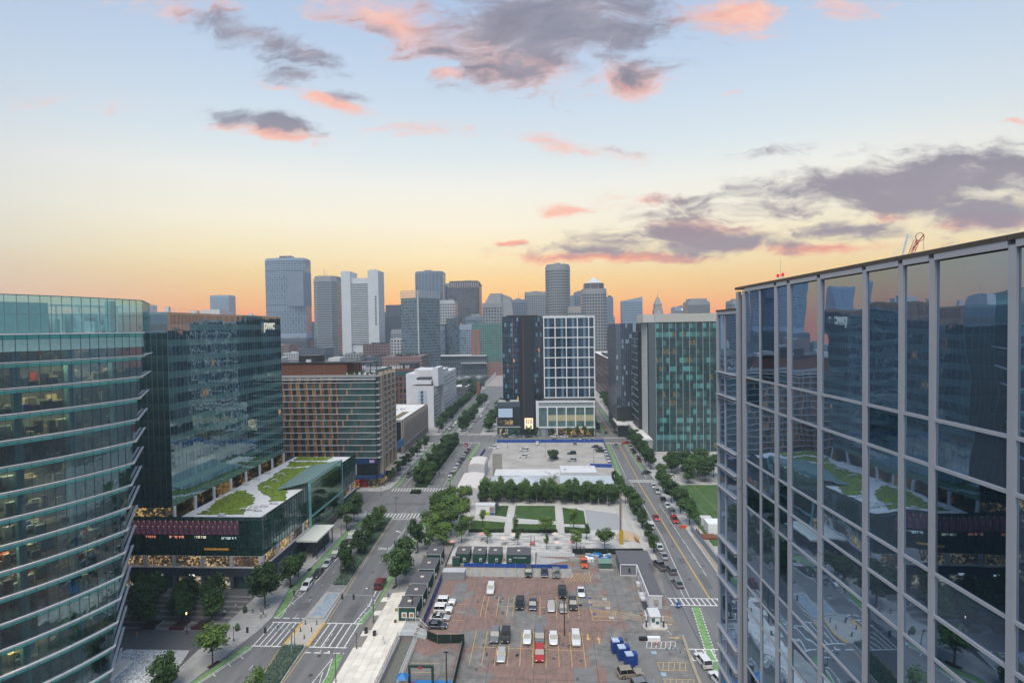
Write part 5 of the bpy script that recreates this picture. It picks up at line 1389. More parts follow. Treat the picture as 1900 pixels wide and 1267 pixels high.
# median of the boulevard
T = thing('median', 'raised median of the boulevard with blue grey planting and a fountain basin', 'median', (-52, 130, 0))
b = MB(); b.prism([(-54.7, 107.1), (-49.7, 107.1), (-49.1, 95), (-49.1, -30), (-53.2, -30), (-53.2, 95)], -.005, .15, 1, 0); b.prism([(-54.8, 116), (-49.3, 116), (-50.6, 133), (-51.1, 150), (-51.9, 168), (-52.6, 182), (-56.4, 182), (-56.4, 168), (-55.2, 150), (-54.8, 133)], -.005, .15, 1, 0)
b.prism([(-53.8, 217), (-48.2, 217), (-48.0, 240), (-48.0, 303), (-55.2, 303), (-54.6, 240)], -.005, .15, 1, 0); b.prism([(-55.5, 327+6), (-48, 333), (-48.4, 480), (-54, 480)], -.005, .15, 1, 0)
b.build('kerb_bed', [M_conc, kerb], T)
MB().box(-54.1, -49.7, 107.1, 116.0, 0.0, .10).build('refuge', mat('refuge_paver', (.42, .39, .35), .88, var=.1), T)
MB().box(-54.75, -54.1, 107.1, 116.0, 0.0, .106).build('tactile_strip', M_yel, T); MB().box(-49.7, -49.1, 107.1, 116.0, 0.0, .106).build('tactile_strip', M_yel, T)
fb_ = MB(); fb_.prism([(-53.9, 117.3), (-50.1, 117.3), (-50.6, 129), (-53.9, 129)], .15, .42); fb_.build('fountain_rim', mat('rim_stone', (.38, .36, .32), .85), T)
MB().prism([(-53.55, 117.8), (-50.5, 117.8), (-50.95, 128.5), (-53.55, 128.5)], .42, .435).build('fountain_water', mat('fountain_blue', (.20, .27, .32), .25, c2=(.33, .38, .42), scale=1.4, bump=.4), T)
pave_m = MB().prism([(-54.7, 129.5), (-50.7, 129.5), (-50.8, 133), (-54.7, 133)], .15, .16); pave_m.build('paving', M_roofgrey, T)


def groundcover(name, poly, n, z, mats, h=(.25, .6), r=(.1, .3), seed=0, parent=None):
    rn = random.Random(seed); b = MB(); xs = [p[0] for p in poly]; ys = [p[1] for p in poly]; k = 0
    while k < n:
        x, y = rn.uniform(min(xs), max(xs)), rn.uniform(min(ys), max(ys)); c = False
        for i in range(len(poly)):
            (x1, y1), (x2, y2) = poly[i], poly[i-1]
            if (y1 > y) != (y2 > y) and x < (x2-x1)*(y-y1)/(y2-y1)+x1: c = not c
        if not c: continue
        k += 1; rr = rn.uniform(*r); hh = rn.uniform(*h); m = rn.randrange(len(mats)); o = len(b.v)
        a0 = rn.random()*6.3
        for q in range(4):
            a = a0+q*1.57+rn.uniform(-.4, .4); dx_, dy_ = cos(a)*rr, sin(a)*rr; ox, oy = -sin(a)*rr*.35, cos(a)*rr*.35
            b.add([(x-ox, y-oy, z), (x+ox, y+oy, z), (x+dx_*1.2, y+dy_*1.2, z+hh)], [(0, 1, 2)], m)
    return tag(b.build(name, mats, parent), kind='stuff')


bluegrass = [mat('blue_grass_a', (.12, .18, .13), .9), mat('blue_grass_b', (.19, .26, .21), .9), mat('blue_grass_c', (.07, .12, .08), .9)]
darkveg = [mat('veg_a', (.035, .07, .022), .9), mat('veg_b', (.055, .10, .03), .9), mat('veg_c', (.02, .045, .018), .9)]
MB().prism([(-54.4, 106.8), (-50.0, 106.8), (-49.4, 95), (-49.4, -30), (-52.9, -30), (-52.9, 95)], .15, .2).build('soil', MATS['blue_grass_c'], T)
MB().prism([(-54.5, 133.2), (-50.9, 133.2), (-51.4, 150), (-52.2, 168), (-52.9, 181.6), (-56.1, 181.6), (-56.1, 168), (-54.9, 150)], .15, .2).build('soil', MATS['blue_grass_c'], T)
MB().prism([(-53.5, 217.4), (-48.5, 217.4), (-48.3, 302.5), (-54.9, 302.5), (-54.3, 240)], .15, .25).build('soil', darkveg[0], T)
groundcover('planting', [(-54.4, 106.8), (-50.0, 106.8), (-49.4, 92), (-52.9, 92)], 2600, .2, bluegrass, seed=1, parent=T)
groundcover('planting', [(-54.5, 133.2), (-50.9, 133.2), (-51.4, 150), (-52.2, 168), (-52.9, 181.6), (-56.1, 181.6), (-56.1, 168), (-54.9, 150)], 6000, .2, bluegrass, seed=2, parent=T)
groundcover('planting', [(-53.5, 217.4), (-48.5, 217.4), (-48.3, 302.5), (-54.9, 302.5)], 5000, .25, darkveg, (.4, 1.1), (.2, .5), 3, T)
T = thing('traffic_island', 'small kerbed traffic island with a low shrub on the far side of the crossing', 'traffic island', (-51.3, 210.5, 0))
MB().cyl(-51.3, 210.5, -.005, .15, 1.9, n=14).build('kerb_bed', kerb, T); groundcover('planting', [(-53, 209), (-49.6, 209), (-49.6, 212), (-53, 212)], 350, .15, darkveg, (.6, 1.2), (.3, .6), 5, T)

# ---------------- road markings
mk = MB(); yl = MB(); gr = MB(); pt = MB()
def ln(b, x0, y0, x1, y1, w=.15, z=.006, z2=None):
    d = Vector((x1-x0, y1-y0)); n = Vector((-d.y, d.x)).normalized()*w/2
    b.add([(x0+n.x, y0+n.y, z), (x0-n.x, y0-n.y, z), (x1-n.x, y1-n.y, z), (x1+n.x, y1+n.y, z)], [(0, 1, 2, 3)])
def dash(b, x0, y0, x1, y1, on, off, w=.15, z=.006):
    L = math.hypot(x1-x0, y1-y0); t = 0
    while t < L:
        e = min(t+on, L); ln(b, x0+(x1-x0)*t/L, y0+(y1-y0)*t/L, x0+(x1-x0)*e/L, y0+(y1-y0)*e/L, w, z); t += on+off
Z2 = .010
# green bike lanes
gl_ = [(-64.4, 60, -63.0, 60), (-64.3, 90, -62.9, 90), (-62.9, 104, -61.6, 104), (-62.2, 106.8, -60.9, 106.8)]
def ribbon(b, pts, z=.005):
    for (a0, y0, a1, _), (c0, y1, c1, _) in zip(pts[:-1], pts[1:]): b.add([(a0, y0, z), (a1, y0, z), (c1, y1, z), (c0, y1, z)], [(0, 1, 2, 3)])
ribbon(gr, [(-67.5, 92, -66.2, 92), (-65.6, 97, -64.2, 97), (-63.6, 103, -62.2, 103), (-62.4, 106.8, -60.8, 106.8)])
ribbon(gr, [(-62.2, 117.8, -60.4, 117.8), (-63.0, 124, -61.6, 124), (-64.6, 131, -63.0, 131), (-64.0, 146, -62.6, 146), (-64.2, 168, -62.8, 168), (-62.8, 180, -61.4, 180)])
ribbon(gr, [(-42.1, 115.4, -40.7, 115.4), (-40.9, 122, -40.1, 122), (-40.3, 126, -39.9+.0, 126), (-41.2, 137, -39.95, 137), (-40.9, 158, -39.95, 158), (-41.2, 182, -40, 182)])
ribbon(gr, [(-41.0, 85, -39.95, 85), (-41.5, 96, -40.0, 96), (-42.3, 104.6, -40.9, 104.6)])
ribbon(gr, [(-62.3, 218, -61.0, 218), (-62.2, 260, -60.9, 260), (-62.2, 303, -60.9, 303)])
ribbon(gr, [(-41, 222, -39.6, 222), (-38.6, 262, -37.2, 262), (-37, 303, -35.6, 303)]); ribbon(gr, [(-62.2, 330, -61, 330), (-62.2, 480, -61, 480)])
ribbon(gr, [(29.1, 60, 30.4, 60), (31.2, 104, 32.6, 104), (33.6, 125.4, 35.2, 125.4)])
ribbon(gr, [(31.6, 230, 33.2, 230), (33.2, 262, 34.6, 262), (34.2, 300, 35.6, 300)]); ribbon(gr, [(44.2, 246, 45.4, 246), (44.6, 300, 45.9, 300)]); ribbon(gr, [(36, 330, 37.2, 330), (37, 430, 38, 430)]); ribbon(gr, [(43.8, 330, 45.2, 330), (44.2, 430, 45.4, 430)])
tag(gr.build('green_cycle_lane', M_grn), kind='structure')
# crossings
for (x0, x1) in ((-61.3, -54.9), (-48.9, -41.0)):
    ln(mk, x0, 115.9, x1, 115.9, .35); ln(mk, x0, 106.9, x1, 106.9, .35)
    n = 5
    for i in range(n): xx = x0+.7+i*(x1-x0-1.4)/(n-1)+(-.25 if x0 < -55 else .1); ln(mk, xx, 107, xx, 115.8, .26, Z2)
dash(mk, -62.0, 117.7, -54.9, 117.7, 1.6, .6, .35); dash(mk, -49.1, 105.0, -40.9, 105.0, 1.4, .6, .35)
for (x0, x1, y0, y1, n) in ((-62.3, -43.2, 182.6, 186.6, 17), (-61.8, -40.2, 213.2, 216.6, 19), (-61, -49, 327, 330.5, 10), (-47, -37, 327, 330.5, 9), (-60, -37, 303.4, 305.2, 16)):
    for i in range(n): xx = x0+i*(x1-x0)/(n-1); ln(mk, xx, y0, xx, y1, .38, Z2)
    ln(mk, x0, y0-.2, x1, y0-.2, .22); ln(mk, x0, y1+.2, x1, y1+.2, .22)
ln(mk, -52.6, 181.0, -42, 181.0, .35)
for (x0, x1, y0, y1, n) in ((28.9, 41.2, 126.0, 129.2, 10), (27.6, 38, 105.0, 108.7, 7), (35.3, 46.0, 226.2, 229.3, 12), (34, 47, 300.6, 303.4, 13), (34.6, 47, 315.6, 318, 13)):
    ln(mk, x0, y0, x1, y0, .3); ln(mk, x0, y1, x1, y1, .3)
    for i in range(n): xx = x0+.6+i*(x1-x0-1.2)/(n-1); ln(mk, xx+.15, y0+.1, xx-.15 if x0 > 28 else xx, y1-.1, .3, Z2)
# lane lines
for i in range(18): ln(mk, 33.55-2.3*i/18-.06+.12*0, 124.8-i*1.1, 33.5-2.3*i/18, 124.2-i*1.1, .22, Z2); ln(mk, 35.25-2.3*i/18, 124.8-i*1.1, 35.2-2.3*i/18, 124.2-i*1.1, .22, Z2)
ln(mk, -61.6, 117.9, -59.6, 133, .16); ln(mk, -59.6, 133, -59.5, 180, .16); ln(mk, -60.4, 118, -62.4, 131, .14); dash(mk, -57.2, 118, -57.2, 182, 1.4, 6, .12); dash(mk, -57.4, 40, -57.4, 104, 1.4, 6, .12)
for y0 in (120.5, 124, 127.5): ln(mk, -61.3-.05*(y0-118)*.6, y0+.8, -60.6+.1*(y0-118), y0-.2, .16)
ln(mk, -61.6, 129.5, -59.8, 133, .18); ln(mk, -62.4, 133, -61.2, 129, .18)
ln(mk, -60.6, 106, -63.8, 97, .16); ln(mk, -63.8, 97, -67, 90, .16); ln(mk, -60.8, 106.6, -65, 95, .14)
for y0 in (95, 98, 101, 103.5): ln(mk, -65.2+(y0-95)*.42, y0, -64.1+(y0-95)*.42, y0-.9, .16)
# right side buffer triangles
pts = [(-42.7, 116), (-42.4, 120), (-41.9, 124), (-42.2, 128), (-42.4, 131)]
for a, b in zip(pts[:-1], pts[1:]): dash(mk, *a, *b, 1.2, .25, .3)
ln(mk, -42.0, 116, -40.9, 123, .14); ln(mk, -40.9, 123, -41.2, 128, .14); ln(mk, -41.2, 128, -41.2, 181, .14)
for y0 in (118, 121, 124, 127): ln(mk, -42.5+.0*y0, y0+.3, -41.2, y0-1, .16)
ln(mk, -43.9, 92, -42.6, 103.4, .16); ln(mk, -42.6, 103.4, -41.6, 98, .16); ln(mk, -41.6, 98, -41.5, 85, .14); ln(mk, -42.8, 99, -41.7, 94, .16); ln(mk, -43.3, 95.6, -42, 95.6, .16)
ln(mk, -46.3, 147, -45.6, 181, .14); dash(mk, -43.4, 163, -43.1, 181, 5, 2, .12); dash(mk, -46.0, 112, -46.0, 104, 1, 1, .12)
ln(mk, -48.9, 217.5, -48.0+.4, 300, .12); dash(mk, -44.2, 219, -44.2, 300, 3, 6, .12); ln(mk, -41.9, 219, -41.6, 300, .12); ln(mk, -58.6, 219, -58.6, 300, .14); dash(mk, -56.4, 219, -56.8, 300, 3, 6, .12)
ln(mk, -58.6, 333, -58.6, 590, .14); dash(mk, -45, 333, -45, 590, 3, 6, .12)
# letters painted on the lane ("ONLY") and arrows, plain strokes
def arrow(b, x, y, s, d, z=.008):
    c, n = cos(d), sin(d); T_ = lambda u, v: (x+u*c-v*n, y+u*n+v*c, z)
    b.add([T_(-.12*s, -s), T_(.12*s, -s), T_(.12*s, .2*s), T_(-.12*s, .2*s)], [(0, 1, 2, 3)]); b.add([T_(-.42*s, .2*s), T_(.42*s, .2*s), T_(0, s)], [(0, 1, 2)])
arrow(mk, -47.4, 170, 1.4, .9)
def word(txt, x, y, size, m, z=.012, rot=0., name='road_lettering', label=None, sy=1.6):
    o = text_obj(name, txt, size, m, None, (x, y, z), (0, 0, rot), .001, .02, 0, 1, 'CENTER'); o.scale = (1, sy, 1)
    return tag(o, kind='structure')
word('ONLY', -48.0, 155.8, 1.3, M_wl)
tag(mk.build('road_markings', M_wl), kind='structure')
ln(yl, 38.85, 129.4, 38.9, 225.6, .28); ln(yl, 39.6, 230, 41.2, 300, .26); ln(yl, 40.9, 330, 42, 640, .26)
ln(yl, -54.85, 133, -54.85, 117, .12); ln(yl, -49.0, 116.5, -50.9, 150, .12); ln(yl, -50.9, 150, -52.3, 182, .12); ln(yl, -48.95, 106, -48.95, 40, .14); ln(yl, -54.8, 106, -53.4, 92, .12)
tag(yl.build('yellow_road_lines', M_yel), kind='structure')
wl2 = MB(); ln(wl2, 35.8, 225, 35.8, 165, .14); ln(wl2, 35.8, 165, 34.2, 129.7, .14); ln(wl2, 33.0, 138, 33.0, 129.7, .14); dash(wl2, 41.6, 198, 41.6, 141, 4.5, .8, .14); ln(wl2, 41.9, 165, 41.8, 150, .05)
ln(wl2, 35.1, 232, 36.3, 298, .14); ln(wl2, 43.6, 232, 44, 298, .14)
tag(wl2.build('lane_lines', M_wl), kind='structure')
for i, (x, y, a) in enumerate([(-46.5, 104, .6), (45, 110, .3), (-45.4, 194, 1.2), (-57, 200, .2), (-50, 204, .9)]):
    pass
pt = MB(); rnd = random.Random(6)
for (x0, x1, y0, y1) in ((-59.4, -57.6, 150, 158), (-46, -43.8, 118, 124), (-45.2, -43.6, 158, 171), (-58.8, -56, 121, 124.5), (36.2, 38.4, 170, 184), (39.6, 41.2, 134, 142), (36, 38, 205, 210), (40, 44, 190, 192), (-60, -44, 196, 198.4), (-47.5, -43, 232, 239), (36.5, 38.5, 148, 152), (-58.5, -56, 236, 248)):
    pt.sheet(R4(x0, x1, y0, y1), .0035)
tag(pt.build('road_patches', asph2), kind='structure')
mh = MB()
for x, y in ((-45.6, 104), (-57.5, 127), (-56.5, 97), (-46.5, 141), (-44.5, 175), (37.4, 160), (40.8, 177), (36.8, 139), (42.5, 147), (-44.7, 98), (40.5, 212), (-50, 195), (-57, 204)): mh.cyl(x, y, .001, .012, .42, n=12)
for i in range(40): mh.cyl(rnd.uniform(-60, -41), rnd.uniform(90, 300), .001, .009, rnd.uniform(.1, .25), n=7)
tag(mh.build('manhole_covers', mat('iron_cover', (.05, .05, .052), .7)), kind='structure')

# ---------------- near car park
lotm, nt, bs = newmat('lot_surface')
N, L = nt.nodes.new, nt.links.new
t_ = N('ShaderNodeTexCoord'); mp_ = N('ShaderNodeMapping'); L(t_.outputs['Object'], mp_.inputs[0])
br = N('ShaderNodeTexBrick'); L(mp_.outputs[0], br.inputs['Vector']); br.inputs['Scale'].default_value = 1.
mp_.inputs['Rotation'].default_value = (0, 0, pi/2); mp_.inputs['Scale'].default_value = (1., 1., 1)
br.inputs['Brick Width'].default_value = 1.3; br.inputs['Row Height'].default_value = .42; br.inputs['Mortar Size'].default_value = .045; br.inputs['Mortar Smooth'].default_value = .3
br.inputs['Color1'].default_value = (.25, .15, .125, 1); br.inputs['Color2'].default_value = (.185, .12, .10, 1); br.inputs['Mortar'].default_value = (.22, .165, .145, 1)
n1 = N('ShaderNodeTexNoise'); L(t_.outputs['Object'], n1.inputs['Vector']); n1.inputs['Scale'].default_value = .07; n1.inputs['Detail'].default_value = 6; n1.inputs['Roughness'].default_value = .62; n1.inputs['Distortion'].default_value = .6
r1 = N('ShaderNodeValToRGB'); L(n1.outputs[0], r1.inputs[0]); r1.color_ramp.elements[0].position = .47; r1.color_ramp.elements[1].position = .56
n2 = N('ShaderNodeTexNoise'); L(t_.outputs['Object'], n2.inputs['Vector']); n2.inputs['Scale'].default_value = .5; n2.inputs['Detail'].default_value = 6
r2 = N('ShaderNodeValToRGB'); L(n2.outputs[0], r2.inputs[0]); r2.color_ramp.elements[0].position = .35; r2.color_ramp.elements[1].position = .65
r2.color_ramp.elements[0].color = (.13, .127, .122, 1); r2.color_ramp.elements[1].color = (.215, .205, .195, 1)
# keep brick in the middle, worn asphalt towards the right exit
sp = N('ShaderNodeSeparateXYZ'); L(t_.outputs['Object'], sp.inputs[0])
mr = N('ShaderNodeMapRange'); L(sp.outputs[0], mr.inputs[0]); mr.inputs[1].default_value = 9; mr.inputs[2].default_value = 20; mr.inputs[3].default_value = 0; mr.inputs[4].default_value = .28
sb = N('ShaderNodeMath'); sb.operation = 'SUBTRACT'; L(r1.outputs[0], sb.inputs[0]); L(mr.outputs[0], sb.inputs[1])
mr2 = N('ShaderNodeMapRange'); L(n1.outputs[0], mr2.inputs[0]); mr2.inputs[1].default_value = .46; mr2.inputs[2].default_value = .52
ad = N('ShaderNodeMath'); ad.operation = 'MULTIPLY_ADD'; L(mr.outputs[0], ad.inputs[0]); ad.inputs[1].default_value = -.42; L(n1.outputs[0], ad.inputs[2])
mr2 = N('ShaderNodeMapRange'); L(ad.outputs[0], mr2.inputs[0]); mr2.inputs[1].default_value = .43; mr2.inputs[2].default_value = .495; mr2.interpolation_type = 'SMOOTHSTEP'
mx = N('ShaderNodeMix'); mx.data_type = 'RGBA'; L(mr2.outputs[0], mx.inputs[0]); L(r2.outputs[0], mx.inputs[6])
wv_ = N('ShaderNodeMix'); wv_.data_type = 'RGBA'; wv_.blend_type = 'MULTIPLY'; wv_.inputs[0].default_value = .5; L(br.outputs[0], wv_.inputs[6]); 
r3 = N('ShaderNodeValToRGB'); L(n2.outputs[0], r3.inputs[0]); r3.color_ramp.elements[0].color = (.55, .6, .6, 1); r3.color_ramp.elements[1].color = (1.3, 1.25, 1.2, 1); L(r3.outputs[0], wv_.inputs[7])
L(wv_.outputs[2], mx.inputs[7]); L(mx.outputs[2], bs.inputs['Base Color']); bs.inputs['Roughness'].default_value = .9
gsheet('car_park_surface', [[(-30.6, -30), (28.4, -30), (28.4, 124), (30.5, 148.5), (28.5, 154.5), (-27.3, 154.5), (-27.3, 109.8), (-30.6, 109.8)]], .003, lotm)
gsheet('gravel_strip', [R4(-30.8, -27.2, -30, 109.6)], .007, mat('gravel', (.17, .17, .15), .95, c2=(.09, .095, .08), scale=2.5, bump=.6, bscale=30))
gsheet('worn_strip', [R4(-27.2, 7, 139.2, 144.4)], .006, mat('worn_concrete', (.32, .31, .29), .9, c2=(.24, .235, .22), scale=.6))
gsheet('resurfaced_patches', [[(-26, 96.5), (-21, 96.5), (-21, 102), (-26, 102)], [(-18.5, 110.8), (-2, 110.8), (-2, 113.6), (-18.5, 113.6)], [(11, 96), (24, 96), (24, 109), (16, 111), (11, 108)], [(5, 102), (9, 102), (9, 90), (5, 90)], [(-23, 127), (-20, 127), (-20, 136), (-23, 136)], [(15, 125), (19, 125), (19, 139), (15, 139)]], .0065, mat('patch_grey', (.19, .187, .18), .9, c2=(.145, .143, .14), scale=.4))
ly = MB(); zt = .010
def Ly(x0, y0, x1, y1, w=.11): ln(ly, x0, y0, x1, y1, w, zt)
for x in (-15.1, -12.7, -7.75, -5.3, -2.8, -.2, 2.3, 4.8, 7.4): Ly(x, 102, x, 114)
for x in (-10.2,): Ly(x, 102, x, 108)
Ly(-15.1, 108.1, 7.5, 107.4); Ly(2.3, 113.3, 5, 113.3)
for x in (-15, -13.9, -11.4, -9.0, -7.7, -1.5, 2.3, 4.9, 7.4): Ly(x, 119.5, x, 129)
Ly(-11.4, 124.3, 2.3, 124)
for x in (-20.2, -17, -14.4, -11.6, -9, -6.2, -2.6, 1.4, 4.6): Ly(x, 139.6, x, 143.8)
Ly(11.4, 137, 11.4, 143); Ly(13.7, 138.5, 13.7, 141)
for i in range(9): Ly(4.8+i*.75, 136.8, 7.2+i*.65, 141.8, .1)
for (y) in (96.6, 99.6, 102.4): Ly(-26.3, y, -21, y)
for (y) in (112.6, 118, 121.5, 125): Ly(-21.2, y, -18.6, y-.1)
# accessible bays with hatching
for (x0, x1, y0, y1) in ((10.3, 14.8, 125.1, 127.4), (10.3, 15.6, 120.3, 122.9)):
    Ly(x0, y0, x1, y0); Ly(x0, y1, x1, y1); Ly(x0, y0, x0, y1); Ly(x1, y0, x1, y1)
    n = 9
    for i in range(n): Ly(x0+i*(x1-x0)/n, y1, x0+min(n, i+1.4)*(x1-x0)/n, y0, .08)
Ly(10.3, 118.9, 15.6, 118.9); Ly(10.3, 118.9, 10.2, 123); Ly(10.2, 129.4, 14.8, 129.4); Ly(10.2, 123, 10.2, 129.4)
for (a, b) in (((15.6, 122.9), (20.4, 121.2)), ((20.4, 121.2), (27.6, 120.9)), ((15.6, 120.4), (20.4, 119.3)), ((20.4, 119.3), (28, 119.1)), ((27.6, 120.9), (28, 119.1))): Ly(*a, *b)
for i in range(14): Ly(15.8+i*.85, 122.7-min(i, 6)*.23, 16.9+i*.86, 120.2-min(i, 6)*.15, .08)
# bottom right bays
for (y0, y1, x0) in ((104.2, 101.8, 21.2), (99.2, 96.8, 21.4)):
    Ly(x0, y0, x0+5.3, y0); Ly(x0+.2, y1, x0+5.3, y1); Ly(x0, y0, x0+.2, y1)
    for i in range(5): Ly(x0+.6+i*1.05, y1, x0+1.3+i*1.05, y0)
arrow(ly, 8.6, 112.2, 1.2, pi, zt); arrow(ly, 10.8, 111.2, 1.2, 0, zt); arrow(ly, 26.2, 117.8, 1.1, pi/2, zt); arrow(ly, 26.6, 112.6, 1.1, -pi/2, zt)
tag(ly.build('car_park_lines', mat('faded_yellow_paint', (.55, .35, .10), .8, var=.25, scale=2)), kind='structure')
wh_ = MB()
for i in range(7): ln(wh_, 20.1+i*.95, 108.9, 20.7+i*.95, 111.0, .12, zt)
ln(wh_, 20, 108.8, 26.4, 108.8, .12, zt); ln(wh_, 20.2, 111.1, 26.4, 111.1, .12, zt); ln(wh_, 25.6, 115.9, 26.3, 113.5, .1, zt)
tag(wh_.build('car_park_hatching', M_wl), kind='structure')
bp = MB()
for x, y in ((10.4, 128.7), (10.4, 125.7), (10.9, 121.5)): bp.cyl(x, y, .008, .013, .42, n=12)
tag(bp.build('blue_spots', mat('blue_paint', (.02, .06, .33), .7)), kind='structure')
bp = MB()
for x, y in ((13.9, 128.4), (14.2, 124.2), (14.5, 120.0)): bp.sheet(R4(x-.55, x+.55, y-.5, y+.5), .011)
for x, y in ((21.3, 107.3), (21.7, 100.6), (22.0, 95.3)): bp.sheet(R4(x-.5, x+.5, y-.5, y+.5), .011, 1)
tag(bp.build('badge_squares', [mat('pale_square', (.36, .37, .38), .8), mat('cyan_square', (.25, .38, .45), .8)]), kind='structure')

rnd = random.Random(77); ck = MB(); oil = MB()
def crack(x, y, a, n, st, w):
    for i in range(n):
        a2 = a+rnd.uniform(-.35, .35); x2, y2 = x+cos(a2)*st, y+sin(a2)*st; ln(ck, x, y, x2, y2, w, .0085); x, y = x2, y2
for i in range(70): crack(rnd.uniform(-59, -42), rnd.uniform(92, 300), rnd.choice([0, pi/2, pi/2, pi/2]), rnd.randint(3, 9), rnd.uniform(.5, 1.3), rnd.uniform(.04, .09))
for i in range(45): crack(rnd.uniform(32, 43), rnd.uniform(105, 300), rnd.choice([0, pi/2, pi/2]), rnd.randint(3, 8), rnd.uniform(.5, 1.3), rnd.uniform(.04, .09))
for i in range(60): crack(rnd.uniform(-26, 26), rnd.uniform(92, 140), rnd.choice([0, pi/2, .6, 2.5]), rnd.randint(4, 12), rnd.uniform(.5, 1.5), rnd.uniform(.04, .10))
for x in (-18, -11.4, -2.6, 9.4, 16.5, 21): ln(ck, x, 92, x+.4, 139, .07, .0085)
for y in (98.2, 114.6, 118.3, 130.6, 137.6): ln(ck, -26, y+.3, 27, y-.3, .07, .0085)
for i in range(30): crack(rnd.uniform(-30, 31), rnd.uniform(236, 300), rnd.choice([0, pi/2]), rnd.randint(4, 12), rnd.uniform(1, 2.5), rnd.uniform(.08, .16))
for i in range(150):
    x, y = rnd.choice([(rnd.uniform(-24, 24), rnd.uniform(94, 140)), (rnd.uniform(-14, 7), rnd.uniform(103, 112)), (rnd.uniform(-14, 8), rnd.uniform(120, 129)), (rnd.uniform(-30, 30), rnd.uniform(240, 300))])
    r = rnd.uniform(.12, .5); n = 9; oil.add([(x+r*rnd.uniform(.6, 1.2)*cos(k*.698), y+1.5*r*rnd.uniform(.6, 1.2)*sin(k*.698), .0092) for k in range(n)], [tuple(range(n))])
tag(ck.build('asphalt_cracks', mat('crack_sealant', (.055, .055, .055), .8)), kind='structure')
tag(oil.build('oil_stains', mat('oil_stain', (.09, .085, .08), .7)), kind='structure')

# ---------------- plaza in the middle
stone = mat('plaza_stone', (.46, .45, .43), .88, var=.1, scale=.5)
gsheet('central_plaza', [[(-40, 160.2), (-27.3, 154.6), (30, 154.6), (31, 226), (28.4, 226), (28.4, 200), (-27.3, 206), (-39.6, 195)]], .012, stone)
gsheet('right_walk', [[(28.4, 148.6), (31.1, 148.6), (31.1, 226), (28.6, 233), (25, 233), (25, 155)]], .13, mat('walk_stone', (.40, .38, .35), .88, var=.08, scale=.6))
st = MB(); rnd = random.Random(14); y = 155.4
while y < 169.4:
    x = -26.
    while x < 23:
        w = rnd.uniform(1, 7)
        if rnd.random() < .55: st.sheet(R4(x, min(23, x+w), y, y+.34), .017, rnd.choice([0, 0, 1]))
        x += w+rnd.uniform(.3, 2.5)
    y += .62
x_ = 0
tag(st.build('paver_stripes', [mat('stripe_dark', (.19, .19, .19), .9), mat('stripe_light', (.50, .49, .47), .9)]), kind='structure')
for (xa, xb, ya, yb) in ((-13.1, -10.9, 169.5, 200), (3.8, 6.0, 169.5, 200)):
    P_ = thing('stepped_path', 'plank striped path crossing the lawns on the left' if xa < 0 else 'plank striped path crossing the lawns on the right', 'path', (xa, ya, 0))
    MB().box(xa, xb, ya, yb, .012, .03).build('bed', MATS['stripe_dark'], P_)
    k = 0; y = ya+.1
    while y < yb-.5: piece('plank', ((xa, y), (1, 0), (0, -1)), .05, xb-xa-.05, .03, .05, -.62, 0, rnd.choice([MATS['stripe_light'], stone]), P_); y += .78
for i, (p, l) in enumerate([([(-10.7, 195.8), (3.5, 195.8), (3.5, 179.9), (-10.7, 182.9)], 'large lawn between the two striped paths'), ([(6.2, 194), (13.6, 190.5), (13.4, 177), (6.2, 177.6)], 'small lawn beside the grey court'), ([(-19.5, 195.6), (-13.4, 195.6), (-13.4, 184), (-19.5, 186)], 'short lawn strip next to the white cabin'),
    ([(-24.3, 180.6), (-13.4, 178.8), (-13.4, 170.3), (-24.3, 170.3)], 'front lawn left of the left striped path'), ([(-10.6, 177.5), (3.5, 177.0), (3.5, 170.3), (-10.6, 170.3)], 'front lawn between the paths'), ([(6.2, 175), (13.4, 174), (13.4, 170.3), (6.2, 170.3)], 'front lawn right of the right striped path')]):
    o = gsheet('lawn', [p], .03, lawn); o['label'] = l
    groundcover('grass', p, 1600, .03, [mat('grass_a', (.05, .11, .02), .95), mat('grass_b', (.035, .075, .016), .95)], (.04, .1), (.08, .2), i+30)
gsheet('grey_court', [[(14.1, 192), (25.8, 187.5), (23.8, 172.6), (13.6, 172)]], .02, mat('court_grey', (.30, .31, .32), .85, var=.06))
gsheet('grey_walk', [[(-26, 187), (-13.2, 181.6), (3.8, 178.8), (3.8, 177.4), (-13.2, 179.4), (-26, 182.6)]], .034, mat('light_walk', (.40, .395, .38), .88))
hd = MB()
groundcover('low_hedge', [(-24.3, 169.6), (-13.4, 169.6), (-13.4, 171.2), (-24.3, 171.2)], 700, .03, darkveg, (.5, .9), (.25, .45), 41)
groundcover('low_hedge', [(-10.6, 169.6), (3.6, 169.6), (3.6, 171.2), (-10.6, 171.2)], 800, .03, darkveg, (.5, .9), (.25, .45), 42)
groundcover('low_hedge', [(6.2, 169.6), (14, 169.6), (14, 171.2), (6.2, 171.2)], 450, .03, darkveg, (.5, .9), (.25, .45), 43)
b = MB()
for y in range(157, 205, 2): b.box(25.2, 26.6, y, y+.9, .13, .15); b.box(28.2, 29.4, y+.5, y+1.3, .13, .15)
tag(b.build('walk_inlay', mat('inlay_blue', (.42, .46, .48), .8)), kind='structure')
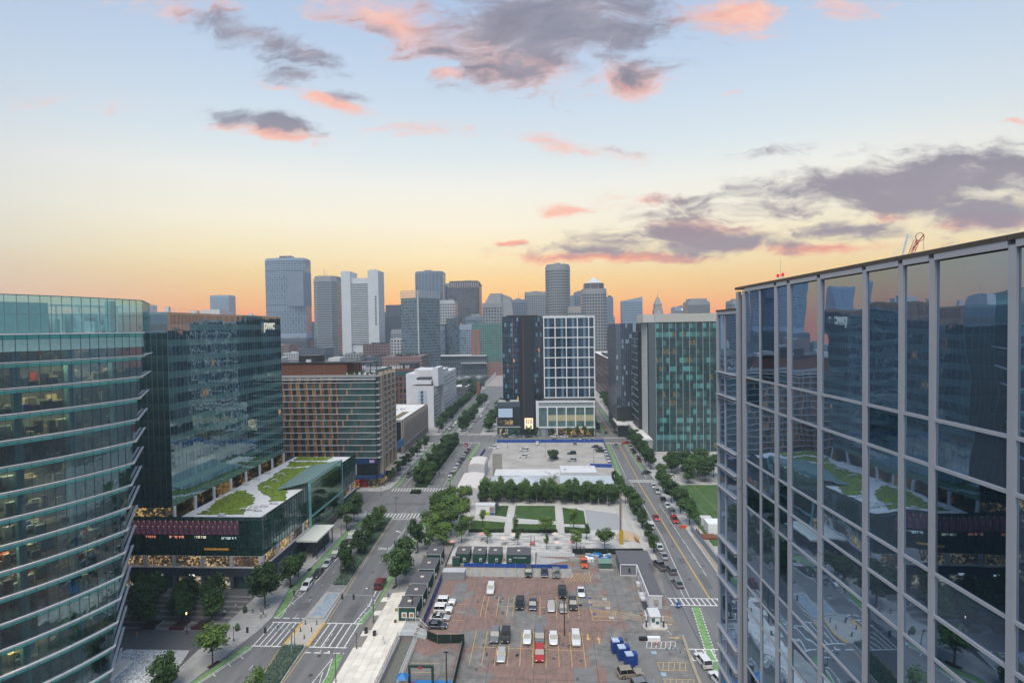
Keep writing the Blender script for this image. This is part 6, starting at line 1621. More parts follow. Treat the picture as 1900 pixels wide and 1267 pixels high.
# sand heap
T = thing('sand_heap', 'heap of tan sand with wooden formwork beside the pole at the plaza corner', 'sand heap', (25.5, 167, 0))
me = MB(); n = 12
pts = []
for r_i, (r, z) in enumerate(((3.6, .14), (2.7, .8), (1.5, 1.5), (.4, 1.75))):
    for i in range(n): pts.append((25.3+r*1.05*cos(2*pi*i/n)*(1+.08*sin(i*3)), 166.5+r*.95*sin(2*pi*i/n), z+.07*sin(i*5+r_i)))
fs = [(k*n+i, k*n+(i+1) % n, (k+1)*n+(i+1) % n, (k+1)*n+i) for k in range(3) for i in range(n)]+[tuple(3*n+i for i in range(n))]
me.add(pts, fs); me.build('heap', mat('sand', (.42, .33, .22), .95, var=.1), T)
MB().obox(27.6, 165, .13, .9, .15, 7, .12).obox(26.9, 165, .13, 1.2, .15, 6, .2).build('formwork', mat('raw_timber', (.40, .24, .10), .8), T)

# far car park
gsheet('far_car_park', [[(-32.6, 232), (31, 232), (33.8, 304.5), (-31.8, 304.5)]], .02, mat('worn_lot', (.40, .38, .355), .92, c2=(.30, .285, .27), scale=.12))
# east park
gsheet('park_lawn', [[(49.2, 160), (49.5, 222), (72, 222), (72, 160)]], .14, lawn)
for i in range(2): gsheet('lawn_path', [R4(55+i*5, 55.25+i*5, 160, 222)], .146, mat('worn_path', (.16, .17, .11), .9))
gsheet('dirt_verge', [[(44.9, 120), (47, 120), (49, 168), (45.4, 168)]], .136, mat('sandy_verge', (.30, .26, .21), .95, var=.15))


# ------------------------------------------------------------------ cars
def mesh_of(mb, name, mats, smooth=False):
    me = bpy.data.meshes.new(name); me.from_pydata(mb.v, [], mb.f)
    for k in mats: me.materials.append(k)
    if len(mats) > 1: me.polygons.foreach_set('material_index', mb.m)
    if smooth: me.polygons.foreach_set('use_smooth', [True]*len(mb.f))
    me.update(); return me


def loft(secs, m=0, cap=True):
    """secs: list of rings with equal count"""
    b = MB(); n = len(secs[0]); vs = [p for s in secs for p in s]; fs = []
    for k in range(len(secs)-1):
        for i in range(n):
            j = (i+1) % n; fs.append((k*n+i, k*n+j, (k+1)*n+j, (k+1)*n+i))
    if cap: fs.append(tuple(reversed(range(n)))); fs.append(tuple((len(secs)-1)*n+i for i in range(n)))
    b.add(vs, fs, m); return b


PAINT = {}
def paint(name, c, rough=.28):
    if name not in PAINT:
        m, nt, b = newmat('car_paint_'+name); b.inputs['Base Color'].default_value = (*c, 1); b.inputs['Roughness'].default_value = rough
        b.inputs['Coat Weight'].default_value = .6; b.inputs['Metallic'].default_value = .15
        PAINT[name] = m
    return PAINT[name]
paint('white', (.68, .69, .69)); paint('silver', (.40, .42, .43)); paint('grey', (.16, .17, .18)); paint('black', (.018, .019, .021)); paint('red', (.42, .02, .02)); paint('blue', (.02, .03, .065)); paint('orange', (.65, .10, .01)); paint('tan', (.28, .24, .18)); paint('darkred', (.16, .015, .02)); paint('green', (.012, .03, .022)); paint('yellow', (.5, .32, .02))
carglass = glass('car_glass', (.012, .018, .02), 1.6, .03, 0)
tyre = MATS['black_rubber']; rimm = mat('wheel_rim', (.35, .36, .37), .35, metal=.6, var=0)
headl = mat('headlight_glass', (.75, .77, .78), .2, var=0); taill = mat('taillight_red', (.45, .01, .01), .3, var=0)
CARS = {}


def car_protos(kind):
    if kind in CARS: return CARS[kind]
    P = dict(sedan=(4.7, .92, 1.42, .78), suv=(4.7, .95, 1.70, .95), pickup=(5.5, .98, 1.82, 1.02), van=(5.1, .98, 1.80, .98), jeep=(4.3, .93, 1.84, 1.02), coupe=(4.5, .93, 1.34, .76))[kind]
    Ln, w, H, belt = P; h = Ln/2
    def ring(y, ww, zb, zt, r=.09): return [(-ww, y, zb), (-ww*1.0, y, (zb+zt)/2), (-ww*.97, y, zt-r), (-ww*.86, y, zt), (ww*.86, y, zt), (ww*.97, y, zt-r), (ww, y, (zb+zt)/2), (ww, y, zb)]
    box = kind in ('jeep', 'pickup', 'van')
    if kind in ('sedan', 'coupe'): st = [(-h, .80, .38, belt*.88), (-h+.12, .94, .25, belt*.98), (-h*.6, 1, .2, belt*1.03), (0, 1, .2, belt), (h*.45, 1, .2, belt*.98), (h*.8, .97, .2, belt*.88), (h-.1, .86, .26, belt*.76), (h, .70, .36, belt*.62)]
    elif kind == 'suv': st = [(-h, .84, .40, belt), (-h+.1, .95, .28, belt*1.02), (-h*.6, 1, .24, belt*1.03), (0, 1, .24, belt*1.02), (h*.45, 1, .24, belt), (h*.82, .97, .24, belt*.94), (h-.08, .88, .3, belt*.84), (h, .74, .4, belt*.7)]
    else: st = [(-h, .93, .42, belt), (-h+.05, .97, .32, belt*1.01), (-h*.6, 1, .28, belt*1.02), (0, 1, .28, belt*1.02), (h*.45, 1, .28, belt*1.02), (h*.85, .97, .28, belt*.99), (h-.05, .92, .34, belt*.94), (h, .84, .42, belt*.82)]
    body = loft([ring(y, w*s, zb, zt) for y, s, zb, zt in st])
    C = dict(sedan=(-h+.55, -h+1.25, .25, 1.05), coupe=(-h+.5, -h+1.6, .0, .9), suv=(-h+.12, -h+.45, .25, .95), pickup=(-.75, -.6, 1.0, 1.5), van=(-h+.1, -h+.3, .75, 1.55), jeep=(-h+.1, -h+.2, .35, .6))[kind]
    b0, r0, r1, b1 = C; bz = belt*.985; tw = .80 if not box else .9
    gl = loft([[(-w*.93, b0, bz), (w*.93, b0, bz), (w*.93, b1, bz), (-w*.93, b1, bz)], [(-w*tw, r0, H-.05), (w*tw, r0, H-.05), (w*tw, r1, H-.05), (-w*tw, r1, H-.05)]])
    rf = loft([[(-w*tw-.01, r0-.03, H-.055), (w*tw+.01, r0-.03, H-.055), (w*tw+.01, r1+.03, H-.055), (-w*tw-.01, r1+.03, H-.055)], [(-w*(tw-.06), r0+.08, H), (w*(tw-.06), r0+.08, H), (w*(tw-.06), r1-.08, H), (-w*(tw-.06), r1-.08, H)]])
    # pillars
    for sx in (-1, 1):
        for (ya, yb) in ((b0, r0), (b1, r1), ((b0+b1)/2, (r0+r1)/2)): rf.tube((sx*w*.935, ya, bz), (sx*(w*tw+.005), yb, H-.05), .045, n=4)
    if kind == 'pickup':
        bed = MB().box(-w*.8, w*.8, -h+.15, -.85, belt*1.01, belt*1.035); det = mesh_of(bed, 'cargo_bed', [M_black])
    else: det = None
    out = [('body', mesh_of(body, 'body', [PAINT['white']]), 1), ('glass', mesh_of(gl, 'glass', [carglass]), 0), ('roof', mesh_of(rf, 'roof', [PAINT['white']]), 1)]
    if det: out.append(('cargo_bed', det, 0))
    R = .33 if kind in ('sedan', 'coupe') else .38
    wh = MB(); wh.tube((-.11, 0, 0), (.11, 0, 0), R, n=14, m=0); wh.tube((-.125, 0, 0), (.125, 0, 0), R*.6, n=10, m=1)
    wm_ = mesh_of(wh, 'wheel', [tyre, rimm])
    ws = [(sx*(w-.1), sy, R) for sx in (-1, 1) for sy in (-h*.6, h*.62)]
    hl = mesh_of(MB().box(-.17, .17, -.07, .07, -.07, .07), 'headlight', [headl]); tl = mesh_of(MB().box(-.14, .14, -.05, .05, -.09, .09), 'taillight', [taill])
    mi = mesh_of(MB().box(-.1, .1, -.06, .06, -.07, .07), 'mirror', [M_dark])
    CARS[kind] = (out, wm_, ws, hl, [(sx*w*.64, h-.05, belt*.66) for sx in (-1, 1)], tl, [(sx*w*.72, -h+.03, belt*.84) for sx in (-1, 1)], mi, [(sx*(w+.08), b1-.15, belt*1.03) for sx in (-1, 1)])
    return CARS[kind]


def raw(name, me, par, loc=(0, 0, 0), rot=None, pm=None):
    o = bpy.data.objects.new(name, me); COL.objects.link(o); o.parent = par; o.location = loc
    if rot: o.rotation_euler = rot
    if pm: o.material_slots[0].link = 'OBJECT'; o.material_slots[0].material = pm
    return o


def car(x, y, rot, kind, col, label, group=None, z=.0, cat=None):
    nm = {'sedan': 'parked_car', 'coupe': 'parked_car', 'suv': 'parked_suv', 'pickup': 'pickup_truck', 'van': 'parked_van', 'jeep': 'off_road_car'}[kind]
    T = thing(nm, label, cat or {'pickup': 'pickup truck', 'van': 'van'}.get(kind, 'car'), (x, y, z), group); T.rotation_euler = (0, 0, radians(rot))
    out, wm_, ws, hl, hp, tl, tp, mi, mp2 = car_protos(kind)
    for n, me, p in out: raw(n, me, T, pm=PAINT[col] if p else None)
    for p in ws: raw('wheel', wm_, T, p)
    for p in hp: raw('headlight', hl, T, p)
    for p in tp: raw('taillight', tl, T, p)
    for p in mp2: raw('mirror', mi, T, p)
    return T


G1 = 'cars parked in the near car park'; G2 = 'cars parked along the boulevard'; G3 = 'cars in the far car park'; G4 = 'cars on the right street'; G5 = 'cars parked along the cross street'
for a in [
 (-10.9, 111.3, 180, 'suv', 'grey', 'dark grey suv in the front row beside the black off-roader', G1), (-8.6, 111.1, 180, 'jeep', 'black', 'boxy black off-roader in the front row of the near car park', G1),
 (-4.1, 111.1, 180, 'sedan', 'white', 'white saloon in the front row just left of the dark people carrier', G1), (-1.5, 111.4, 180, 'van', 'grey', 'dark people carrier parked nose to tail with the red car', G1),
 (1.35, 111.0, 180, 'sedan', 'white', 'white saloon in the front row right beside the tall wooden pole', G1), (6.0, 110.7, 180, 'suv', 'white', 'white suv with glass roof at the right end of the front row', G1),
 (-9.0, 104.9, 180, 'sedan', 'silver', 'silver saloon alone in the nearest row', G1), (-1.5, 105.3, 180, 'suv', 'red', 'bright red suv in the nearest row', G1),
 (-6.2, 124.9, 180, 'pickup', 'black', 'black crew cab pickup at the left end of the middle row', G1), (-3.2, 124.5, 180, 'sedan', 'blue', 'dark blue saloon next to the black pickup in the middle row', G1),
 (1.1, 123.8, 180, 'sedan', 'silver', 'silver saloon with pale roof in the middle row', G1), (3.85, 123.5, 180, 'sedan', 'grey', 'grey saloon tucked behind the lamp head of the wooden pole', G1),
 (6.2, 124.7, 180, 'suv', 'black', 'black crossover at the right end of the middle row', G1), (3.9, 130.5, 180, 'pickup', 'black', 'black open bed pickup behind the grey saloon', G1),
 (8.5, 130.8, 180, 'coupe', 'white', 'white coupe with black glass roof beside the blue painted dots', G1), (-13.7, 131.5, 180, 'suv', 'white', 'white suv standing alone on the brick paving', G1),
 (10.4, 147.0, 180, 'pickup', 'orange', 'orange pickup parked near the green skip', G1), (-4.6, 140.9, 180, 'suv', 'green', 'dark suv with beige roof against the blue barrier', G1),
 (-.4, 141.0, 180, 'sedan', 'blue', 'small dark blue car against the blue barrier', G1), (2.6, 140.8, 180, 'pickup', 'grey', 'big grey pickup with tan roof against the blue barrier', G1),
 (-24.0, 114.9, -90, 'sedan', 'blue', 'navy saloon by the foot of the white stairs', G1), (-23.9, 118.2, -90, 'coupe', 'silver', 'silver coupe between the navy saloon and the white off-roader', G1),
 (-23.7, 121.3, -90, 'jeep', 'white', 'white off-roader with a black roof by the blue barrier', G1), (-23.6, 124.8, -90, 'jeep', 'white', 'all white off-roader farther along the blue barrier', G1),
 (15.3, 99.9, -80, 'suv', 'tan', 'taupe suv beside the blue portable toilets', G1), (17.2, 96.6, -75, 'suv', 'grey', 'dark suv cut off by the bottom of the picture', G1),
 (-60.6, 131.9, 180, 'suv', 'white', 'white suv, nearest of the cars parked left of the boulevard', G2), (-60.7, 139.0, 180, 'sedan', 'black', 'black saloon behind the white suv on the boulevard', G2), (-60.6, 145.2, 180, 'sedan', 'silver', 'silver saloon, third along the boulevard row', G2),
 (-60.7, 151.3, 180, 'suv', 'grey', 'grey suv, fourth along the boulevard row', G2), (-60.9, 158.2, 180, 'sedan', 'black', 'black saloon, fifth along the boulevard row under the trees', G2), (-60.9, 165.0, 180, 'suv', 'silver', 'silver suv with sunroof, last before the crossing', G2),
 (-42.1, 133.4, 0, 'van', 'darkred', 'dark red people carrier with pale roof beside the promenade trees', G2),
 (-60.3, 235.0, 180, 'suv', 'black', 'black suv just past the crossing left of the tree filled median', G2), (-60.2, 241.5, 180, 'sedan', 'silver', 'silver car behind the black suv past the crossing', G2), (-57.5, 258.6, 180, 'suv', 'white', 'white suv driving beside the tree filled median', G2), (-57.3, 278.8, 180, 'sedan', 'white', 'white saloon driving farther up beside the median', G2),
 (-41.0, 231.0, 0, 'suv', 'white', 'white suv at the near end of the long row right of the median', G2), (-41.0, 237.6, 0, 'suv', 'grey', 'grey suv second in the row right of the median', G2), (-41.0, 244.4, 0, 'sedan', 'white', 'white saloon third in the row right of the median', G2), (-40.9, 251.0, 0, 'suv', 'silver', 'silver suv fourth in the row right of the median', G2),
 (-40.8, 257.8, 0, 'sedan', 'black', 'black saloon fifth in the row right of the median', G2), (-40.7, 264.4, 0, 'suv', 'blue', 'dark blue suv sixth in the row right of the median', G2), (-40.6, 271.2, 0, 'sedan', 'silver', 'silver saloon seventh in the row right of the median', G2), (-40.5, 278.0, 0, 'suv', 'black', 'black suv eighth in the row right of the median', G2), (-40.5, 285.0, 0, 'sedan', 'darkred', 'dark red saloon at the far end of the row right of the median', G2),
 (-43.6, 297.0, 180, 'sedan', 'red', 'red car waiting at the far boulevard crossing', G2), (-60.5, 342, 180, 'suv', 'black', 'black suv parked below the white block', G2), (-60.5, 350, 180, 'sedan', 'grey', 'grey saloon parked below the white block', G2), (-60.5, 358, 180, 'sedan', 'white', 'white saloon parked below the white block', G2), (-60.5, 366, 180, 'suv', 'silver', 'silver suv parked below the white block', G2), (-46, 392, 0, 'suv', 'white', 'white suv far up the boulevard toward the bridge', G2), (-45, 430, 0, 'van', 'silver', 'silver van far up the boulevard toward the bridge', G2),
 (-35.5, 262, 35, 'suv', 'white', 'white suv parked at an angle inside the blue fenced strip', G3), (-34.6, 252, 35, 'van', 'white', 'white van parked at an angle next to the pale tents', G3),
 (-27.2, 289.5, -90, 'pickup', 'white', 'white utility pickup in the corner of the far car park', G3), (-10.5, 283.8, 90, 'van', 'white', 'white high van in the far car park', G3), (-10.6, 269.3, 90, 'suv', 'white', 'white suv in front of the high van in the far car park', G3), (14.0, 276.0, 90, 'suv', 'black', 'black suv in the middle of the far car park', G3),
 (4.6, 267.0, 90, 'sedan', 'blue', 'blue saloon half behind the lone car park tree', G3), (13.4, 261.6, 90, 'suv', 'silver', 'silver suv near the low white sheds', G3), (29.3, 280.8, 90, 'pickup', 'green', 'dark green pickup at the right fence of the far car park', G3), (28.7, 286.3, 90, 'suv', 'grey', 'grey suv behind the dark green pickup', G3), (-3.9, 298.8, 180, 'suv', 'silver', 'silver suv backed to the far blue barrier', G3), (17.0, 298.4, 180, 'sedan', 'grey', 'grey saloon backed to the far blue barrier', G3), (27.6, 291.5, 90, 'sedan', 'black', 'black saloon in the far right corner of the far car park', G3),
 (5.3, 308.2, 90, 'sedan', 'darkred', 'dark red car just behind the far blue barrier', G5), (22.6, 309.3, 90, 'van', 'white', 'white van behind the far blue barrier', G5), (27.5, 309.3, 90, 'sedan', 'white', 'white saloon behind the far blue barrier near the corner', G5),
 (-28.0, 318.8, 90, 'suv', 'silver', 'silver suv kerbside left of the dark podium', G5), (-22.3, 319.6, 90, 'sedan', 'black', 'black saloon kerbside before the dark podium', G5), (-19.0, 317.8, 90, 'suv', 'silver', 'silver suv before the dark podium', G5), (-15.0, 319.7, 90, 'sedan', 'grey', 'grey saloon kerbside before the dark podium', G5), (-9.4, 319.2, 90, 'suv', 'black', 'black suv kerbside before the lit portal', G5), (6.0, 319.0, 90, 'suv', 'white', 'white suv kerbside before the white podium', G5), (11.8, 318.9, 90, 'sedan', 'white', 'white saloon kerbside before the white podium', G5), (17.8, 319.1, 90, 'sedan', 'black', 'black saloon kerbside before the white podium', G5), (23.6, 318.9, 90, 'suv', 'black', 'black suv kerbside before the blue awning', G5),
 (37.4, 182.8, 180, 'coupe', 'red', 'bright red car driving down the right street', G4), (42.9, 180.5, 180, 'suv', 'red', 'maroon suv parked on the right street by the orange barrier', G4), (44.0, 188.0, 180, 'suv', 'grey', 'grey suv parked right street, behind the maroon one', G4), (43.9, 195.0, 180, 'sedan', 'white', 'white saloon parked right street under the park trees', G4), (43.9, 201.5, 180, 'sedan', 'black', 'black saloon parked right street under the park trees', G4), (43.8, 212, 180, 'suv', 'silver', 'silver suv parked right street near the crossing', G4), (43.8, 219, 180, 'sedan', 'white', 'white saloon nearest the crossing on the right street', G4),
 (44.7, 239.3, 115, 'sedan', 'black', 'black saloon turning out beside the teal block', G4), (45.1, 300.8, 90, 'sedan', 'red', 'red car crossing at the far junction', G4), (38.8, 292.8, 180, 'suv', 'grey', 'grey suv driving toward the far junction', G4), (38.6, 342, 180, 'sedan', 'yellow', 'yellow taxi beyond the far junction', G4), (43.0, 332, 0, 'suv', 'grey', 'grey suv leaving the far junction', G4), (37.4, 328, 180, 'sedan', 'black', 'black saloon stopped at the far junction', G4), (43.4, 352, 0, 'sedan', 'silver', 'silver saloon farther along the right street', G4), (38.3, 372, 180, 'sedan', 'white', 'white saloon farthest along the right street', G4),
 (31.5, 283, 0, 'sedan', 'white', 'white saloon, farthest in the kerb row beside the far car park', G4), (31.3, 276, 0, 'suv', 'white', 'white suv second in the kerb row beside the far car park', G4), (31.1, 269.5, 0, 'sedan', 'silver', 'silver saloon third in the kerb row beside the far car park', G4), (30.8, 262.6, 0, 'sedan', 'white', 'white saloon fourth in the kerb row beside the far car park', G4), (30.6, 256, 0, 'suv', 'white', 'white suv nearest in the kerb row beside the far car park', G4),
 (45.6, 262, 180, 'suv', 'darkred', 'dark red suv nearest of the cars parked below the teal block', G4), (45.7, 269, 180, 'sedan', 'white', 'white saloon parked below the teal block', G4), (45.8, 276, 180, 'suv', 'black', 'black suv parked below the teal block', G4), (45.9, 283, 180, 'sedan', 'grey', 'grey saloon parked below the teal block', G4), (46, 290, 180, 'suv', 'silver', 'silver suv parked below the teal block', G4),
 (33.9, 175.4, 0, 'van', 'white', 'white van hidden under the right hand plaza trees', G4), (33.2, 158.6, 0, 'sedan', 'white', 'white saloon by the last small street tree', G4), (33.2, 152.3, 0, 'coupe', 'silver', 'silver coupe ahead of the tan roofed pickup', G4), (30.7, 145.8, 15, 'pickup', 'grey', 'grey pickup parked on the apron beside the trailer office', G4), (33.0, 143.2, 8, 'suv', 'grey', 'grey suv beside the grey pickup at the kerb', G4), (32.9, 135.9, 8, 'sedan', 'grey', 'dark grey saloon nearest the near right crossing', G4),
 (30.0, 104.2, 10, 'suv', 'white', 'white hatchback on the last bay before the near tower', G4), (31.2, 98.6, 15, 'suv', 'white', 'white suv cut by the picture bottom beside the near tower', G4),
 (54, 234, 90, 'sedan', 'white', 'white car half hidden by the park trees near the canopy', G4)]: car(*a)

# ------------------------------------------------------------------ trees
def leafmat(name, c, spread=.3):
    m, nt, b = newmat(name); N, L = nt.nodes.new, nt.links.new
    oi = N('ShaderNodeObjectInfo'); r = N('ShaderNodeValToRGB'); L(oi.outputs['Random'], r.inputs[0])
    r.color_ramp.elements[0].color = (*[k*(1-spread) for k in c], 1); r.color_ramp.elements[1].color = (c[0]*(1+spread*1.2), c[1]*(1+spread), c[2], 1)
    L(r.outputs[0], b.inputs['Base Color']); b.inputs['Roughness'].default_value = .7; b.inputs['IOR'].default_value = 1.3
    try: b.inputs['Subsurface Weight'].default_value = 0
    except Exception: pass
    return m


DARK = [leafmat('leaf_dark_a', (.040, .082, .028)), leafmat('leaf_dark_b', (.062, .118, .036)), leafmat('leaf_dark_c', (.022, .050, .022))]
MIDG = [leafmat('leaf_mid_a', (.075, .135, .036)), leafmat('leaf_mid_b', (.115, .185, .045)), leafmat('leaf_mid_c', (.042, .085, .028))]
bark = mat('bark', (.07, .055, .042), .95, var=.3, scale=4); birchb = mat('birch_bark', (.42, .40, .36), .8, var=.25, scale=5)


def crown_mesh(kind, seed, mats):
    rn = random.Random(seed); b = MB()
    N_, sz, nl = dict(oval=(2600, .085, 17), sparse=(1200, .085, 12), spread=(2600, .075, 18), cone=(2000, .085, 14), col=(1500, .10, 10))[kind]
    lobes = []
    for i in range(nl):
        a = rn.random()*6.28
        if kind == 'cone': t = rn.random(); r = (1-t)**.8*.62; lobes.append((r*cos(a), r*sin(a), -.9+1.75*t, .20+.22*(1-t)))
        elif kind == 'spread': r = rn.random()**.5*.72; lobes.append((r*cos(a), r*sin(a), rn.uniform(-.6, .62)*(1-.35*r), rn.uniform(.22, .36)))
        elif kind == 'col': r = rn.random()*.45; lobes.append((r*cos(a), r*sin(a), rn.uniform(-.8, .8), rn.uniform(.28, .42)))
        else:
            r = rn.random()**.5*.60; z = rn.uniform(-.72, .75); r *= sqrt(max(.1, 1-z*z*.8)); lobes.append((r*cos(a), r*sin(a), z, rn.uniform(.24, .40)))
    for i in range(N_):
        lx, ly_, lz, lr = lobes[rn.randrange(nl)]
        d = Vector((rn.gauss(0, 1), rn.gauss(0, 1), rn.gauss(0, 1))).normalized(); r = lr*(rn.random()**.4)*(1+abs(rn.gauss(0, .16)))
        if d.z < -.2 and rn.random() < .4: d.z = -d.z
        c = Vector((lx, ly_, lz))+d*r*1.05
        nrm = (d+Vector((rn.gauss(0, .55), rn.gauss(0, .55), rn.gauss(0, .55)+.4))).normalized()
        u = nrm.orthogonal().normalized(); v = nrm.cross(u); a = rn.random()*6.28; u, v = u*cos(a)+v*sin(a), v*cos(a)-u*sin(a)
        s = sz*rn.uniform(.6, 1.35)
        p = [c+u*s, c+v*s*.6, c-u*s, c-v*s*.6]
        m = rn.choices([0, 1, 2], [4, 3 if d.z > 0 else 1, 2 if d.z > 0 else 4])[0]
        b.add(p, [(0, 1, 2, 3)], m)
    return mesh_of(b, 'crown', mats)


CROWN = {}
for k, ms, pre in (('oval', DARK, 'd'), ('sparse', MIDG, 'm'), ('spread', MIDG, 'm'), ('cone', DARK, 'd'), ('col', MIDG, 'm'), ('oval', MIDG, 'm'), ('spread', DARK, 'd')):
    CROWN[k+pre] = [crown_mesh(k, 100+i*7+len(k), ms) for i in range(4 if k == 'oval' else 3)]
tm = MB(); tm.tube((0, 0, 0), (0, 0, .45), .018, .012, n=7); 
for i in range(6):
    a = i*1.05; tm.tube((0, 0, .30+.03*i), (.13*cos(a), .13*sin(a), .55+.04*i), .008, .003, n=4)
tm.tube((0, 0, .45), (.01, 0, .85), .012, .003, n=5)
TRUNK = mesh_of(tm, 'trunk', [bark]); TRUNKB = mesh_of(tm, 'trunk', [birchb])
tn = [0]


def tree(x, y, h, r, kind, label, group=None, z=.13, cb=.28, nm='street_tree', birch=False):
    if not birch and nm != 'young_tree': r *= 1.14; h *= 1.05
    T = thing(nm, label, 'tree', (x, y, z), group); tn[0] += 1
    t = raw('trunk', TRUNKB if birch else TRUNK, T); t.scale = (h*1.1, h*1.1, h*.95)
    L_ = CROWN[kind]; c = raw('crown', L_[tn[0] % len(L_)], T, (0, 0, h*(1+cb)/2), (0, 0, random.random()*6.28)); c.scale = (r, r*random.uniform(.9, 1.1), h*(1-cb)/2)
    return T


GT = 'trees along the left pavement'
for i, (x, y, h, r) in enumerate([(-66.2, 121.8, 9.5, 4.2), (-65.2, 132.6, 7.0, 3.0), (-65.4, 137.6, 6.2, 2.3), (-64.9, 171.2, 8.2, 3.4), (-64.9, 178.2, 8.4, 3.2), (-66.8, 186, 7.2, 2.6)]):
    tree(x, y, h, r, 'ovald', f'leafy dark street tree, {ORD[i]} from the near plaza corner along the left pavement', GT)
for i, y in enumerate(list(range(226, 305, 9))): tree(-65.6+(i % 2)*.6, y+random.uniform(-1, 1), random.uniform(5.4, 6.8), random.uniform(1.9, 2.5), 'ovald', f'small street tree, {ORD[i]} past the crossing before the hotel', GT)
for i, y in enumerate(range(334, 560, 10)): tree(-66.5+random.uniform(-.8, .8), y, random.uniform(7, 9), random.uniform(3.2, 4), 'ovald', f'distant street tree, {ORD[i]} beyond the white block corner', GT)
GM = 'trees in the boulevard median'
for i, (x, y, h, r) in enumerate([(-53.0, 138.5, 9.0, 2.9), (-54.0, 151.5, 8.0, 2.7), (-53.7, 159.0, 8.8, 2.9), (-54.2, 168.5, 8.2, 2.6), (-54.0, 173.8, 7, 2.2), (-51.3, 90.5, 5.5, 2.3)]):
    tree(x, y, h, r, 'coned' if i < 4 else 'sparsem', f'{"dark pointed" if i < 4 else "light young"} median tree, {ORD[i]} away from the fountain' if i < 5 else 'small median tree at the very bottom of the picture', GM, cb=.12)
k = 0
for y in range(221, 303, 6):
    for dx_ in (-1.6, 1.5):
        tree(-51.3+dx_-(y-220)*.005+random.uniform(-.5, .5), y+random.uniform(-2, 2)+dx_, random.uniform(6.2, 8), random.uniform(2.3, 3.0), 'ovald', f'dense median tree {ORD[k]} in the double row past the crossing', GM, cb=.15); k += 1
for i, y in enumerate([337, 345, 354, 363, 372, 383, 395, 408, 440, 448, 458, 470]): tree(-51.8+random.uniform(-1.5, 1.5), y, random.uniform(7.5, 9.5), random.uniform(3, 4.2), 'ovald', f'far median tree, {ORD[i]} beyond the second junction', GM, cb=.15)
GP = 'trees on the promenade side of the boulevard'
for i, (x, y, h, r, k) in enumerate([(-37.7, 132.2, 9.2, 3.4, 'ovald'), (-36.9, 138.6, 9.6, 3.2, 'ovald'), (-37.0, 152.9, 9.2, 3.1, 'ovald'), (-33.6, 153.8, 6.2, 1.9, 'ovalm'), (-34.2, 160.5, 8.2, 3.2, 'ovalm'), (-30.2, 157.0, 7.0, 2.7, 'ovalm'), (-34.5, 168.0, 9.2, 4.0, 'ovalm'), (-29.5, 165.5, 8.4, 3.3, 'ovalm'), (-25.5, 161.0, 6.6, 2.8, 'sparsem'), (-31.0, 174.5, 9.6, 4.2, 'ovalm'), (-36.5, 178.5, 8.6, 3.2, 'ovalm'), (-27.0, 171.8, 8.2, 3.4, 'ovalm'), (-33.0, 184.5, 9.4, 3.8, 'ovalm'), (-38.0, 169.0, 6.5, 2.3, 'sparsem'), (-36.8, 187, 8, 2.8, 'spreadm'), (-28.5, 190.5, 8, 3.2, 'ovalm')]):
    tree(x, y, h, r, k, f'{"dark" if k == "ovald" else "bright green"} tree, {ORD[i]} on the boulevard side past the green huts', GP, z=.4)
GL = 'trees in the left plaza'
for i, (x, y, h, r) in enumerate([(-89.3, 113.8, 6.8, 3.0), (-82.2, 115.2, 6.8, 2.9), (-75.4, 116.0, 6.4, 2.6), (-99, 124, 7.0, 3.0), (-93.2, 122.5, 7.2, 3.0), (-86.0, 123.6, 7.0, 2.9), (-79.5, 123.5, 6.6, 2.6), (-97, 113, 6.8, 3.0), (-92.5, 117.8, 7.2, 3.2), (-84.5, 118.8, 7.2, 3.1), (-78.0, 119.4, 6.6, 2.9)]):
    tree(x, y, h, r, 'coned' if i % 2 else 'ovald', f'dark plaza tree before the glass podium, {["front row left", "front row middle", "front row right", "back row far left", "back row second from left", "back row third from left", "back row right", "front row beside the curved tower", "between the rows at left", "between the rows in the middle", "between the rows at right"][i]}', GL, cb=.18)
tree(-65.4, 100.4, 7.6, 3.6, 'spreadm', 'light spreading tree over the bicycle lane at the lower left corner', GT, cb=.3)
tree(-69.6, 92.6, 6.2, 2.6, 'ovald', 'dark tree on the edge of the mosaic paving at the bottom left', GL, cb=.1)
GB = 'dense birch row behind the lawns'
k = 0
for row, y in enumerate((198.0, 201.0, 203.8)):
    n = 16
    for i in range(n):
        x = -22.5+i*(48.5-3*row*.3)/(n-1)+random.uniform(-.7, .7)
        tree(x, y+random.uniform(-.8, .8)-x*.06, random.uniform(6.4, 7.8), random.uniform(2.3, 3.0), 'colm' if (i*3+row) % 3 else 'ovald', f'{"slim birch" if (i*3+row) % 3 else "dark tree"}, {ORD[i]} from left in the {["front", "middle", "back"][row]} row behind the lawns', GB, z=.02, cb=.1 if row else .2, nm='birch_tree', birch=True); k += 1
GS = 'small trees on the striped plaza'
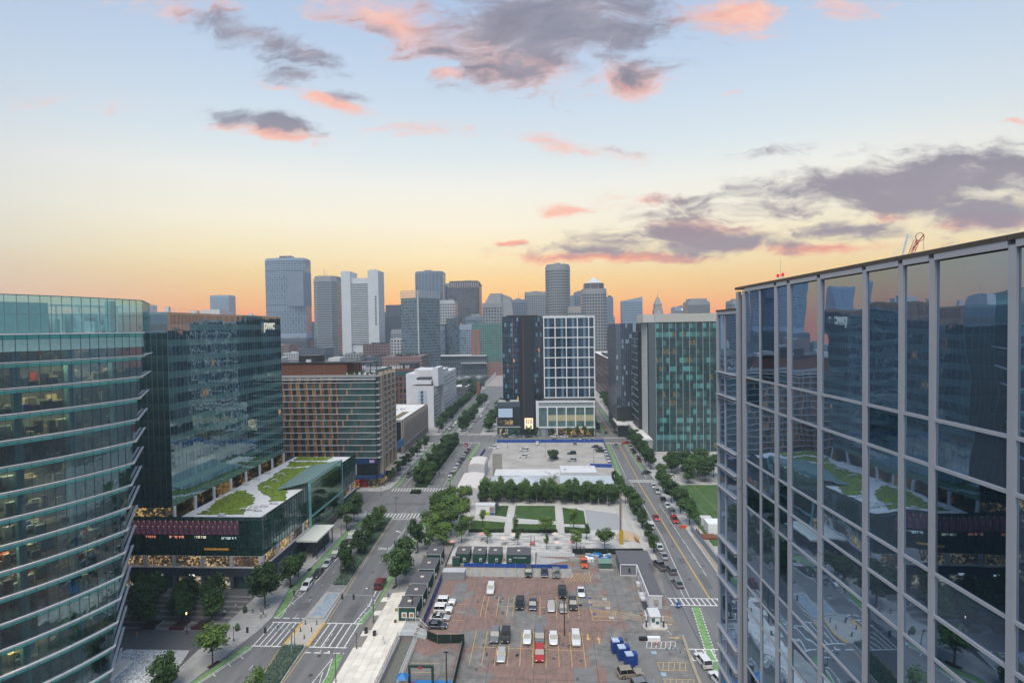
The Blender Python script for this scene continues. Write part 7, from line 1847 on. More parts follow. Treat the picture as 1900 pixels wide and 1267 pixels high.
for i, (x, y, h, r, kk) in enumerate([(-17.6, 160.8, 6.4, 2.2, 'sparsem'), (-8.3, 159.8, 4.6, 1.2, 'sparsem'), (.3, 156.7, 4.6, 1.3, 'sparsem'), (9.0, 156.9, 6.2, 2.4, 'sparsem'), (17.2, 157.0, 6.6, 3.4, 'spreadm'), (.2, 167.3, 6.4, 2.6, 'spreadm'), (9.0, 172.5, 6.6, 2.5, 'sparsem'), (-9.5, 168.5, 5.5, 1.4, 'sparsem'), (12.5, 164.5, 5.0, 1.8, 'sparsem'), (-24.0, 166.5, 6.5, 2.6, 'sparsem'), (-20.5, 174.5, 6.0, 1.8, 'sparsem')]):
    tree(x, y, h, r, kk, f'thin young plaza tree, {["beside the seated group at left", "behind the second hut", "with a square planter in the middle", "left of the round crowned one", "round crowned and widest of all", "in the hedge between the paths", "in the front lawn right of the paths", "tiny one left of the left path", "bare one between path and grey court", "by the white cabin", "in the front left lawn"][i]}', GS, z=.02, cb=.3, nm='young_tree')
GR = 'street trees left of the right street'
for i, (x, y, h, r) in enumerate([(30.8, 154.5, 5.4, 1.7), (31.0, 163.2, 5.2, 1.8), (30.9, 173.4, 6.0, 2.0), (30.8, 179.5, 7.4, 2.3), (30.6, 185.6, 7.8, 2.4), (30.2, 191.5, 8.0, 2.4), (29.4, 198.0, 7.6, 2.3), (29.2, 207, 6.6, 1.9), (29.2, 215, 6.2, 1.7), (28.6, 221, 5.8, 1.6)]):
    tree(x, y, h, r, 'ovald', f'narrow dark street tree, {ORD[i]} from the trailer office up the right street', GR)
GE = 'trees of the park right of the right street'
for i, (x, y, h, r) in enumerate([(46.9, 177.0, 8.2, 3.8), (46.9, 188.5, 8.2, 3.4), (46.4, 200, 7.6, 3.2), (46.9, 211, 7.2, 2.9), (47.0, 220.5, 7.2, 2.9), (48.6, 227, 7.0, 2.7), (55.5, 238.5, 8.4, 4.2), (61.5, 231.0, 8.6, 4.2), (66.5, 226.5, 8.6, 4.2), (72, 233, 9, 4.6), (62, 243, 9, 4.6), (70, 246, 9, 4.6), (57, 247, 8, 3.8), (77, 224, 9, 4.6), (66, 235.5, 9, 4.4), (59, 224.5, 7.5, 3.6)]):
    tree(x, y, h, r, 'ovald', f'broad dark park tree, {ORD[i]} walking from the orange barrier toward the teal block', GE)
GF = 'street trees below the teal block'
for i, y in enumerate(range(246, 304, 6)): tree(48.4+random.uniform(-.5, .5), y, random.uniform(7.5, 9), random.uniform(2.7, 3.3), 'ovald', f'dense kerb tree, {ORD[i]} along the base of the teal block', GF)
for i, y in enumerate(range(330, 480, 9)): tree(48.8+random.uniform(-.5, .5)+(y-330)*.02, y, random.uniform(8, 9.5), random.uniform(3, 3.8), 'ovald', f'far kerb tree, {ORD[i]} along the slim building and the wharf block', GF)
for i, y in enumerate(range(334, 420, 12)): tree(33.0, y, random.uniform(5, 6.5), random.uniform(1.8, 2.2), 'ovald', f'small tree, {ORD[i]} along the flank of the white tower', GF)
for i, (x, y, h, r) in enumerate([(4.3, 262.5, 6.0, 3.2)]): tree(x, y, h, r, 'spreadd', 'lone round tree in the middle of the far car park', None, z=.02, cb=.1)
for i, x in enumerate((-24.5, -17, -9.5, -4.5, 5.2, 15, 19.5, 24, 28)): tree(x, 320.9, random.uniform(4.5, 6), random.uniform(1.6, 2.2), 'ovald', f'small kerb tree, {ORD[i]} from left before the middle tower', 'kerb trees before the middle tower', z=.1)
for i, (x, y) in enumerate([(-35, 352), (-34.5, 336), (-36, 345), (-33.5, 368), (-36, 380), (-34, 398), (-35, 420)]): tree(x, y, random.uniform(7, 9), random.uniform(3.2, 4.2), 'ovald', f'bushy tree, {ORD[i]} beyond the dark podium beside the boulevard', 'trees beside the dark podium')
rnd = random.Random(31)
for i in range(26): tree(-100+rnd.random()*34-i*.2, 505+rnd.random()*75, rnd.uniform(8, 12), rnd.uniform(4.5, 6.5), 'ovald', f'channel side tree, {ORD[i]} in the green belt before the water', 'trees in the green belt before the water')

# ------------------------------------------------------------------ huts, barriers, trailer, tents
hutg = mat('hut_green', (.012, .065, .045), .6, var=.1); hutr = mat('hut_roof', (.085, .085, .095), .85, var=.1); trim = mat('hut_trim', (.55, .56, .55), .6)


def hut(x0, x1, y0, y1, z, h, label, front=False, back=False, win=False, txt=None, trims=True):
    T = thing('green_hut', label, 'hut', ((x0+x1)/2, (y0+y1)/2, z), 'dark green market huts')
    MB().box(x0, x1, y0, y1, z, z+h).build('wall', hutg, T)
    rb = MB()
    for i in range(int((x1-x0)/.3)): rb.box(x0+i*.3+.1, x0+i*.3+.16, y0-.04, y0, z+.1, z+h-.1)
    for i in range(int((y1-y0)/.3)): rb.box(x1, x1+.04, y0+i*.3+.1, y0+i*.3+.16, z+.1, z+h-.1)
    rb.build('corrugation', hutg, T)
    MB().box(x0-.08, x1+.08, y0-.08, y1+.08, z+h, z+h+.12).build('roof', hutr, T)
    MB().box((x0+x1)/2-.4, (x0+x1)/2+.4, (y0+y1)/2-.3, (y0+y1)/2+.4, z+h+.12, z+h+.3).build('skylight', mat('skylight_cream', (.62, .55, .42), .5), T)
    if trims:
        t = MB(); t.box(x0-.06, x0+.1, y0-.09, y0-.04, z, z+h); t.box(x1-.1, x1+.06, y0-.09, y0-.04, z, z+h); t.box(x0-.1, x1+.1, y0-.1, y0-.04, z+h-.05, z+h+.1); t.box(x1+.04, x1+.09, y0, y1, z+h-.05, z+h+.1); t.build('trim', trim, T)
    if win:
        for a in (.75, 2.4): MB().box(x0+a, x0+a+1.15, y0-.12, y0-.05, z+.7, z+1.9).build('window_frame', M_white, T); MB().box(x0+a+.2, x0+a+.95, y0-.14, y0-.12, z+.9, z+1.7).build('window', mat('warm_pane', (.12, .06, .03), .3, emit=(.5, .28, .1), es=.3), T)
    if back:
        xa = x0+(x1-x0)*(.55 if not txt else .1); MB().box(xa, xa+.7, y0-.35, y0-.02, z+.7, z+1.45).build('air_conditioner', M_offw, T); MB().box(xa+.15, xa+.55, y0-.37, y0-.35, z+.85, z+1.3).build('grille', M_dark, T)
    else:
        MB().box(x1+.05, x1+.35, y0+.6, y0+1.2, z+.9, z+1.5).build('air_conditioner', M_offw, T)
    if front: MB().box(x0-.75, x0-.1, y0+.1, y0+.15, z+h-1.0, z+h-.3).build('sign', mat('mustard_sign', (.22, .2, .04), .6), T)
    if txt:
        text_obj('lettering', txt, .42, M_white, T, ((x0+x1)/2+.4, y0-.06, z+h-.85), (pi/2, 0, 0), .02, .01, 0, 1.35, 'CENTER')
    return T


hut(-32.6, -28.7, 115.6, 120.3, .98, 3.0, 'dark green hut nearest the stairs with white framed windows', True, win=True)
for i, (y0, y1) in enumerate(((121.1, 125.7), (126.6, 133.0), (134.4, 141.2), (143.3, 148.6))): hut(-32.5, -28.4, y0, y1, .98, 3.0, f'{ORD[i+1]} green hut of the line along the promenade, counting away from the stairs', True)
for i, (a, b) in enumerate(((-24.9, -21.1), (-20.2, -16.7), (-15.9, -12.2))): hut(a, b, 146.3, 151.4, .35, 2.5, ['green hut above the green bin store at the plaza corner', 'second green hut above the long blue barrier', 'third green hut next to the lettered one'][i], back=True, trims=False)
hut(-10.8, -4.2, 146.2, 151.3, .35, 2.45, 'wide green hut with white lettering on its back wall', back=True, txt='THE CURRENT', trims=False)
T = thing('green_bin_store', 'small dark green box beside the first back hut', 'bin store', (-24.6, 145.3, 0)); MB().box(-25.6, -23.6, 144.9, 146.2, 0, 2.3).build('box', hutg, T); MB().box(-25.65, -23.55, 144.85, 146.25, 2.3, 2.42).build('lid', hutr, T)
T = thing('grey_container', 'small grey shipping container by the parked cars', 'container', (-24, 138, 0)); MB().box(-26.8, -21.1, 136.9, 139.4, 0, 2.1).build('box', mat('container_grey', (.27, .29, .31), .6, var=.08), T)
t = MB()
for i in range(28): t.box(-26.75+i*.2, -26.65+i*.2, 136.86, 136.9, .1, 2.0)
t.build('corrugation', MATS['container_grey'], T); MB().box(-26.85, -21.05, 136.85, 139.45, 2.1, 2.18).build('roof', mat('container_roof', (.42, .43, .44), .6), T)
T = thing('deck', 'raised grey deck edge under the back huts', 'deck', (-15, 149, 0)); MB().box(-27.2, -3.0, 145.9, 154.4, .013, .35).build('deck_slab', stone, T)
blue = mat('blue_barrier', (.008, .06, .30), .55, var=.12)


def panel_fence(name, label, pts, h, m, plen=2.8, post=None, zb=0., cat='fence', extra=None, grp=None):
    T = thing(name, label, cat, (*pts[0], 0), grp)
    for p, q in zip(pts[:-1], pts[1:]):
        L = flen(p, q); n = max(1, int(round(L/plen))); F = frame(p, q, (0, 60)); w = L/n
        for i in range(n):
            piece('panel', F, i*w+.03, (i+1)*w-.03, zb+.08, zb+h, 0, .06, m, T)
            piece('post', F, i*w-.04, i*w+.04, zb, zb+h+.25, -.1, -.02, post or M_alu, T)
    return T


panel_fence('blue_barrier', 'bright blue low barrier along the promenade side of the near car park', [(-27.0, 116), (-27.0, 136.7)], 1.1, blue)
panel_fence('blue_barrier', 'long bright blue barrier under the back huts', [(-22.5, 144.9), (5.9, 144.4)], 1.05, blue)
panel_fence('blue_barrier', 'blue barrier across the far end of the far car park', [(-27, 304.2), (33.5, 304.4)], 1.7, blue)
panel_fence('blue_barrier', 'blue barrier down the right side of the far car park', [(33.3, 304), (31.2, 250)], 1.7, blue)
panel_fence('blue_barrier', 'blue barrier at the lower right corner of the far car park', [(31, 249.5), (21, 250.5)], 1.7, blue)
panel_fence('blue_barrier', 'blue barrier at the left edge of the far car park', [(-31.5, 284), (-33, 258)], 1.7, blue)
panel_fence('dark_screen_fence', 'dark green cloth covered fence beside the stage', [(-25.1, 110.4), (-22.6, 108.9), (-17.1, 109.3), (-16.9, 88)], 1.9, mat('dark_mesh', (.008, .022, .017), .9), 3.2)
panel_fence('dark_screen_fence', 'dark cloth fence behind the blue tarpaulins', [(7.6, 153.6), (27.6, 154.2), (28.3, 147)], 1.7, MATS['dark_mesh'], 3.2)
panel_fence('white_panel_fence', 'row of white translucent panels beside the ramp', [(-2.4, 151.9), (8.2, 151.6)], 1.2, mat('milky_panel', (.62, .65, .67), .4), .9)
panel_fence('construction_fence', 'chain link fence with blue printed screen on the right verge', [(45.9, 172), (46.5, 160), (46.6, 140)], 2.0, mat('blue_print_screen', (.10, .18, .32), .8, c2=(.35, .36, .36), scale=1.2), 3.)
T = thing('parking_office', 'long grey roofed trailer office with white clapboard side', 'trailer', (24, 136, 0))
gs = mat('trailer_grey', (.17, .175, .20), .75, stretch=(1, 1, 12)); gr_ = mat('trailer_roof', (.10, .10, .11), .9, var=.12)
MB().box(19.4, 23.55, 140.5, 149, 0, 3).build('wall', gs, T); MB().box(23.6, 26.6, 124.3, 149, 0, 3.0).build('wall', M_white, T)
MB().box(19.2, 28.0, 140.9, 149.2, 3.0, 3.14).box(23.75, 26.75, 124.5, 140.9, 3.0, 3.14).build('roof', gr_, T)
t = MB(); t.box(19.3, 19.5, 140.3, 140.45, 0, 3.1); t.box(23.4, 23.6, 140.3, 140.45, 0, 3.1); t.box(19.3, 23.6, 140.3, 140.45, 2.95, 3.12); t.box(19.3, 23.6, 140.3, 140.45, .1, .22); t.box(23.55, 26.7, 124.15, 124.25, 2.9, 3.1); t.build('trim', M_white, T)
for i in range(13): piece('clapboard', ((23.6, 124.3), (0, 1), (-1, 0)), 0, 16.2, .1+i*.22, .3+i*.22, 0, .03, M_white, T)
for i in range(12): piece('clapboard', ((23.6, 124.3), (1, 0), (0, -1)), 0, 3.0, .1+i*.22, .3+i*.22, 0, .03, mat('clapboard_grey', (.50, .52, .55), .7), T)
MB().box(21.5, 21.95, 140.35, 140.49, 1.0, 2.0).build('window', M_winDark, T); MB().box(24.7, 25.6, 123.85, 124.2, 1.2, 2.3).build('air_conditioner', mat('ac_tan', (.35, .33, .28), .6), T)
for y in (127, 129.5, 132, 135, 138): MB().box(23.5, 23.56, y, y+.7, 1.1, 2.0).build('window', M_winDark, T)
t = MB(); t.box(22.2, 23.5, 129, 130.2, 0, .9); t.box(22.4, 23.5, 127.5, 129, 0, .5)
for i in range(6): t.box(22.1, 22.16, 127.4+i*.5, 127.46+i*.5, .4, 1.8)
t.box(22.6, 23.5, 134.6, 136, 0, .8); t.build('steps', M_offw, T)
MB().box(22.3, 23.5, 123.9, 128, .01, .06).build('mat', M_dark, T)
T = thing('pay_booth', 'white parking pay booth on a rounded concrete island', 'booth', (23.3, 117, 0))
t = MB(); t.prism([(21.3, 115.2), (20.8, 115.9), (20.8, 117.2), (21.6, 118), (25.4, 118), (26, 117.2), (26, 115.9), (25.4, 115.2)], -.004, .22); t.build('island', mat('island_conc', (.46, .43, .40), .85), T)
MB().box(22.4, 24.4, 116.1, 118.6, .22, 2.5).build('wall', M_white, T); MB().box(22.2, 24.6, 115.9, 119.6, 2.5, 2.62).build('roof', M_offw, T)
MB().box(22.6, 23.3, 116.05, 116.1, 1.3, 2.2).box(23.5, 24.2, 116.05, 116.1, .9, 1.5).build('window', M_winTeal, T)
t = MB(); t.box(21.3, 21.6, 116, 116.3, .22, 1.6, 0); t.box(25, 25.3, 116, 116.3, .22, 1.5, 1); t.cyl(21.5, 115.7, .22, 1.8, .05, m=1); t.cyl(25.3, 117.4, .22, 1.9, .12, m=2); t.box(21.9, 22.1, 118.5, 120.8, .0, 1.2, 2); t.build('ticket_machine', [mat('machine_blue', (.03, .08, .25), .5), M_dark, M_white], T)
t = MB(); t.tube((21.4, 119.4, 1.0), (24.6, 120.0, 1.0), .05); t.tube((24.8, 118.6, .2), (24.8, 118.6, 2.6), .05); t.build('barrier_arm', M_white, T)
for i, (x, y) in enumerate([(24.3, 120.2), (21.3, 121.4), (22.3, 110.2), (13.1, 110.8), (21.1, 116.9)]):
    T = thing('traffic_cone', ['orange cone under the booth roof edge', 'orange cone at the yellow hatching tip', 'orange cone on the white jersey barrier line', 'red cone beside the farthest portable toilet', 'orange cone at the left tip of the island'][i], 'traffic cone', (x, y, 0), 'traffic cones around the pay booth')
    MB().cyl(x, y, .05, .75, .2, .03, 8).build('cone', mat('cone_orange', (.6, .08, .02), .6), T); MB().box(x-.25, x+.25, y-.25, y+.25, .012, .05).build('base', M_dark, T); MB().cyl(x, y, .38, .5, .125, .09, 8).build('stripe', M_white, T)
for i, (x, y, a) in enumerate([(13.7, 107.4, .1), (14.6, 105.2, .15), (15.7, 102.9, .15)]):
    T = thing('portable_toilet', ['blue portable toilet farthest from the taupe suv', 'middle blue portable toilet', 'blue portable toilet next to the taupe suv'][i], 'portable toilet', (x, y, 0), 'blue portable toilets in a slanted line')
    MB().obox(x, y, .02, 2.3, 1.6, 1.7, a).build('wall', mat('toilet_blue', (.012, .05, .22), .5), T)
    MB().obox(x, y, 2.3, 2.42, 1.4, 1.5, a).build('roof', mat('toilet_roof', (.38, .45, .55), .4), T); MB().obox(x+.75, y+.7, .1, 2.15, 1.7, 1.3, a).build('rear_block', MATS['toilet_blue'], T)  # last part is a solid block added for the dark shadowed rear
T = thing('jersey_barrier', 'black and white road barrier lying before the hatching', 'barrier', (22.5, 111.6, 0)); MB().box(19.1, 20.8, 111.2, 111.9, .01, .6).build('dark_half', M_black, T); MB().box(20.8, 23.4, 111.1, 111.9, .01, .75).build('white_half', M_white, T)
T = thing('mailbox', 'blue street collection box by the near right crossing', 'mailbox', (30.4, 124.7, 0)); MB().box(30.0, 30.8, 124.4, 125.0, .25, 1.1).tube((30.0, 124.7, 1.1), (30.8, 124.7, 1.1), .3, n=10).build('box', mat('mail_blue', (.01, .05, .25), .4), T)
t = MB()
for a in (30.05, 30.75):
    for b in (124.45, 124.95): t.box(a-.04, a+.04, b-.04, b+.04, 0, .25)
t.build('leg', M_dark, T); MB().box(30.2, 30.6, 124.36, 124.4, .6, .9).build('label', M_white, T)
for i, (x, y) in enumerate([(24.6, 106.6), (23.5, 106), (26.0, 105.3), (27.2, 108.3), (25.2, 106.2)]):
    T = thing('sign_post', f'{["left", "front left", "right", "kerb side", "centre"][i]} small grey sign on a post above the yellow hatched bays', 'sign post', (x, y, 0), 'small sign posts by the hatched bays'); MB().cyl(x, y, 0, 1.7, .03).build('post', M_alu, T); MB().box(x-.18, x+.18, y-.05, y-.02, 1.2, 1.8).build('plate', mat('sign_back', (.12, .2, .24), .5), T)
T = thing('concrete_wall', 'low angled concrete wall at the right edge of the car park', 'wall', (28, 105, 0)); MB().prism([(28.1, 113.2), (28.7, 113.2), (28.1, 104), (27.7, 92), (27.1, 92), (27.5, 104)], .0, .35).build('wall', mat('wall_tan', (.30, .26, .20), .9), T)
T = thing('green_skip', 'green fenced refuse skip with a concrete kerb left of the trailer', 'skip', (16, 145, 0)); MB().box(14.3, 17.6, 143.6, 146.4, .3, 1.9).build('bin', mat('skip_green', (.05, .11, .09), .6), T); MB().box(14.1, 18, 142.6, 143.3, 0, .6).build('kerb', M_conc, T); MB().box(14.1, 17.8, 143.4, 146.6, 1.9, 2.0).build('lid', mat('skip_lid', (.15, .24, .2), .6), T)
T = thing('covered_stockpile', 'building materials under bright blue tarpaulins before the dark fence', 'stockpile', (16, 150.6, 0)); t = MB(); rnd = random.Random(4)
for i in range(16): x, y = rnd.uniform(11.5, 19), rnd.uniform(148.8, 152.4); t.obox(x, y, .02, rnd.uniform(.4, 1.2), rnd.uniform(.8, 2.4), rnd.uniform(.6, 1.4), rnd.uniform(-.4, .4), rnd.choice([0, 0, 1, 2]))
t.box(20, 26, 151, 153, .02, .7, 1); t.build('pile', [mat('tarp_blue', (.01, .16, .42), .5, var=.2), mat('pallet_grey', (.33, .35, .36), .7), M_white], T)
T = thing('ramp_wall', 'low concrete ramp wall with wire fence beside the orange pickup', 'wall', (5, 149, 0)); MB().prism([(6.5, 149.5), (12.8, 148.7), (12.8, 148.3), (6.5, 149.1)], 0, .8).prism([(-2.6, 145.4), (6.3, 149.1), (6.5, 149.5), (-2.6, 151.5)], .012, .2).build('wall', M_conc, T)
T = thing('orange_barrier', 'orange water filled barrier at the kerb below the park trees', 'barrier', (44.2, 174.6, 0)); MB().box(43.2, 45.2, 174.3, 174.9, 0.01, .9).build('barrier', MATS['cone_orange'], T)
T = thing('works_cabin', 'white site unit with rust coloured base behind the printed fence', 'site unit', (53, 170, .14)); MB().box(50.5, 56, 169, 174, .14, 3.4).build('wall', M_white, T); MB().box(47.6, 52, 164.8, 168.2, .14, .7).box(47.6, 47.9, 168.2, 172.5, .14, .7).build('planter', mat('rust_planter', (.16, .06, .03), .8), T)
T = thing('entrance_shed', 'small white roofed shed near the park trees', 'shed', (50, 178, .14)); MB().box(50.5, 54, 176.5, 179, .14, 2.6).build('wall', M_offw, T)

wf = mat('tent_fabric', (.58, .54, .52), .6, var=.06); wf2 = mat('tent_side', (.50, .51, .53), .7, var=.08)
for (x0, x1, y0, y1, h, l) in ((-33.6, -24.6, 199.5, 221, 5.6, 'larger pale fabric tent hall near the plaza trees'), (-33.4, -26.2, 233.5, 247, 6.0, 'smaller pale fabric tent hall near the far car park')):
    T = thing('fabric_tent', l, 'tent', ((x0+x1)/2, y0, 0), 'pale fabric tent halls'); n = 7
    MB().box(x0, x1, y0, y1, .13, h-1.2).build('side_wall', wf2, T)
    for k in range(5):
        ya, yb = y0+k*(y1-y0)/5, y0+(k+1)*(y1-y0)/5-.06; prof = [(x0-.1, h-1.3), (x0+.25, h-.5), (x0+(x1-x0)*.25, h-.1), ((x0+x1)/2, h+.1), (x0+(x1-x0)*.75, h-.1), (x1-.25, h-.5), (x1+.1, h-1.3)]
        b = MB(); b.add([(x, ya-.05, z) for x, z in prof]+[(x, yb, z) for x, z in prof], [(i, i+1, 8+i, 7+i) for i in range(6)]+[tuple(range(7))[::-1], tuple(range(7, 14))]); b.build('roof_bay', wf, T)
T = thing('white_cabin', 'white site cabin with yellow green and blue side panels by the lawn', 'cabin', (-20.5, 187, 0)); MB().box(-24.2, -17.6, 185.6, 188.6, .02, 3.3).build('wall', M_white, T); MB().box(-24.3, -17.5, 185.5, 188.7, 3.3, 3.45).build('roof', M_offw, T)
MB().box(-21.0, -19.2, 185.4, 185.58, .1, 1.1).build('green_panel', mat('lime_panel', (.30, .42, .02), .6), T); MB().box(-19.1, -17.7, 185.4, 185.58, .1, .9).build('blue_panel', blue, T); MB().box(-19.3, -17.7, 185.4, 185.58, 1.3, 2.9).build('poster', mat('poster_mix', (.4, .2, .15), .6, c2=(.15, .2, .3), scale=1.5), T)
T = thing('dark_tank_row', 'row of dark bins behind the white cabin', 'bins', (-20, 192, 0))
for i in range(5): MB().box(-24+i*1.5, -22.7+i*1.5, 191, 192.5, .02, 2.2).build('bin', mat('bin_dark', (.05, .06, .07), .6), T)
wsh = mat('shed_white', (.58, .59, .60), .6, var=.05, scale=.3); gsh = mat('shed_grey_roof', (.40, .44, .48), .6, var=.06, scale=.3)
T = thing('white_market_hall', 'group of low white pavilions with folded pale roofs between birches and far car park', 'pavilion', (0, 218, 0))
MB().box(-21.0, 6.5, 221, 231, .02, 4.2).box(6.6, 21.5, 222, 233, .02, 5.2).build('wall', wsh, T)
b = MB(); b.add([(-21.5, 207, 4.2), (-.8, 207, 4.0), (-.8, 219, 4.4), (-21.5, 219, 4.4), (-8, 213, 6.4), (-20, 213, 5.0)], [(0, 1, 4, 5), (1, 2, 4), (2, 3, 5, 4), (3, 0, 5)]); b.box(-21.3, -1, 207.2, 218.8, .02, 4.0); b.build('folded_roof', gsh, T)
b = MB(); b.add([(6, 207, 4.0), (26.5, 207, 4.8), (26.5, 216, 5.4), (6, 218, 5.2), (16, 212, 4.4)], [(0, 1, 4), (1, 2, 4), (2, 3, 4), (3, 0, 4)]); b.box(6.2, 26.3, 207.2, 215.8, .02, 4.0); b.build('folded_roof', gsh, T)
b = MB()
for i in range(14): b.box(-20+i*1.9, -19.9+i*1.9, 221, 231, 4.2, 4.26)
b.build('roof_seam', M_offw, T)
b = MB()
for x, y in ((16.5, 229), (18.8, 229), (0, 224), (1.5, 221.5), (3.5, 220), (4.8, 221.8), (2, 218), (8, 226)): b.box(x, x+1.1, y, y+1.1, 4.2, 5.9 if x > 10 else 5.2)
b.build('rooftop_equipment', M_offw, T)
T = thing('lattice_screen', 'tall greenish timber lattice screen at the car park edge', 'screen', (-20.5, 232.5, 0)); b = MB()
for i in range(11): b.box(-22.6+i*.4, -22.46+i*.4, 232.3, 232.5, 0, 10.6)
for i in range(26): b.box(-22.6, -18.4, 232.15, 232.3, .4+i*.4, .58+i*.4)
b.build('lattice', mat('lattice_timber', (.20, .20, .155), .85, var=.15), T)
# stairs with white railing
T = thing('white_rail_stairs', 'metal landing and stairs with white railings down to the car park', 'stairs', (-28, 112, 0))
b = MB(); b.box(-30.9, -27.9, 109.9, 114.9, .90, 1.0, 0)
for i in range(6): b.box(-27.9+i*.4, -27.5+i*.4, 110.3, 113.2, 0, .88-i*.15, 0)
b.build('step', mat('grate_grey', (.36, .38, .38), .6), T)
b = MB()
def rail(b, pts, h=1.05):
    for (p, q) in zip(pts[:-1], pts[1:]):
        L = (Vector(q)-Vector(p)).length; n = max(1, int(L/.35))
        for k in range(n+1):
            c = Vector(p).lerp(Vector(q), k/n); b.tube(c, c+Vector((0, 0, h)), .022 if k % 4 else .04, n=4)
        b.tube(Vector(p)+Vector((0, 0, h)), Vector(q)+Vector((0, 0, h)), .04, n=4); b.tube(Vector(p)+Vector((0, 0, h*.15)), Vector(q)+Vector((0, 0, h*.15)), .03, n=4)
rail(b, [(-30.8, 114.9, 1), (-27.9, 114.9, 1), (-25.7, 113.3, .1)]); rail(b, [(-30.8, 109.9, 1), (-28.1, 109.9, 1), (-25.7, 110.2, .1)]); rail(b, [(-27.9, 111.8, 1), (-25.7, 111.8, .1)])
b.build('railing', M_white, T)
T = thing('white_rail_ramp', 'long white railing running from the stairs to the bottom of the picture', 'railing', (-27, 100, 0)); b = MB(); rail(b, [(-27.1, 109.5, .1), (-27.1, 92, .1)], 1.0); rail(b, [(-27.6, 109.5, .1), (-27.6, 96, .1)], 1.0); b.build('railing', M_white, T)
T = thing('promenade_railing', 'thin dark railing along the promenade edge above the gravel strip', 'railing', (-30.9, 100, 1)); b = MB(); rail(b, [(-30.95, 109.5, .98), (-30.95, 88, .98)], 1.0); b.build('railing', mat('rail_grey', (.12, .12, .12), .5), T)
T = thing('retaining_wall', 'low pale retaining wall along the gravel strip', 'wall', (-30.85, 90, 0)); MB().box(-30.9, -30.6, -30, 109.5, 0, 1.0).build('wall', paveL, T)
# stage, arch, blue canopy
T = thing('truss_arch', 'dark green portal truss over blue mats at the bottom edge', 'stage truss', (-23, 95.8, 0)); b = MB()
b.box(-25.4, -25.0, 95.6, 96.0, 0, 3.4); b.box(-21.1, -20.7, 95.6, 96.0, 0, 3.4); b.box(-25.4, -20.7, 95.6, 96.0, 3.4, 3.75); b.build('truss', mat('truss_green', (.02, .045, .03), .6), T)
MB().box(-23.4, -22.8, 95.5, 95.6, 3.2, 3.7).build('emblem', mat('emblem_red', (.4, .05, .04), .6), T)
T = thing('blue_mats', 'bright blue floor mats under the portal truss', 'mats', (-21, 96, 0)); b = MB()
for i in range(5):
    for j in range(3): b.box(-25.5+i*1.65, -23.9+i*1.65, 92.4+j*1.65, 94.0+j*1.65, .008, .06)
b.build('mat_tile', mat('mat_blue', (.01, .19, .48), .5), T)
T = thing('blue_canopy', 'small bright blue pop up canopy next to the truss', 'canopy', (-26.0, 94.8, 0)); MB().add([(-27.2, 93.8, 2.2), (-25.2, 93.8, 2.2), (-25.2, 95.8, 2.2), (-27.2, 95.8, 2.2), (-26.2, 94.8, 3.0)], [(0, 1, 4), (1, 2, 4), (2, 3, 4), (3, 0, 4), (3, 2, 1, 0)]).build('canopy_cloth', mat('canopy_blue', (.02, .17, .45), .6), T)
b = MB()
for a in (-27.1, -25.3):
    for c in (93.9, 95.7): b.cyl(a, c, 0, 2.2, .03, n=5)
b.build('leg', M_alu, T)
# bollards
for i, (x, y) in enumerate([(-53.4, 115), (-50.8, 115), (-53.2, 112.2), (-50.8, 112.3), (-51.2, 109.6)]):
    T = thing('bollard', f'dark bollard on the tan refuge, {["far left", "far right", "middle left", "middle right", "nearest"][i]}', 'bollard', (x, y, .1), 'dark bollards on the refuge'); MB().cyl(x, y, .1, 1.0, .13, .09, 8).build('shaft', M_dark, T); MB().cyl(x, y, 1.0, 1.1, .12, .05, 8).build('cap', M_dark, T)
# umbrellas and tables on the plaza
for i, (x, y, c) in enumerate([(-27.9, 157.4, 0), (-12.6, 160.2, 1), (-19.5, 163.5, 0), (3.4, 157.2, 1), (7.6, 157.4, 0), (-9.8, 163.0, 1), (3, 163.8, 1)]):
    T = thing('parasol', f'{"pale pink" if c == 0 else "cream"} round parasol, {["beside the promenade huts", "behind the second back hut", "by the seated group", "in front of the round crowned tree on its left", "left of the two standing walkers", "left of the thin tree by the left path", "near the hedge end"][i]}', 'parasol', (x, y, 0), 'parasols on the striped plaza')
    MB().cyl(x, y, 2.0, 2.5, 1.15, .05, 8).build('canopy_cloth', [mat('parasol_pink', (.62, .33, .28), .7), mat('parasol_cream', (.62, .50, .42), .7)][c], T); MB().cyl(x, y, 0, 2.0, .04, n=5).build('pole', M_alu, T); MB().cyl(x, y, .7, .74, .45, n=8).build('table', M_white, T)
T = thing('red_picnic_table', 'red picnic table with a parasol beside the left path end', 'picnic table', (-3.8, 161, 0)); b = MB(); b.box(-4.7, -3.2, 159.6, 160.4, .7, .76); b.box(-4.7, -3.2, 159.0, 159.3, .42, .46); b.box(-4.7, -3.2, 160.7, 161.0, .42, .46); b.build('table_top', mat('picnic_red', (.5, .06, .04), .6), T)
b = MB()
for a in (-4.5, -3.4): b.box(a-.05, a+.05, 159.2, 160.8, .01, .7)
b.build('leg', M_dark, T)


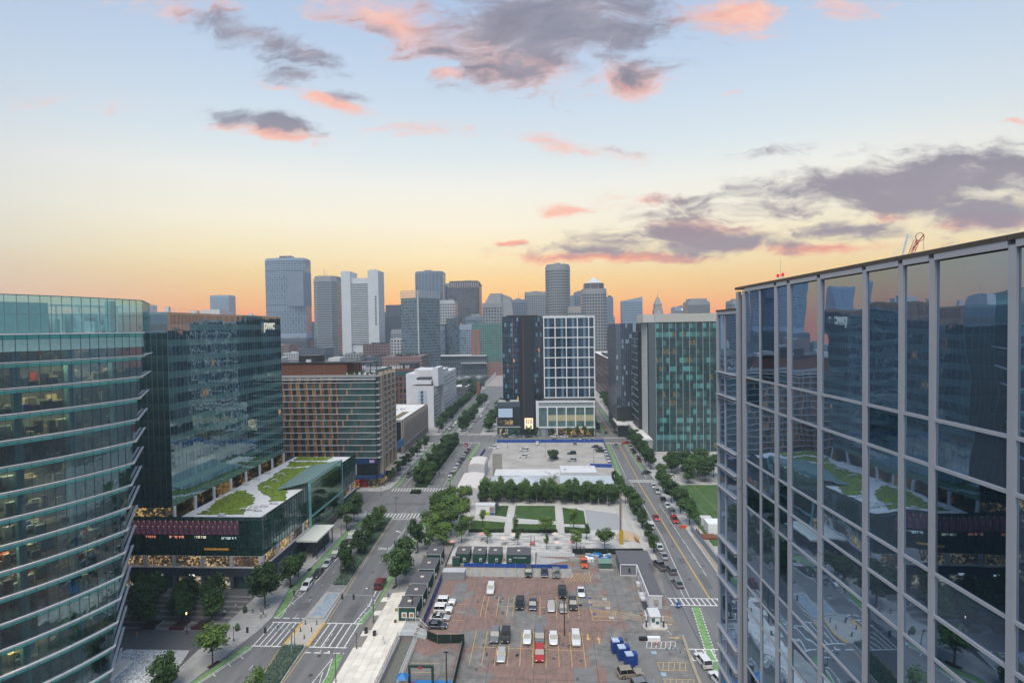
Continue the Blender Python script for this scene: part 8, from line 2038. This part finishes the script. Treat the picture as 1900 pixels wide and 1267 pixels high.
# ------------------------------------------------------------------ lamps, signals, poles
def lamp(x, y, h, label, grp, z=.13, twin=False, arm=0., glow=False):
    T = thing('street_lamp', label, 'street lamp', (x, y, z), grp)
    b = MB(); b.cyl(x, y, z, z+.5, .16, .1); b.cyl(x, y, z+.5, z+h, .07, .05)
    if arm: b.tube((x, y, z+h), (x+arm, y, z+h+.15), .04)
    b.build('pole', M_dark, T)
    hm_ = mat('lamp_glow', (.9, .6, .3), .5, var=0, emit=(1, .6, .25), es=3) if glow else mat('lamp_white', (.6, .6, .58), .4)
    if arm: MB().box(x+arm-.4 if arm < 0 else x+arm, x+arm if arm < 0 else x+arm+.4, y-.12, y+.12, z+h+.08, z+h+.22).build('lamp_head', M_white, T)
    else:
        for q in ((-.22, .22) if twin else (0,)): MB().cyl(x+q, y, z+h, z+h+.45, .09, .13).build('lamp_head', hm_ if glow else M_dark, T)
    return T


GSL = 'black street lamps along the boulevard'
for i, (x, y, h, arm) in enumerate([(-38.3, 116.0, 7.6, -1.2), (-39.0, 95.9, 5.6, -1.0), (-65.1, 148.5, 4.6, 0), (-64.9, 166.5, 5.0, 0), (-53.3, 136.0, 5.0, 0), (-52.8, 186.9, 5.2, 0), (-64.6, 207.9, 4.5, 0), (-39.0, 218.3, 5.5, 0)]):
    lamp(x, y, h, f'black street lamp {["with white arm at the promenade crossing", "with white arm at the bottom edge of the picture", "before the white canopy on the left pavement", "beyond the white canopy on the left pavement", "on the median above the fountain", "with twin heads in the middle of the wide junction", "at the corner by the red canopy", "at the far right corner of the crossing"][i]}', GSL, arm=arm, twin=i in (5, 7))
lamp(-77.6, 110.6, 4.2, 'glowing lamp post in the left plaza before the bench planters', 'plaza lamps', glow=True)
lamp(-65.8, 108.3, 2.6, 'short black signal post at the left kerb of the near crossing', None); lamp(-38.7, 106.2, 2.9, 'short black signal post at the promenade corner', None); lamp(-52.1, 107.2, 2.7, 'short black signal post on the refuge', None)
for i, (x, y) in enumerate([(31.4, 156), (31.6, 176), (47.2, 196), (47.3, 168), (31.2, 200)]): lamp(x, y, 5.5, f'slim dark lamp post, {ORD[i]} up the right street', 'lamp posts of the right street')
for i, (x, y) in enumerate([(.5, 270.5), (23.1, 253.5), (-20, 290)]): lamp(x, y, 7, f'tall thin lamp pole in the far car park, {["in the middle", "at the right near the white pavilions", "at the left rear"][i]}', 'lamp poles of the far car park', z=.02)
for i, y in enumerate(range(232, 300, 16)): lamp(-63.0, y, 5, f'thin lamp post, {ORD[i]} past the crossing before the fin building', 'far boulevard lamp posts')
for i, y in enumerate(range(345, 580, 28)): lamp(-63.8, y, 6, f'distant lamp post, {ORD[i]} toward the bridge', 'far boulevard lamp posts')


def signal_mast(x, y, h, ax, heads, label):
    T = thing('signal_mast', label, 'traffic signal', (x, y, 0)); b = MB(); b.cyl(x, y, 0, h+.2, .16, .12); b.tube((x, y, h), (ax, y, h+.25), .09, .05); b.build('mast', mat('mast_grey', (.20, .25, .28), .5), T)
    for hx in heads: MB().box(hx-.2, hx+.2, y-.25, y, h-.75, h+.35).build('signal_head', M_dark, T); MB().tube((hx, y-.28, h+.15), (hx, y-.25, h+.15), .1, n=8).tube((hx, y-.28, h-.2), (hx, y-.25, h-.2), .1, n=8).tube((hx, y-.28, h-.5), (hx, y-.25, h-.5), .1, n=8).build('lens', mat('dark_lens', (.03, .05, .03), .3), T)


signal_mast(-38.5, 116.4, 6.0, -45.9, (-45.4, -42.8), 'grey mast with two signal heads over the lanes at the promenade crossing')
signal_mast(-51.0, 103.6, 5.5, -60.3, (-60.0, -56.3), 'grey mast with two signal heads rising from the near median')
signal_mast(-38.9, 219.0, 6.0, -46.5, (-46, -43.5), 'grey mast with signal heads at the far junction beside the tents')
for (x, y, h, l) in ((3.75, 112.8, 7.8, 'tall brown wooden pole with twin floodlights in the near car park'), (-18.3, 95.6, 6.6, 'bare dark wooden pole beside the blue mats'), (-29.7, 116.6, 6.0, 'brown wooden utility pole in front of the nearest green hut')):
    T = thing('wooden_pole', l, 'pole', (x, y, 0)); MB().cyl(x, y, .0, h, .16, .11).build('pole', mat('creosote_pole', (.075, .05, .035), .9), T); MB().box(x-.45, x+.45, y-.1, y+.1, h-.3, h-.1).build('floodlight', M_dark, T)
T = thing('drill_mast', 'tall brown and yellow drilling mast standing at the plaza corner', 'drill rig', (22.4, 161.4, 0)); b = MB(); b.box(22.2, 22.65, 161.2, 161.5, .02, 14.8, 0); b.box(22.8, 22.92, 161.3, 161.45, .5, 14.0, 0); b.build('mast', mat('mast_brown', (.20, .12, .10), .7), T)
MB().box(22.1, 23.2, 160.9, 161.8, .02, 4.2).build('drill_head', mat('machine_yellow', (.45, .28, .02), .6), T)
T = thing('planter_pot', 'round red plant pot by the nearest hut', 'plant pot', (-33.2, 115.2, .85)); MB().cyl(-33.2, 115.2, .85, 1.2, .25, .34, 8).build('pot', mat('pot_red', (.2, .03, .02), .7), T); MB().cyl(-33.2, 115.2, 1.2, 1.5, .36, .1, 7).build('plant', darkveg[1], T)
T = thing('planter_pot', 'round potted shrub at the kerb by the left plaza', 'plant pot', (-67.3, 112.2, .13)); MB().cyl(-67.3, 112.2, .13, .8, .4, .5, 8).build('pot', MATS['oxblood'], T); MB().cyl(-67.3, 112.2, .8, 1.6, .6, .25, 8).build('plant', darkveg[1], T)
T = thing('planter_pot', 'dark potted shrub beside the cafe seats under the big tree', 'plant pot', (-69.8, 119.6, .13)); MB().cyl(-69.8, 119.6, .13, .8, .4, .5, 8).build('pot', M_dark, T); MB().cyl(-69.8, 119.6, .8, 1.6, .6, .25, 8).build('plant', darkveg[0], T)
for i, (x, y) in enumerate([(-38.6, 111.8), (-36.4, 110.6)]):
    T = thing('litter_bin', ['small dark bin at the edge of the asphalt', 'dark bin on the pale promenade slabs'][i], 'litter bin', (x, y, .4)); MB().box(x-.3, x+.3, y-.3, y+.3, .15, 1.35).build('bin', M_dark, T); MB().box(x-.33, x+.33, y-.33, y+.33, 1.35, 1.42).build('lid', M_black, T)


# ------------------------------------------------------------------ people
def person_mesh(pose, cols, seed):
    """one continuous figure: skin modifier over a small skeleton, clothes by height"""
    s = .35 if pose == 'walk' else .08
    if pose == 'sit': V = [(0, 0, .55), (0, .0, .8), (0, .02, 1.02), (0, .03, 1.12), (0, .05, 1.28), (.1, 0, .5), (.11, .42, .5), (.11, .45, .06), (-.1, 0, .5), (-.11, .42, .5), (-.11, .45, .06), (.2, .02, 1.0), (.24, .1, .75), (.2, .32, .65), (-.2, .02, 1.0), (-.24, .1, .75), (-.2, .32, .65), (.11, .58, .04), (-.11, .58, .04)]
    else: V = [(0, 0, .95), (0, 0, 1.2), (0, .0, 1.42), (0, .01, 1.5), (0, .03, 1.66), (.1, 0, .9), (.11, s*.5, .5), (.11, s, .08), (-.1, 0, .9), (-.11, -s*.3, .5), (-.11, -s, .08), (.2, 0, 1.4), (.26, -s*.3, 1.13), (.25, -s*.4+.08, .88), (-.2, 0, 1.4), (-.26, s*.3, 1.13), (-.25, s*.6+.08, .88), (.11, s+.14, .04), (-.11, -s+.14, .04)]
    E = [(0, 1), (1, 2), (2, 3), (3, 4), (0, 5), (5, 6), (6, 7), (7, 17), (0, 8), (8, 9), (9, 10), (10, 18), (2, 11), (11, 12), (12, 13), (2, 14), (14, 15), (15, 16)]
    rad = [.13, .12, .13, .055, .1, .09, .07, .05, .09, .07, .05, .06, .045, .035, .06, .045, .035, .04, .04]
    me = bpy.data.meshes.new('person'); me.from_pydata(V, E, [])
    o = bpy.data.objects.new('person_tmp', me); COL.objects.link(o); o.modifiers.new('skin', 'SKIN'); sm = o.modifiers.new('sub', 'SUBSURF'); sm.levels = 1; sm.render_levels = 1
    for i, v in enumerate(me.skin_vertices[0].data): v.radius = (rad[i], rad[i]*.85); v.use_root = i == 0
    dg = bpy.context.evaluated_depsgraph_get(); m2 = bpy.data.meshes.new_from_object(o.evaluated_get(dg)); bpy.data.objects.remove(o)
    m2.materials.clear()
    for c in cols: m2.materials.append(c)
    top = max(v.co.z for v in m2.vertices); hip = .62 if pose == 'sit' else .93; neck = 1.1 if pose == 'sit' else 1.46
    for p in m2.polygons:
        z = p.center.z; x = abs(p.center.x)
        p.material_index = 3 if z > top-.09 or (z > neck+.06 and p.center.y < 0) else 2 if (z > neck or (x > .21 and z < (.8 if pose == 'sit' else 1.05))) else 1 if z > hip else 4 if z < .1 else 0
    return m2


sk = mat('skin', (.40, .24, .17), .6, var=0); hr = mat('hair', (.03, .02, .015), .7, var=0)
cl = {k: mat('cloth_'+k, c, .8, var=.05) for k, c in dict(white=(.6, .6, .6), black=(.02, .02, .022), blue=(.05, .09, .25), red=(.4, .04, .03), grey=(.2, .2, .2), navy=(.015, .02, .05), orange=(.6, .18, .03), tan=(.35, .27, .18)).items()}
PMS = {}
for i, (x, y, z, rot, pose, tp, bt, lab) in enumerate([
    (-38.0, 126.3, .2, 10, 'walk', 'blue', 'navy', 'walker in a blue top on the promenade beside the bicycle lane'), (-33.4, 107.0, .8, 170, 'walk', 'white', 'white', 'walker all in white on the pale slabs'),
    (-72.5, 120.5, .14, 90, 'stand', 'white', 'tan', 'person in a white top standing among the plaza trees'), (-73.6, 117.7, .14, 0, 'stand', 'white', 'black', 'person in white before the dark red bench'), (-64.6, 117.0, .13, 40, 'stand', 'white', 'blue', 'person in white nearest the kerb under the big tree'), (-63.9, 117.7, .13, 210, 'stand', 'white', 'tan', 'person in white and tan beside the kerb group'), (-65.0, 118.8, .13, 120, 'stand', 'blue', 'navy', 'person in blue at the back of the kerb group'),
    (-58.2, 112, .0, 90, 'walk', 'blue', 'grey', 'person in blue crossing the left lanes'), (-61.9, 127.6, .0, 180, 'stand', 'black', 'navy', 'dark dressed cyclist waiting by the white suv'),
    (10.1, 155.5, .02, 0, 'walk', 'red', 'black', 'person in red walking behind the dark fence'), (11.1, 155.5, .02, 0, 'walk', 'black', 'black', 'person in black walking behind the dark fence'), (-4.4, 162, .02, 90, 'stand', 'black', 'navy', 'person in black beside the red picnic table'), (-3.4, 162.4, .02, 90, 'stand', 'red', 'tan', 'person in red beside the red picnic table'),
    (-67.3, 161.5, .13, 200, 'walk', 'black', 'black', 'person in black on the left pavement past the canopy'), (-66.4, 161.0, .13, 200, 'walk', 'white', 'black', 'person in white top on the left pavement past the canopy'), (-66.5, 219.0, .13, 60, 'stand', 'orange', 'navy', 'person in orange at the hotel corner'), (-67.6, 219.4, .13, 60, 'walk', 'navy', 'black', 'person in navy at the hotel corner'), (-65.8, 222.5, .13, 30, 'stand', 'black', 'grey', 'person in black by the hotel awning'), (-68.6, 218.5, .13, 20, 'stand', 'black', 'black', 'person in black before the red wall'),
    (-11.6, 196.8, .03, 0, 'walk', 'black', 'black', 'person in black at the top of the left striped path'), (-10.0, 182.6, .03, 90, 'sit', 'white', 'grey', 'person seated on the low wall by the left path'), (-26.6, 94.4, .01, 0, 'stand', 'white', 'navy', 'person in white under the blue canopy'), (-24.3, 94.9, .06, 0, 'stand', 'red', 'black', 'person in red on the blue mats'), (-19.4, 162.2, .02, 90, 'sit', 'black', 'tan', 'person in black seated by the leftmost plaza tree'), (-18.4, 161.6, .02, 270, 'sit', 'white', 'black', 'person in white seated by the leftmost plaza tree'), (-11.5, 147.6, .35, 0, 'stand', 'white', 'red', 'person in white between the third hut and the lettered hut'), (-87.3, 108.6, .14, 0, 'stand', 'orange', 'tan', 'person in orange beside the leftmost bench planter')]):
    k = (pose, tp, bt)
    if k not in PMS: PMS[k] = person_mesh(pose, [cl[bt], cl[tp], sk, hr, M_black], i)
    o = bpy.data.objects.new('person', PMS[k]); COL.objects.link(o); o.location = (x, y, z); o.rotation_euler = (0, 0, radians(rot)); tag(o, lab, 'person')
for (x, y, z, l) in ((-66.6, 120.5, .13, 'cafe chairs and tables under the big kerb tree'),):
    T = thing('cafe_set', l, 'cafe seating', (x, y, z)); b = MB(); rnd = random.Random(2)
    for i in range(4): a, c = x+rnd.uniform(-1.4, 1.4), y+rnd.uniform(-1.4, 1.2); b.cyl(a, c, z+.7, z+.74, .35, n=8); b.cyl(a, c, z, z+.7, .04, n=4)
    b.build('table', mat('cafe_blue', (.05, .08, .16), .5), T)
# fruiting small things: boats by the far quay
for i, (x, y) in enumerate([(-102, 712), (-86, 716), (-110, 700)]):
    T = thing('white_boat', ['white boat moored before the glass hall', 'white boat moored by the brick and green hotel', 'white boat with a mast on the near side of the channel'][i], 'boat', (x, y, 0)); loftb = MB().add([(x-4, y-1, .05), (x+3, y-1, .05), (x+5, y, .05), (x+3, y+1, .05), (x-4, y+1, .05), (x-4.3, y-1.3, 1), (x+3.4, y-1.3, 1.1), (x+6, y, 1.3), (x+3.4, y+1.3, 1.1), (x-4.3, y+1.3, 1)], [(0, 1, 6, 5), (1, 2, 7, 6), (2, 3, 8, 7), (3, 4, 9, 8), (4, 0, 5, 9), (5, 6, 7, 8, 9), (4, 3, 2, 1, 0)]); loftb.build('hull', M_white, T); MB().box(x-2, x+1.5, y-.8, y+.8, 1.0, 2.2).build('cabin', M_offw, T)
    if i == 2: MB().cyl(x, y, 2, 11, .15, n=5).build('mast', M_white, T)


# ------------------------------------------------------------------ haze over the whole town
hm = bpy.data.materials.new('haze'); hm.use_nodes = True; nt = hm.node_tree; nt.nodes.clear()
pv = nt.nodes.new('ShaderNodeVolumePrincipled'); pv.inputs['Density'].default_value = .00022; pv.inputs['Color'].default_value = (.66, .84, 1, 1); pv.inputs['Anisotropy'].default_value = 0.1
ho = nt.nodes.new('ShaderNodeOutputMaterial'); nt.links.new(pv.outputs[0], ho.inputs['Volume'])
tag(MB().box(-1350, 800, -450, 1620, -1.5, 236).build('haze', hm), kind='stuff')
